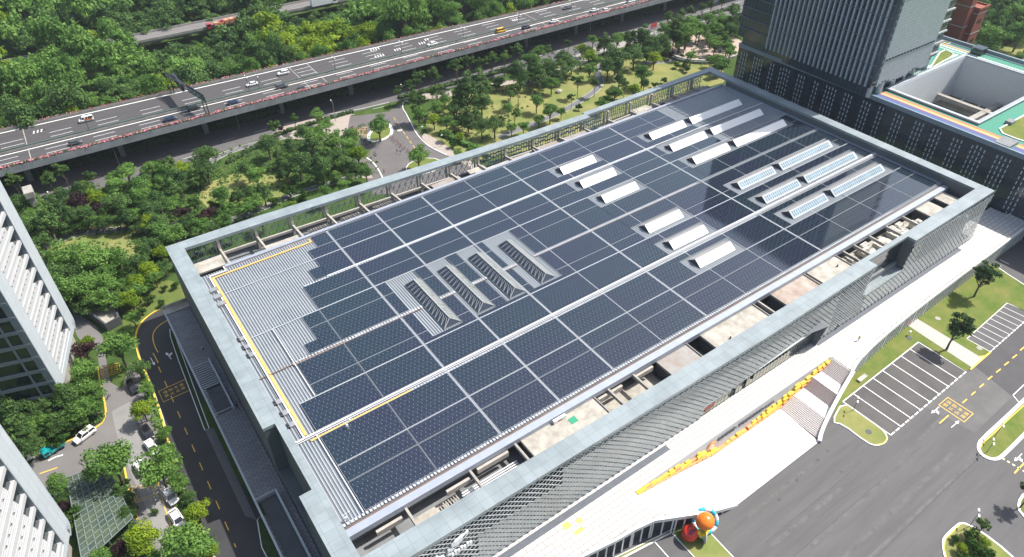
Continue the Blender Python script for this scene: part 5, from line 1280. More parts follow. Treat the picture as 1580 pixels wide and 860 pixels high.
# blue round traffic sign
p = W(111.5,665); t = thing('traffic_sign', 'round blue traffic sign on a post near the white car', 'sign', (p.x, p.y, 0)); MB().tube([(0,0,0),(0,0,2.6)], .05, 6).build('post', METAL, t); o = disc(MB(), .5, -.05, 0, 20, 0, 2.6).build('plate', M('sign_blue', (.02, .12, .5), .4, 0), t); arr_ = MB().box(-.2, .2, -.07, -.05, 2.52, 2.64).box(.1, .2, -.07, -.05, 2.4, 2.76); arr_.build('arrow', WPAINT, o)
p = W(776,84); t = thing('road_sign', 'blue direction sign standing under the far end of the viaduct', 'sign', (p.x, p.y, 0)); MB().tube([(0,0,0),(0,0,6)], .1, 6).build('post', METAL, t); MB().box(-.1, .1, -2, 2, 3.8, 6.4).build('panel', M('sign_blue_dark', (.01, .05, .22), .5, 0), t)
p = W(1008,45); t = thing('advert_panel', 'red roadside advertising panel beside the street far right', 'billboard', (p.x, p.y, 0)); MB().box(-2.2, 2.2, -.1, .1, .7, 2.9).build('panel', M('ad_red', (.55, .08, .08), .5, .3, .8), t); MB().box(-2.3, -2.15, -.15, .15, 0, 3.0).box(2.15, 2.3, -.15, .15, 0, 3.0).build('frame', WHITEM, t)
# road in the wood beyond, slightly raised
fr2 = thing('wood_road', 'raised concrete road glimpsed between the trees of the far wood', 'viaduct', (100, 366, 0)); c = fr2.location.copy()
fy = lambda x: 366.5-.02*(x-60)
loc_mb(ribbon(MB(), lambda x: fy(x)-4.5, lambda x: fy(x)+5.5, 6.0, thick=1.2), c).build('deck', ASPHL, fr2)
loc_mb(ribbon(MB(), lambda x: fy(x)-4.8, lambda x: fy(x)-4.5, 6.9, thick=1.2), c).build('parapet', CONC, fr2); loc_mb(ribbon(MB(), lambda x: fy(x)+5.5, lambda x: fy(x)+5.8, 6.9, thick=1.2), c).build('parapet', CONC, fr2)

# ------------------------------------------------------------------ vehicles
TYRE = M('tyre', (.015, .015, .015), .8, 0); RIMM = M('wheel_rim', (.35, .36, .37), .35, 0, metal=.6); WING = M('car_glass', (.01, .012, .015), .06, 0, spec=1.0)
HEADL = M('headlight', (.6, .62, .62), .15, 0); TAILL = M('tail_light', (.4, .01, .01), .3, 0)
def paint(name, col): return M('car_paint_'+name, col, .22, 0, coat=.6)
PAINTS = {'white': paint('white', (.78, .78, .77)), 'black': paint('black', (.012, .012, .015)), 'blue': paint('blue', (.02, .035, .08)), 'grey': paint('grey', (.07, .075, .08)), 'yellow': paint('yellow', (.75, .42, .02)), 'silver': paint('silver', (.38, .39, .40)), 'teal': paint('teal', (.01, .30, .32)), 'red': paint('red', (.5, .03, .03))}
CARS = {}
def car(kind, colr):
    """builds one car along +X, returns its empty"""
    L, Wd, H = {'sedan': (4.7, 1.82, 1.46), 'suv': (4.7, 1.9, 1.72), 'van': (5.0, 1.9, 2.0), 'hatch': (4.2, 1.78, 1.52)}[kind]
    t = thing('car', 'x', 'car')
    # side profile stations: x, z_low, z_belt, half width
    body = MB(); hw_ = Wd/2
    prof = {'sedan': [(-.5,.55,.80,.80),(-.47,.3,.95,.9),(-.36,.24,1.0,1.0),(.0,.22,.98,1.0),(.24,.22,.95,1.0),(.40,.24,.82,.97),(.475,.3,.70,.86),(.5,.42,.6,.72)],
            'suv': [(-.5,.5,.95,.84),(-.47,.32,1.1,.94),(-.36,.28,1.12,1.0),(.0,.28,1.1,1.0),(.26,.28,1.08,1.0),(.42,.3,.98,.97),(.48,.36,.85,.88),(.5,.5,.7,.76)],
            'van': [(-.5,.45,1.1,.92),(-.47,.32,1.15,.97),(-.3,.3,1.15,1.0),(.0,.3,1.15,1.0),(.3,.3,1.12,1.0),(.43,.32,1.0,.97),(.48,.36,.85,.88),(.5,.5,.7,.78)]}
    prof['hatch'] = prof['sedan']
    sec = []
    for (fx, zl, zb, w_) in prof[kind]:
        x = fx*L; h = hw_*w_; sec.append([(x, -h*.92, zl), (x, -h, zl+.18), (x, -h, zb-.16), (x, -h*.86, zb), (x, h*.86, zb), (x, h, zb-.16), (x, h, zl+.18), (x, h*.92, zl)])
    b = len(body.v)
    for s in sec: body.v += s
    for i in range(len(sec)-1):
        for k in range(8): body.f.append((b+i*8+k, b+i*8+(k+1) % 8, b+(i+1)*8+(k+1) % 8, b+(i+1)*8+k)); body.m.append(0)
    body.f.append(tuple(b+k for k in reversed(range(8)))); body.m.append(0); body.f.append(tuple(b+(len(sec)-1)*8+k for k in range(8))); body.m.append(0)
    cab = {'sedan': (-.40,-.24,.12,.27), 'suv': (-.48,-.42,.10,.26), 'van': (-.49,-.45,.22,.36), 'hatch': (-.47,-.34,.10,.26)}[kind]
    zb = {'sedan': .97, 'suv': 1.09, 'van': 1.13, 'hatch': .97}[kind]
    g = MB(); wb_ = hw_*.86; wt = hw_*.66
    pb0 = [(cab[0]*L, wb_), (cab[3]*L, wb_)]; pt0 = [(cab[1]*L, wt), (cab[2]*L, wt)]
    v = [(cab[0]*L, -wb_, zb-.02), (cab[3]*L, -wb_, zb-.02), (cab[3]*L, wb_, zb-.02), (cab[0]*L, wb_, zb-.02), (cab[1]*L, -wt, H-.04), (cab[2]*L, -wt, H-.04), (cab[2]*L, wt, H-.04), (cab[1]*L, wt, H-.04)]
    n0 = len(g.v); g.v += v
    for q in ((0,1,5,4),(1,2,6,5),(2,3,7,6),(3,0,4,7),(4,5,6,7)): g.f.append(tuple(n0+i for i in q)); g.m.append(0)
    roof = MB(); z = H
    roof.prism([(cab[1]*L-.03, -wt-.03), (cab[2]*L+.03, -wt-.03), (cab[2]*L+.03, wt+.03), (cab[1]*L-.03, wt+.03)], z-.07, z)
    for fx in ((cab[1]+cab[2])/2,):
        for s in (-1, 1): roof.bar((fx*L, s*wb_, zb), (fx*L, s*wt, z-.05), .1, .06)
    for (a, c_) in ((0, 1), (3, 2)):
        for s in (-1, 1): roof.bar((cab[a]*L, s*wb_, zb), (cab[c_]*L, s*wt, z-.05), .09, .07)
    bo = body.build('body', PAINTS[colr], t, True)
    bv = bo.modifiers.new('b', 'BEVEL'); bv.width = .05; bv.segments = 2
    g.build('window', WING, t); roof.build('roof', PAINTS[colr], t)
    for sx in (-.31, .31):
        for sy in (-1, 1):
            wl = MB().tube([(sx*L, sy*(hw_-.2), .33), (sx*L, sy*(hw_+.01), .33)], .33, 16).build('wheel', TYRE, t)
            MB().tube([(sx*L, sy*(hw_-.02), .33), (sx*L, sy*(hw_+.025), .33)], .2, 12).build('rim', RIMM, wl)
    for sy in (-1, 1):
        MB().box(L*.455, L*.492, sy*hw_*.66-.2, sy*hw_*.66+.2, .58, .72).build('headlight', HEADL, t)
        MB().box(-L*.5, -L*.475, sy*hw_*.66-.2, sy*hw_*.66+.2, .72, .86).build('tail_light', TAILL, t)
        MB().box(cab[3]*L-.25, cab[3]*L-.05, sy*(hw_+.02)-.08, sy*(hw_+.02)+.08, zb-.02, zb+.13).build('mirror', PAINTS[colr], t)
    return t
def place_car(kind, colr, px, py, z, ang, label, group, cat='car', name='car', size=1.0):
    key = (kind, colr); p = W(px, py, z+.6)
    if key in CARS: t = copy_tree(CARS[key], (p.x, p.y, z), ang, label, group)
    else:
        t = car(kind, colr); CARS[key] = t; t.location = (p.x, p.y, z); t.rotation_euler = (0, 0, ang); t['label'] = label
    if group: t['group'] = group
    elif 'group' in t: del t['group']
    t['category'] = cat; t.name = name; t.scale = (size,)*3
    return t
aN = math.atan(-.02); GH = 'vehicles on the elevated highway'
place_car('van','white',133,185,ZH,PI+aN,'white van with orange side marks at the left end of the highway',GH,'van','van')
for o_ in list(SC.objects):
    pass
vn = [o for o in SC.objects if o.get('category') == 'van'][0]
MB().box(-1.9, .6, -.97, -.955, .8, 1.25).box(-1.9, .6, .955, .97, .8, 1.25).build('side_stripe', M('stripe_orange', (.8, .18, .04), .5, 0), vn)
place_car('sedan','blue',262,183.5,ZH,aN,'dark blue saloon just left of the gantry shadow',GH)
place_car('suv','black',299,167,ZH,aN,'black car passing under the green gantry sign',GH)
place_car('sedan','blue',360,158,ZH,aN,'dark saloon to the right of the gantry posts',GH)
place_car('sedan','white',389,130,ZH,PI+aN,'white saloon in the far lanes left of a joint in the deck',GH)
place_car('hatch','grey',116,220.5,ZH,aN,'small two-tone hatchback low on the near lanes at left',GH)
place_car('suv','white',437,113,ZH,PI+aN,'white car in the far lanes nearest the flowered parapet',GH)
place_car('suv','grey',435,133.5,ZH,aN,'dark grey off-roader beside the median above the long pink flowers',GH)
place_car('sedan','black',466,138,ZH,aN,'black saloon partly behind the pink flowers',GH)
place_car('sedan','white',667,68,ZH,PI+aN,'white saloon over the painted road lettering',GH)
place_car('van','yellow',773,48,ZH,aN,'yellow taxi van near the median',GH,'taxi','taxi')
place_car('sedan','black',812,42,ZH,aN,'black saloon ahead of the yellow taxi',GH)
place_car('sedan','white',855,33,ZH,aN,'white saloon ahead of the black one right of the taxi',GH)
place_car('sedan','white',917,16,ZH,aN,'white saloon leading a pair side by side at the upper right of the highway',GH)
place_car('hatch','white',936,16,ZH,aN,'white hatchback by the flowers, just right of another white car',GH)
place_car('sedan','grey',875,12,ZH,PI+aN,'dark grey saloon in the far lanes beside a median lamp',GH)
place_car('suv','white',973,2,ZH,aN,'rightmost white car at the top edge of the highway',GH)
place_car('suv','silver',1104,2.5,0,aN,'silver car on the street under the far end of the viaduct',None)
GC = 'cars along the campus road'
place_car('suv','black',205,598,0,-1.45,'black car in the shade under the round tree on the campus road',GC)
place_car('suv','white',130.5,672,0,3.55,'white car turning at the yellow kerb left of the campus junction',GC,size=1.05)
place_car('sedan','black',227,667,0,-1.45,'black parked car just ahead of a white one beside the campus road',GC,size=1.05)
place_car('sedan','white',234,690,0,-1.4,'white parked car with black roof panel directly behind the black one',GC,size=1.05)
place_car('sedan','white',262,765,0,-1.4,'white parked car with dark sunroof near a yellow-lettered box',GC,size=1.15)
place_car('sedan','white',273.5,801,0,-1.42,'lowest white parked car beside the dark drive',GC,size=1.15)
place_car('suv','white',217,722,0,1.7,'white car almost hidden under the big round tree crown',GC)
place_car('hatch','white',75,772,0,.2,'white car half hidden behind the pale tower edge',GC)
# flat-bed truck builder
def truck(name, label, px, py, z, ang, L, cabm, bedm, box=None, group=None, size=1.0):
    p = W(px, py, z+.8); t = thing(name, label, 'truck', (p.x, p.y, z), ang, group); t.scale = (size,)*3
    hw2 = 1.05 if L < 6 else 1.22; h = 1.9 if L < 6 else 2.8; cl = 1.5 if L < 6 else 2.2
    mb = MB(); mb.prism([(L/2-cl, -hw2), (L/2-.1, -hw2), (L/2, -hw2*.8), (L/2, hw2*.8), (L/2-.1, hw2), (L/2-cl, hw2)], .45, h*.98); o = mb.build('cab', cabm, t); bv = o.modifiers.new('b', 'BEVEL'); bv.width = .12; bv.segments = 2
    MB().quad((L/2+.01, -hw2*.75, h*.55), (L/2+.01, hw2*.75, h*.55), (L/2+.01, hw2*.7, h*.86), (L/2+.01, -hw2*.7, h*.86)).quad((L/2-cl*.8, -hw2-.01, h*.55), (L/2-.25, -hw2-.01, h*.55), (L/2-.35, -hw2-.01, h*.86), (L/2-cl*.8, -hw2-.01, h*.86)).quad((L/2-cl*.8, hw2+.01, h*.55), (L/2-cl*.8, hw2+.01, h*.86), (L/2-.35, hw2+.01, h*.86), (L/2-.25, hw2+.01, h*.55)).build('window', WING, t)
    mb = MB(); mb.box(-L/2, L/2-cl-.1, -hw2, hw2, .7, .85)
    if box is None: mb.box(-L/2, L/2-cl-.1, -hw2, -hw2+.07, .85, 1.3).box(-L/2, L/2-cl-.1, hw2-.07, hw2, .85, 1.3).box(-L/2, -L/2+.07, -hw2, hw2, .85, 1.3).box(L/2-cl-.17, L/2-cl-.1, -hw2, hw2, .85, 1.3)
    mb.build('bed', bedm, t)
    if box is not None: MB().box(-L/2+.05, L/2-cl-.15, -hw2+.02, hw2-.02, .86, box[1]).build('box_body', box[0], t)
    for sx in ([-.33, .36] if L < 6 else [-.38, -.28, .36]):
        for s in (-1, 1): MB().tube([(sx*L, s*(hw2-.25), .42), (sx*L, s*hw2, .42)], .42, 14).build('wheel', TYRE, t)
    return t
tk = truck('small_truck', 'teal open-bed truck carrying cardboard boxes by the garden path', 81.5, 692.5, 0, 3.42, 4.6, PAINTS['teal'], PAINTS['teal'])
cb_ = M('cardboard', (.48, .33, .17), .9, .15, 1.5)
for i, (x, y, s) in enumerate(((-1.6,.2,.8),(-.3,-.35,.6))):
    p = tk.matrix_basis @ Vector((x, y, .88)); o = thing('cardboard_box', ['large open cardboard box at the rear of the teal truck bed','small cardboard box just behind the teal truck cab'][i], 'box', p, 3.42, 'boxes on the teal truck')
    MB().box(-s/2, s/2, -s*.4, s*.4, 0, .45).build('box_side', cb_, o); MB().quad((-s/2, -s*.4, .46), (s/2, -s*.4, .46), (s/2, -s*.6, .62), (-s/2, -s*.6, .62)).build('flap', cb_, o)
truck('box_truck', 'large white box lorry on the road through the far wood', 500, 6.5, 6, aN, 12, PAINTS['white'], CONCD, (WHITEM, 4.0), size=1.15)
truck('flatbed_truck', 'red lorry on the far wood road carrying orange and red loads', 345, 38, 6, PI+aN, 16, PAINTS['red'], CONCD, None)
lk = [o for o in SC.objects if o.name.startswith('flatbed_truck')][0]; rl_ = random.Random(1)
mb = MB()
for i in range(5): mb.box(-7.5+i*2.5, -5.6+i*2.5, -1.1, 1.1, .9, 1.9+rl_.random()*1.4)
ld = thing('cargo', 'orange and pink machine parts loaded on the red lorry', 'cargo', lk.location+Vector((0, 0, 0)), PI+aN); mb.build('crate', M('cargo_orange', (.72, .30, .16), .7, .35, .4), ld); MB().box(-6.5,-4.5,-.6,.6,2.0,2.9).box(0,1.2,-.8,.8,2.3,3.2).build('machine', PAINTS['red'], ld)
truck('blue_truck', 'blue-topped lorry among the trees at the far left', 22, 104, 0, aN, 11, PAINTS['white'], CONCD, (M('tarp_blue', (.03, .12, .45), .6, .1), 4.0))
# street roadside shuttle at the plaza
p = W(705,247); truck('service_truck', 'yellow and grey works truck partly hidden by the rear parapet', 700, 250, 0, -.3, 5.5, PAINTS['yellow'], M('grey_box', (.3, .32, .33), .6, .05), (M('grey_box', (.3, .32, .33)), 2.2))
# ------------------------------------------------------------------ trees
def leaf_mat(name, dark, light, yellow=None):
    m = bpy.data.materials.new('leaves_'+name); m.use_nodes = True; n = m.node_tree.nodes; l = m.node_tree.links; b = n['Principled BSDF']
    b.inputs['Roughness'].default_value = .65; b.inputs['Specular IOR Level'].default_value = .25
    at = n.new('ShaderNodeAttribute'); at.attribute_name = 'clump'; oi = n.new('ShaderNodeObjectInfo')
    ge = n.new('ShaderNodeNewGeometry'); no = n.new('ShaderNodeTexNoise'); no.inputs['Scale'].default_value = .9; no.inputs['Detail'].default_value = 4; l.new(ge.outputs['Position'], no.inputs['Vector'])
    def mth(op, a, c):
        q = n.new('ShaderNodeMath'); q.operation = op
        for i, v in enumerate((a, c)):
            if isinstance(v, (int, float)): q.inputs[i].default_value = v
            else: l.new(v, q.inputs[i])
        return q.outputs[0]
    s = mth('ADD', mth('MULTIPLY', at.outputs['Fac'], .5), mth('ADD', mth('MULTIPLY', mth('SUBTRACT', no.outputs['Fac'], .5), .7), mth('MULTIPLY', oi.outputs['Random'], .32)))
    cr = n.new('ShaderNodeValToRGB'); cr.color_ramp.elements[0].position = .12; cr.color_ramp.elements[0].color = tuple(dark)+(1,); cr.color_ramp.elements[1].position = .85; cr.color_ramp.elements[1].color = tuple(light)+(1,)
    l.new(s, cr.inputs['Fac']); l.new(cr.outputs['Color'], b.inputs['Base Color'])
    tr_ = n.new('ShaderNodeBsdfTranslucent'); l.new(cr.outputs['Color'], tr_.inputs['Color']); mx = n.new('ShaderNodeMixShader'); mx.inputs[0].default_value = .35
    l.new(b.outputs[0], mx.inputs[1]); l.new(tr_.outputs[0], mx.inputs[2]); l.new(mx.outputs[0], n['Material Output'].inputs[0])
    return m
BARK = M('bark', (.13, .105, .08), .9, .25, 2.0)
LM = {'a': leaf_mat('dark_green', (.048, .11, .032), (.15, .26, .065)), 'b': leaf_mat('mid_green', (.08, .18, .035), (.22, .38, .08)),
      'c': leaf_mat('yellow_green', (.14, .24, .016), (.36, .46, .03)), 'd': leaf_mat('purple', (.03, .014, .018), (.085, .04, .045)),
      'f': leaf_mat('light_green', (.05, .11, .022), (.14, .23, .05)), 'g': leaf_mat('shrub_green', (.03, .085, .012), (.09, .17, .025)),
      'p': leaf_mat('deep_green', (.03, .075, .025), (.08, .15, .045))}
def crown_arrays(rng, R, Hc, ncl, nleaf, leaf, flat=1.0, sparse=False, conic=False):
    """leaf quads spread over clumps; unit: metres; crown centre at origin"""
    V = []; F = []; A = []
    cl = []
    for i in range(ncl):
        d = rng.normal(size=3); d /= np.linalg.norm(d); rr = rng.uniform(.30, .86)
        if d[2] < -.35: d[2] *= .4
        c = d*np.array([R, R, Hc])*rr
        if conic: zz = rng.uniform(-1, 1); k = (1-zz)/2*.9+.08; a = rng.uniform(0, 2*math.pi); c = np.array([math.cos(a)*R*k*.8, math.sin(a)*R*k*.8, zz*Hc])
        cr_ = R*rng.uniform(.24, .42)*(.75 if sparse else 1)*(.7 if conic else 1)
        cl.append((c, cr_, rng.uniform(0, 1)))
    tot = sum(c[1]**2 for c in cl)
    base = 0
    for c, r, val in cl:
        k = max(6, int(nleaf*r*r/tot))
        d = rng.normal(size=(k, 3)); d /= np.linalg.norm(d, axis=1)[:, None]; d[:, 2] = np.where(d[:, 2] < -.2, -d[:, 2]*.6, d[:, 2])
        rad = r*rng.uniform(.55, 1.25, size=(k, 1)); P = c+d*rad*np.array([1, 1, .8*flat])
        nrm = d+rng.normal(size=(k, 3))*.45; nrm /= np.linalg.norm(nrm, axis=1)[:, None]
        t = np.cross(nrm, rng.normal(size=(k, 3))); t /= np.linalg.norm(t, axis=1)[:, None]; b = np.cross(nrm, t)
        s = leaf*rng.uniform(.6, 1.25, size=(k, 1)); s2 = s*rng.uniform(.55, .9, size=(k, 1))
        q = np.stack([P-t*s, P-b*s2+t*s*.2, P+t*s, P+b*s2-t*s*.1], axis=1).reshape(-1, 3)
        V.append(q); A.append(np.full(k*4, val)+np.repeat(rng.uniform(-.2, .2, k), 4))
        base += k
    return np.concatenate(V), np.concatenate(A)
def leaf_mesh(name, V, A, mat):
    n = len(V)//4; me = bpy.data.meshes.new(name); me.vertices.add(n*4); me.vertices.foreach_set('co', V.astype(np.float32).ravel())
    me.loops.add(n*4); me.loops.foreach_set('vertex_index', np.arange(n*4, dtype=np.int32)); me.polygons.add(n)
    me.polygons.foreach_set('loop_start', np.arange(0, n*4, 4, dtype=np.int32)); me.polygons.foreach_set('loop_total', np.full(n, 4, dtype=np.int32))
    at = me.attributes.new('clump', 'FLOAT', 'POINT'); at.data.foreach_set('value', A.astype(np.float32)); me.materials.append(mat); me.update(calc_edges=True); return me
SPEC = {  # R=1 unit crown: relative heights
    'a': dict(hc=.85, trunk=.9, ncl=26, nl=3400, leaf=.062), 'b': dict(hc=.9, trunk=1.0, ncl=24, nl=3000, leaf=.066), 'c': dict(hc=.9, trunk=.9, ncl=22, nl=2800, leaf=.066),
    'd': dict(hc=.8, trunk=.7, ncl=18, nl=1500, leaf=.085), 'f': dict(hc=1.0, trunk=1.9, ncl=18, nl=1300, leaf=.095, sparse=True), 'g': dict(hc=.75, trunk=.35, ncl=16, nl=1300, leaf=.09), 'p': dict(hc=1.35, trunk=1.25, ncl=30, nl=3000, leaf=.07, sparse=True)}
TP = {}
def tree_proto(kind, v):
    key = (kind, v)
    if key in TP: return TP[key]
    s = SPEC[kind]; rng = np.random.default_rng(sum(map(ord, kind))*13+v*7+1)
    V, A = crown_arrays(rng, 1.0, s['hc'], s['ncl'], s['nl'], s['leaf'], sparse=s.get('sparse', False), conic=(kind == 'a' and v == 3))
    zc = s['trunk']+s['hc']*.75; V = V+np.array([0, 0, zc])
    cm = leaf_mesh('crown_'+kind, V, A, LM[kind])
    mb = MB(); r0 = .085 if kind != 'f' else .05
    mb.tube([(0, 0, 0), (.02, .01, s['trunk']*.5), (-.02, .03, s['trunk']), (.03, 0, zc+s['hc']*.3)], [r0, r0*.8, r0*.6, r0*.15], 7)
    for i in range(9):
        a = 2*PI*i/9+rng.uniform(-.3, .3); z0 = s['trunk']*rng.uniform(.7, 1.1); L = rng.uniform(.45, .75)
        mb.tube([(0, 0, z0), (math.cos(a)*L*.5, math.sin(a)*L*.5, z0+.35), (math.cos(a)*L, math.sin(a)*L, z0+.35+s['hc']*.5)], [r0*.5, r0*.3, r0*.08], 5)
    o = mb.build('trunk', BARK, link=False); tm = o.data; bpy.data.objects.remove(o)
    TP[key] = (cm, tm, s); return TP[key]
KN = {'a': 'dark green broadleaf tree', 'b': 'mid green leafy tree', 'c': 'yellow-green tree', 'd': 'purple-leaved tree', 'f': 'slender light green tree', 'g': 'low green shrub', 'p': 'deep green open-crowned tree'}
NM = {'a': 'broadleaf_tree', 'b': 'leafy_tree', 'c': 'yellow_green_tree', 'd': 'purple_tree', 'f': 'street_tree', 'g': 'shrub', 'p': 'young_tree'}
rt_ = random.Random(21); TREES = []
def put_tree(x, y, R, kind, z=0.0, sz=1.0):
    v = rt_.randrange(4 if kind == 'a' else 3)
    cm, tm, s = tree_proto(kind, v)
    e = bpy.data.objects.new(NM[kind], None); COL.objects.link(e); e.location = (x, y, z); e.rotation_euler = (0, 0, rt_.uniform(0, 2*PI)); e.scale = (R*rt_.uniform(.92, 1.08), R*rt_.uniform(.92, 1.08), R*sz)
    c = bpy.data.objects.new('crown', cm); t = bpy.data.objects.new('trunk', tm)
    for q in (c, t): COL.objects.link(q); q.parent = e
    e['category'] = 'shrub' if kind == 'g' else 'tree'
    return e
REG = {}
def tree(px, py, rpx, kind, region):
    """crown centre as seen in the photograph, crown radius in photo pixels"""
    s = SPEC[kind]; R = rpx*mpp(px, py, 3.0)*1.3; 
    for _ in range(3): zc = (s['trunk']+s['hc']*.75)*R; R = rpx*mpp(px, py, zc)*1.3
    p = W(px, py, zc); e = put_tree(p.x, p.y, R, kind); REG.setdefault((region, kind), []).append((p.x, R, e, px)); return e
def T(region, s):
    for tok in s.split():
        k = tok[0]; a = tok[1:].split(',')
        tree(float(a[0]), float(a[1]), float(a[2]), k, region)
T('in garden between viaduct and left towers', '''
f20,279,12 f73,275,11 f95,264,12 f138,274,9 b48,312,14 a84,322,19 a72,343,21 a43,350,18 a26,322,14 d123,310,14 c133,292,10 c146,305,11 b179,286,12 b194,264,13 b217,286,15 b233,259,12 f256,253,10 c276,264,12 a271,276,15 a315,238,15 a317,261,14
a176,312,17 a194,333,15 b220,302,13 a232,322,14 a243,307,13 a266,292,14 c228,340,11 b263,315,11 d281,330,9 a299,330,9 d320,330,10 b343,300,13 a366,302,11 b350,322,12 a384,300,13 b378,322,11 b391,312,11 b345,340,11 b307,348,12 a289,343,11 b246,355,14 b268,360,14
b102,396,19 b143,401,21 b179,396,17 a220,384,13 a210,404,13 c246,389,11 c230,415,13 a90,424,19 a123,426,17 b158,422,15 a252,412,10 d148,322,10 a110,334,14 a60,372,12 a130,330,12 a158,345,10 g330,318,8 g300,312,8 a20,350,18 a30,385,20 a62,400,18 b72,440,20 a100,452,14''')
T('in the garden beside the drive', '''b123,445,21 b160,438,17 b151,460,15 c210,435,13 c200,463,12 b204,490,9 g231,462,7 g249,468,6 g253,445,5 c226,438,8 g270,440,6 g218,480,6 g199,515,7 a130,470,14''')
T('around the campus road at lower left', '''b180,535,23 c133,526,9 d130,542,14 b132,573,17 b143,602,15 a100,612,21 b123,630,17 a22,628,21 a61,634,15 a212,568,13 b224,600,9 c218,630,15 a24,665,20 a50,690,14 a88,652,16 g84,678,12 b110,655,9 b171,714,27 a184,758,12 a194,792,11 c217,828,23 b243,724,27 b276,748,12 a290,766,9 c303,788,16 b290,842,29 c322,850,12 b88,746,13 a96,765,11 d101,777,9 g117,799,15 d184,845,13 b157,858,12 b256,668,9 b259,696,9 b188,640,0.1 g238,790,5 g196,742,5 g190,772,5 d226,858,9 b236,866,14 a40,655,16 a70,655,12''')
T('between hall and street at centre left', '''a412,222,14 a451,225,13 a482,225,17 a459,250,17 a495,255,17 a487,266,12 a441,263,13 b538,225,12 c551,236,13 a538,256,13 b564,264,10 b530,286,9 b502,294,9 g446,294,11 a405,296,13 b490,179,9 b502,192,9 b541,210,11 b487,207,13 f454,184,7 d433,199,4 f423,196,9 a430,240,12 a470,205,12 b516,215,12 g424,310,7 g470,300,8 g560,290,7 a520,240,13 c512,250,8 b395,270,12 a380,262,12 g485,318,7 g300,375,8 g340,366,7 c452,318,6 c500,310,6 g530,300,6''')
T('on the plaza', 'b584,193,13 b645,239,13')
T('in the park beyond the hall', '''f645,151,12 b645,172,11 f674,140,11 b686,153,8 b676,166,9 c669,184,9 b689,187,9 a720,138,22 a740,125,15 a743,159,13 a704,164,12 a722,182,12 a743,194,12 a763,192,12 b689,205,7 c709,210,6 b784,166,8 f794,176,8 g766,132,8 a799,110,15 b789,197,7 b831,79,8 b820,92,12 f846,77,7 a826,102,13 b815,115,7 a846,104,13 a833,115,13 a859,114,9 b851,128,9 a869,89,11 a882,97,10 f877,67,6 c897,74,8 c910,86,10 b915,61,7 b910,107,9 f892,124,9 f882,150,6 f918,128,7 b828,155,10 b849,170,11 b831,184,7 b808,195,7 b866,172,6
a933,67,10 b953,59,10 a951,86,16 a938,102,12 a953,104,10 a956,121,9 a979,84,12 a971,59,10 a994,56,14 a1010,76,11 c1010,89,10 b992,112,12 a994,128,8 g1025,124,5 g1010,131,5 c979,137,8 b948,144,11 b938,154,7 b928,160,8 f964,130,7 a1033,56,11 a1030,74,8 d1034,84,5 b1061,47,14 b1066,86,7 b1081,43,10 b1094,28,9 b1102,42,10 b1117,31,9 a1132,16,9 a1130,34,13 a1143,31,12 a1125,47,10 b1097,60,8 b1104,68,9 b1122,72,8 b1127,80,8 b1109,92,9 b1115,101,8 b1097,92,6 a1120,60,9 a1106,105,8 g1060,106,5 g1044,100,5 a1050,62,10 a1048,34,10 g700,222,6 b1020,62,9 a1060,96,6 b706,236,6 b727,232,6 g750,242,6 b742,232,5 g893,165,5 a870,100,9''')
T('along the street hedge', 'f633,130,9 f646,121,10 f671,116,11 f704,100,11 f723,96,9 f743,99,9 f758,92,10 f778,89,9 f796,78,9 f1031,25,8 f1051,21,7 f1067,17,7 f1084,12,6 f1098,8,6 f1115,2,6 f615,140,7')
T('on the front lawns', 'p1479,505,17 p1521,424,15.5 f1519,811,9 p1592,760,14')
T('in the clearing beyond the roof track', 'b1529,62,21 a1497,45,9 a1513,24,17 a1545,20,17 b1569,21,14 a1505,8,12 a1530,6,14 a1562,6,14 a1569,42,12 a1552,33,12 b1489,59,6 b1497,65,6 b1574,88,6 a1590,30,14 a1545,-12,14 a1515,-10,14 b1480,-8,12 b1588,62,12 a1490,20,12')
T('on the bottom island', 'g1498,829,13 c1519,838,8 g1509,850,13 g1524,856,11 c1486,845,7 g1474,832,6 g1490,862,9')
def fill(region, px, spacing, kinds, seed, rr=(7, 13), n=400):
    r_ = random.Random(seed); xs_ = [p[0] for p in px]; ys_ = [p[1] for p in px]; got = []
    for _ in range(n):
        x = r_.uniform(min(xs_), max(xs_)); y = r_.uniform(min(ys_), max(ys_)); c = False; j = len(px)-1
        for i in range(len(px)):
            if ((px[i][1] > y) != (px[j][1] > y)) and (x < (px[j][0]-px[i][0])*(y-px[i][1])/(px[j][1]-px[i][1])+px[i][0]): c = not c
            j = i
        if not c or any((x-a)**2+((y-b)*1.5)**2 < spacing**2 for a, b in got): continue
        got.append((x, y)); tree(x, y, r_.uniform(*rr), r_.choice(kinds), region)
fill('in garden between viaduct and left towers', [(20,305),(120,290),(230,255),(320,235),(350,262),(300,285),(240,335),(330,352),(400,335),(405,350),(300,385),(240,430),(230,350),(150,345),(110,360),(60,380),(30,360)], 17, 'aabbgg', 31)
fill('in garden between viaduct and left towers', [(80,400),(200,395),(250,420),(200,470),(130,480),(100,440)], 17, 'abbg', 32)
fill('between hall and street at centre left', [(470,225),(540,210),(570,250),(560,270),(500,280)], 20, 'abbg', 33, (6, 10))
fill('in the park beyond the hall', [(690,150),(760,120),(840,90),(900,70),(1000,45),(1130,20),(1130,60),(1000,85),(900,105),(820,115),(780,160),(700,200)], 17, 'aabbf', 34, (6, 11))
fill('around the campus road at lower left', [(0,600),(100,590),(150,600),(150,640),(60,680),(0,690)], 18, 'aab', 35, (9, 15))
fill('in the clearing beyond the roof track', [(1480,-20),(1600,-20),(1600,50),(1545,50),(1490,60)], 17, 'aab', 36, (9, 15))
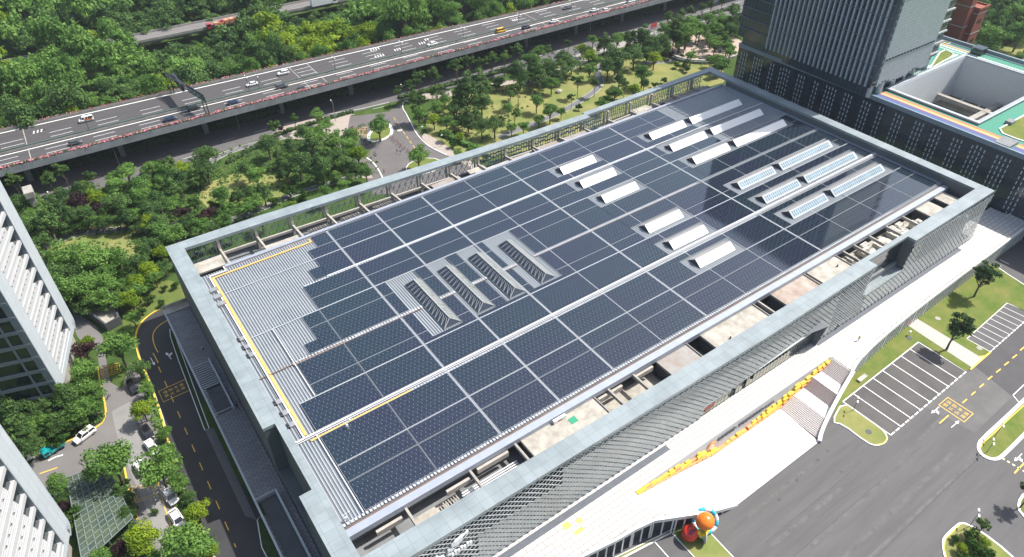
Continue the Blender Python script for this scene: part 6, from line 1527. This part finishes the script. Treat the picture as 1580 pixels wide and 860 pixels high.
for (reg, kind), L in REG.items():
    L.sort(key=lambda q: q[3]); 
    for i, (x, R, e, px_) in enumerate(L):
        e['label'] = f"{KN[kind]}, {nth(i)} from left {reg}" if len(L) > 1 else f"{KN[kind]} {reg}"
        if len(L) > 1: e['group'] = f"{KN[kind].split(' with')[0]}s {reg}"
# thin supports of the two young trees are left to their trunks; planting mound rocks
# --- the wood beyond the highway
nsolo = 0; stuffV = {k: [] for k in 'abc'}; stuffA = {k: [] for k in 'abc'}
rf2 = random.Random(77); rngf = np.random.default_rng(5)
cand = []
y = 292.0
while y < 560:
    x = -150.0+(rf2.random()*5)
    while x < 330:
        xx = x+rf2.uniform(-2.2, 2.2); yy = y+rf2.uniform(-2.2, 2.2)
        if yy > Yf(xx)+4.5 and not (358 < yy < 375):
            px_, py_, k_ = proj(xx, yy, 8)
            if -50 < px_ < 1200 and -45 < py_ < 300: cand.append((xx, yy, px_, py_, k_))
        x += 7.6
    y += 7.0
cand.sort(key=lambda q: q[1])
def wkind(x, y):
    v = math.sin(x*.045+1.3)+math.sin(y*.06+x*.02)+rf2.uniform(-.9, .9)
    if 95 < x < 135 and 296 < y < 335 and rf2.random() < .6: return 'c'
    if rf2.random() < .035: return 'c'
    return 'b' if v > .35 else 'a'
lowsolo = 165
for i, (x, y, px_, py_, k_) in enumerate(cand):
    kind = wkind(x, y); R = rf2.choice((rf2.uniform(2.8, 4.5), rf2.uniform(4.0, 6.2), rf2.uniform(5.0, 8.2)))
    # keep the raised road of the wood in sight in two stretches
    near_road = 330 < y < 362
    win = 200 < px_ < 370 or 440 < px_ < 570
    if win and 345 < y < 363: R = rf2.uniform(2.0, 2.8)
    elif win and 328 < y <= 345: R = rf2.uniform(3.0, 4.2)
    tb_ = W(22, 104); dx_ = x-tb_.x; dy_ = y-tb_.y
    if abs(dx_) < 8 and -34 < dy_ < 5: continue
    if i < lowsolo:
        e = put_tree(x, y, R, kind, 0, rf2.uniform(.85, 1.6) if not win else .9); e['label'] = {'a': 'dark green tree crown in the dense wood beyond the elevated highway', 'b': 'mid green tree crown in the dense wood beyond the elevated highway', 'c': 'bright yellow-green tree crown in the wood beyond the elevated highway'}[kind]; e['group'] = {'a': 'dark trees of the wood beyond the highway', 'b': 'mid green trees of the wood beyond the highway', 'c': 'yellow-green trees of the wood beyond the highway'}[kind]
    else:
        cm, tm, s = tree_proto(kind, rf2.randrange(3)); n = len(cm.vertices)
        V = np.empty(n*3, dtype=np.float32); cm.vertices.foreach_get('co', V); V = V.reshape(-1, 4, 3)
        A = np.empty(n, dtype=np.float32); cm.attributes['clump'].data.foreach_get('value', A); A = A.reshape(-1, 4)
        sel = rngf.permutation(len(V))[:int(len(V)*.42)]; V = V[sel]; A = A[sel]; c0 = V.mean(axis=1, keepdims=True); V = c0+(V-c0)*1.5
        a = rf2.uniform(0, 6.28); Rm = np.array([[math.cos(a), -math.sin(a), 0], [math.sin(a), math.cos(a), 0], [0, 0, 1]])
        V = (V.reshape(-1, 3)@Rm.T)*np.array([R, R, R*(rf2.uniform(.85, 1.6) if not win else .95)])+np.array([x, y, 0]); stuffV[kind].append(V); stuffA[kind].append(A.reshape(-1)+rf2.uniform(-.25, .25))
fw = None
for k in 'abc':
    if not stuffV[k]: continue
    me = leaf_mesh('wood_canopy', np.concatenate(stuffV[k]), np.concatenate(stuffA[k]), LM[k]); o = bpy.data.objects.new('wood_canopy' , me); COL.objects.link(o)
    tag(o, {'a': 'far dark green canopy of the dense wood filling the top left', 'b': 'far mid green canopy patches of the dense wood at the top left', 'c': 'far yellowish crowns scattered through the dense wood at the top left'}[k], 'trees', None, 'stuff')
# low shrubs along the far highway parapet
for i in range(26):
    x = -30+i*9.5; e = put_tree(x+rf2.uniform(-3, 3), Yf(x)+4.2, rf2.uniform(3.2, 4.6), 'b' if i % 4 else 'c', 0, rf2.uniform(1.5, 1.9)); e['label'] = 'light green tree poking up right behind the far flowered parapet of the elevated highway'; e['group'] = 'trees right behind the far highway parapet'
# undergrowth cover between the garden trees: loose leaf clumps on the ground
def cover(name, label, polys, n, mat, seed, h=1.0, leaf=.35):
    rng = np.random.default_rng(seed); V = []
    for poly in polys:
        P = [tuple(W(x, y))[:2] for x, y in poly]; xs_ = [p[0] for p in P]; ys_ = [p[1] for p in P]
        def inside(x, y):
            c = False; j = len(P)-1
            for i in range(len(P)):
                if ((P[i][1] > y) != (P[j][1] > y)) and (x < (P[j][0]-P[i][0])*(y-P[i][1])/(P[j][1]-P[i][1])+P[i][0]): c = not c
                j = i
            return c
        k = 0
        while k < n:
            x = rng.uniform(min(xs_), max(xs_)); y = rng.uniform(min(ys_), max(ys_)); k += 1
            if not inside(x, y): continue
            r_ = rng.uniform(.4, 1.1); c = np.array([x, y, 0]); 
            for q in range(9):
                d = rng.normal(size=3); d[2] = abs(d[2]); d /= np.linalg.norm(d); p = c+d*np.array([r_, r_, r_*.8*h]); u = rng.normal(size=3); u /= np.linalg.norm(u); v = np.cross(u, d); s = leaf*rng.uniform(.6, 1.2); V.append([p-u*s, p-v*s, p+u*s, p+v*s])
    V = np.array(V).reshape(-1, 3); me = leaf_mesh(name, V, rng.uniform(0, 1, len(V)), mat); o = bpy.data.objects.new(name, me); COL.objects.link(o); return tag(o, label, 'ground cover', None, 'stuff')
cover('undergrowth', 'low undergrowth and shrubs filling the gaps in the gardens', [[(20,300),(200,275),(300,240),(420,215),(560,190),(590,260),(420,330),(240,400),(100,470),(40,400)],[(640,160),(720,110),(860,80),(1000,50),(1130,20),(1130,110),(1040,95),(900,110),(720,235),(660,215)],[(0,600),(60,600),(150,590),(160,650),(70,690),(0,690)],[(188,740),(205,760),(214,830),(300,880),(250,650),(215,560),(250,640),(325,860),(190,860)]], 1500, LM['a'], 4)
cover('undergrowth', 'sunlit grassy shrubs along the garden edges', [[(200,300),(420,230),(560,220),(590,265),(300,360),(230,440),(150,420)],[(215,570),(235,600),(262,700),(300,790),(330,860),(300,860),(262,760),(232,640)]], 800, LM['b'], 9, leaf=.3)

# ------------------------------------------------------------------ people
CLO = {k: M('cloth_'+k, c, .85, .1, 3.0) for k, c in dict(dark=(.02,.022,.03), yellow=(.6,.42,.05), blue=(.05,.12,.35), white=(.6,.6,.6), red=(.4,.05,.05)).items()}
SKIN = M('skin', (.45, .27, .19), .6, .03); HAIR = M('hair', (.015, .012, .01), .7, 0)
def person_mesh(stride, mats):
    mb = MB(); hs = .5*stride
    J = {'pel': (0,0,.95), 'ch': (.02,0,1.38), 'nk': (.03,0,1.5), 'hd': (.05,0,1.62)}
    vs = [(0,0,.92),(0,0,1.15),(.01,0,1.36),(.02,0,1.48),(.03,0,1.60),(.03,0,1.72)]; rad = [.135,.12,.155,.065,.095,.085]; ed = [(0,1),(1,2),(2,3),(3,4),(4,5)]
    for s in (-1, 1):
        b = len(vs); f = s*stride
        vs += [(0,s*.09,.88),(f*.12+.03,s*.1,.50),(f*.25,s*.1,.09),(f*.25+.14,s*.1,.04)]; rad += [.095,.062,.045,.04]; ed += [(0,b),(b,b+1),(b+1,b+2),(b+2,b+3)]
        b = len(vs); vs += [(0,s*.19,1.40),(-f*.1,s*.24,1.13),(-f*.2+.06,s*.24,.90),(-f*.2+.08,s*.24,.82)]; rad += [.055,.043,.032,.036]; ed += [(2,b),(b,b+1),(b+1,b+2),(b+2,b+3)]
    me = bpy.data.meshes.new('person'); me.from_pydata(vs, ed, []); o = bpy.data.objects.new('person_tmp', me); COL.objects.link(o)
    sk = o.modifiers.new('s', 'SKIN'); 
    for i, r in enumerate(rad): me.skin_vertices[0].data[i].radius = (r, r)
    me.skin_vertices[0].data[0].use_root = True; ss = o.modifiers.new('u', 'SUBSURF'); ss.levels = 1
    bpy.context.view_layer.update(); m2 = bpy.data.meshes.new_from_object(o.evaluated_get(bpy.context.evaluated_depsgraph_get())); bpy.data.objects.remove(o)
    m2.materials.clear(); [m2.materials.append(m) for m in mats]
    for p in m2.polygons:
        z = p.center.z; p.material_index = 2 if z > 1.5 or (z < .93 and abs(p.center.y) > .2) else (1 if z < .95 else 0); p.use_smooth = True
    return m2
def person(px, py, z, top, legs, ang, label, group=None, stride=.5, seat=False):
    p = W(px, py, z); t = thing('person', label, 'person', (p.x, p.y, z), ang, group); b = bpy.data.objects.new('body', person_mesh(stride, [CLO[top], CLO[legs], SKIN])); COL.objects.link(b); b.parent = t
    MB().ball((.02, 0, 1.70), .105, .1, .1, 10, 6).build('hair', HAIR, t, True); return t
person(1324,526,ZT,'yellow','blue',.3,'person in a yellow top standing alone on the white terrace')
person(314,541,ZT,'white','dark',1.2,'person in a pale shirt walking on the shaded side deck')
person(358,620,ZT,'red','dark',-1.2,'person in a red top walking beside the side stair'); person(367,630,ZT,'dark','dark',-1.2,'person in dark clothes walking just behind the one in red')
person(613,237,0,'dark','white',.8,'person in a dark top on the plaza, left of a pair'); person(618,238.5,0,'blue','white',.8,'person in blue on the plaza, right of a pair')
person(593,267,0,'red','dark',2.0,'person walking at the plaza edge close to the hall parapet'); person(1290,508,ZT,'dark','dark',0,'person in dark clothes standing against the lattice facade')
# ------------------------------------------------------------------ crowd barriers and bollards on the plaza
RM_ = M('barrier_maroon', (.16, .04, .035), .5, .1)
bl = [(602.5,212),(606,216),(610.5,219.5),(614.5,223.5),(618.5,227),(623.5,231),(629.5,234.5),(634.5,237.5),(545,199),(551.5,201),(559.5,202),(566.5,202.5)]
bp0 = None
for i, (px, py) in enumerate(bl):
    lab = f"maroon spiked barrier trestle, {nth(i if i < 8 else i-8)} from the left in the {'diagonal row right of' if i < 8 else 'short row left of'} the island"
    p = W(px, py)
    if bp0 is None:
        bp0 = thing('barrier', lab, 'barrier', (p.x, p.y, 0), .6, 'trestle barriers on the plaza')
        MB().bar((-.8,0,.75), (.8,0,.75), .09).build('rail', RM_, bp0)
        for s in (-1, 1): MB().bar((s*.6,-.45,0), (s*.6,0,.75), .07).bar((s*.6,.45,0), (s*.6,0,.75), .07).build('leg', RM_, bp0)
        mb = MB(); [mb.bar((-.7+k*.28,0,.75), (-.7+k*.28,.35,1.15), .05) for k in range(6)]; mb.build('spike', RM_, bp0)
    else: copy_tree(bp0, (p.x, p.y, 0), rt_.uniform(-.3, 1.4), lab)
# ------------------------------------------------------------------ inflatable balls and swim ring by the terrace foot
p = W(1052,812); IR = M('inflatable_red', (.62, .05, .03), .25, .05, 1.0); IO = M('inflatable_orange', (.85, .20, .02), .2, .04, 1.0); IY = M('inflatable_yellow', (.85, .62, .02), .3, .04); IB = M('inflatable_blue', (.05, .45, .62), .3, .03); IW = M('inflatable_white', (.78, .78, .78), .3, .02)
q0 = W(1068,822)
rb1 = thing('inflatable_ball', 'large red inflatable ball with dark patch on the grass below the terrace', 'inflatable', (W(1064,824,1.5).x, W(1064,824,1.5).y, .06)); MB().ball((0, 0, 1.65), 1.75, 1.6, 1.65, 24, 14).build('shell', IR, rb1, True)
mb = MB(); mb.ball((-.1, -.35, 2.15), 1.2, .85, 1.2, 12, 8); mb.build('patch', M('inflatable_maroon', (.25, .02, .06), .4, .05), rb1, True)
ob1 = W(1088,805,5.0); st1 = thing('inflatable_figure', 'plain yellow inflatable base holding up the orange ball beside the swim ring', 'inflatable', (ob1.x, ob1.y, .06))
MB().ball((0, 0, 1.2), .8, .8, 1.2).ball((-.9, -.5, 1.9), .75, .45, .45).ball((-.5, -1.0, 2.3), .7, .4, .4).ball((-1.3, .1, 2.4), .5, .6, .4).ball((.3, -.6, 2.4), .6).ball((0, 0, 3.0), .7, .7, .6).build('body', IY, st1, True)
o = thing('inflatable_ball', 'large glossy orange inflatable ball raised on a yellow inflatable base', 'inflatable', (ob1.x, ob1.y, 3.5)); MB().ball((0, 0, 1.65), 1.85, 1.75, 1.65, 24, 14).build('shell', IO, o, True)
rg = W(1093,812,3.2); o = thing('swim_ring', 'giant blue and white striped swim ring standing behind the orange ball', 'inflatable', (rg.x, rg.y, 0.1), 0); R_ = 2.35; r__ = .42
for k in range(12):
    mb = MB(); pts = [(R_*math.cos(a), .0, 2.75+R_*math.sin(a)) for a in [2*PI*(k+t/5)/12 for t in range(6)]]; mb.tube(pts, r__, 12, True); s_ = mb.build('segment', IB if k % 2 else IW, o, True)
o.rotation_euler = (math.radians(-38), 0, -.55)
bd = W(1087,832,1); o = thing('inflatable_board', 'white oval inflatable board with pale blue side leaning by the swim ring', 'inflatable', (bd.x, bd.y, .1), .9); MB().ball((0, 0, 1.5), 1.3, .18, 1.5, 16, 10).build('board', IW, o, True); MB().ball((.9, .5, 1.3), .9, .6, 1.0).build('pad', M('inflatable_pale_blue', (.45, .62, .75), .4, .03), o, True)
# ------------------------------------------------------------------ glass canopy of the campus car ramp
gc = thing('glass_canopy', 'green glass canopy on a steel grid over the campus ramp', 'canopy', tuple(W(150,790))); c = gc.location.copy(); Z = 3.0
P4 = [W(103,738,Z), W(163,716,Z), W(205,800,Z), W(128,872,Z)]
def bl4(u, v): return (P4[0]*(1-u)+P4[1]*u)*(1-v)+(P4[3]*(1-u)+P4[2]*u)*v
GR = M('canopy_steel', (.17, .21, .20), .5, .1, 1.0); CG = M('canopy_glass', (.045, .075, .06), .12, 0, .4, alt=(.10, .125, .07), spec=.9, detail=5)
mb = MB(); mb.quad(*[tuple(bl4(*q)) for q in ((0,1),(1,1),(1,0),(0,0))]); loc_mb(mb, c).build('glass_roof', CG, gc)
mb = MB()
for i in range(8): mb.bar(bl4(i/7, 0)+Vector((0,0,.1)), bl4(i/7, 1)+Vector((0,0,.1)), .16)
for i in range(16): mb.bar(bl4(0, i/15)+Vector((0,0,.1)), bl4(1, i/15)+Vector((0,0,.1)), .16)
loc_mb(mb, c).build('roof_beam', GR, gc)
mb = MB()
for u in (0, .5, 1):
    for v in (0, .33, .66, 1): q = bl4(u, v); mb.bar((q.x, q.y, 0), (q.x, q.y, Z), .18)
pieces(loc_mb(mb, c), 'post', GR, gc)
# ------------------------------------------------------------------ small things
BN = M('bench_wood', (.36, .15, .08), .8, .1, 2.0)
def bench(px, py, label, ang):
    p = W(px, py); t = thing('park_bench', label, 'bench', (p.x, p.y, 0), ang); MB().box(-.9, .9, -.25, .25, .42, .48).build('seat', BN, t); MB().box(-.9, .9, .25, .3, .5, .9).build('backrest', BN, t)
    for s in (-.7, .7): MB().box(s-.05, s+.05, -.22, .25, 0, .42).build('leg', DARKM, t)
bench(123,357,'orange-brown bench on the dry lawn beside the curving path', .2)
def rock(px, py, s, label):
    p = W(px, py); mb = MB().ball((0, 0, .3*s), s, s*.7, s*.6, 8, 6); r_ = random.Random(px); mb.v = [(x*r_.uniform(.85, 1.15), y*r_.uniform(.85, 1.15), z) for x, y, z in mb.v]; o = mb.build('rock', CONCP, None); o.location = (p.x, p.y, 0); tag(o, label, 'rock')
rock(862,143,1.6,'pale boulder on the dry lawn left of the curving park path'); rock(928,134,1.1,'small boulder right of the curving park path')
p = W(1330,585); o = MB().prism([(-1.6,-.5),(1.6,-.5),(1.6,.5),(-1.6,.5)], 0, .5).build('vent_slab', CONCP); o.location = (p.x, p.y, .05); tag(o, 'pale concrete vent block on the lawn between stair and bus bays', 'vent')
for i, (px, py, lab) in enumerate(((1403,522,'dark manhole cover on the lawn left of the footpath'),(1511,538,'pale manhole cover on the lawn right of the footpath'),(1340,687-20,'manhole cover on the rounded lawn tip'),(1447,492,'pale drain cover on the upper lawn'))):
    p = W(px, py); mb = MB(); mb.prism([(.7*math.cos(t*PI/8), .7*math.sin(t*PI/8)) for t in range(16)], 0, .03); o = mb.build('manhole_cover', [CONCD, CONC, CONCD, CONC][i]); o.location = (p.x, p.y, .1); tag(o, lab, 'manhole cover')
p = W(1400,512); t = thing('tripod_sign', 'small white box on a stand at the lawn corner by the footpath', 'sign', (p.x-1, p.y-1, .08)); MB().box(-.3,.3,-.2,.2,.8,1.4).build('box', WHITEM, t); MB().bar((0,0,0),(0,0,.8),.08).build('stand', METAL, t)
# bicycles parked at the kerb near the white car
for i, (px, py) in enumerate(((168,614),(157,641),(150,656))):
    p = W(px, py); t = thing('bicycle', f'dark bicycle left near the yellow campus kerb, {["topmost","middle","lowest"][i]} of three', 'bicycle', (p.x, p.y, 0), .8+i, 'bicycles near the campus kerb')
    for s in (-.5, .5): 
        mb = MB(); mb.tube([(s+.33*math.cos(a*PI/8), 0, .34+.33*math.sin(a*PI/8)) for a in range(17)], .035, 5, False); mb.build('wheel', TYRE, t)
    MB().bar((-.5,0,.34),(-.1,0,.8),.04).bar((-.1,0,.8),(.4,0,.85),.04).bar((.5,0,.34),(.4,0,.95),.04).bar((-.05,0,.35),(-.12,0,.95),.04).bar((-.5,0,.34),(-.05,0,.35),.04).bar((-.05,0,.35),(.4,0,.85),.04).build('frame', DARKM, t); MB().box(-.25,.02,-.07,.07,.93,.98).build('saddle', DARKM, t)

# ------------------------------------------------------------------ haze
hz_ = MB().box(-420, 620, -80, 1100, -1.2, 131.5).build('haze', None)
hz_.data.materials.clear(); hm = bpy.data.materials.new('haze_air'); hm.use_nodes = True; hn = hm.node_tree.nodes; hn.remove(hn['Principled BSDF'])
pv = hn.new('ShaderNodeVolumePrincipled'); pv.inputs['Color'].default_value = (.80, .88, 1.0, 1); pv.inputs['Density'].default_value = .00010; pv.inputs['Anisotropy'].default_value = .2
hm.node_tree.links.new(pv.outputs[0], hn['Material Output'].inputs['Volume']); hz_.data.materials.append(hm)
tag(hz_, 'thin summer haze over the whole site', 'haze', None, 'stuff')
SC.cycles.volume_step_rate = 10; SC.cycles.volume_bounces = 0
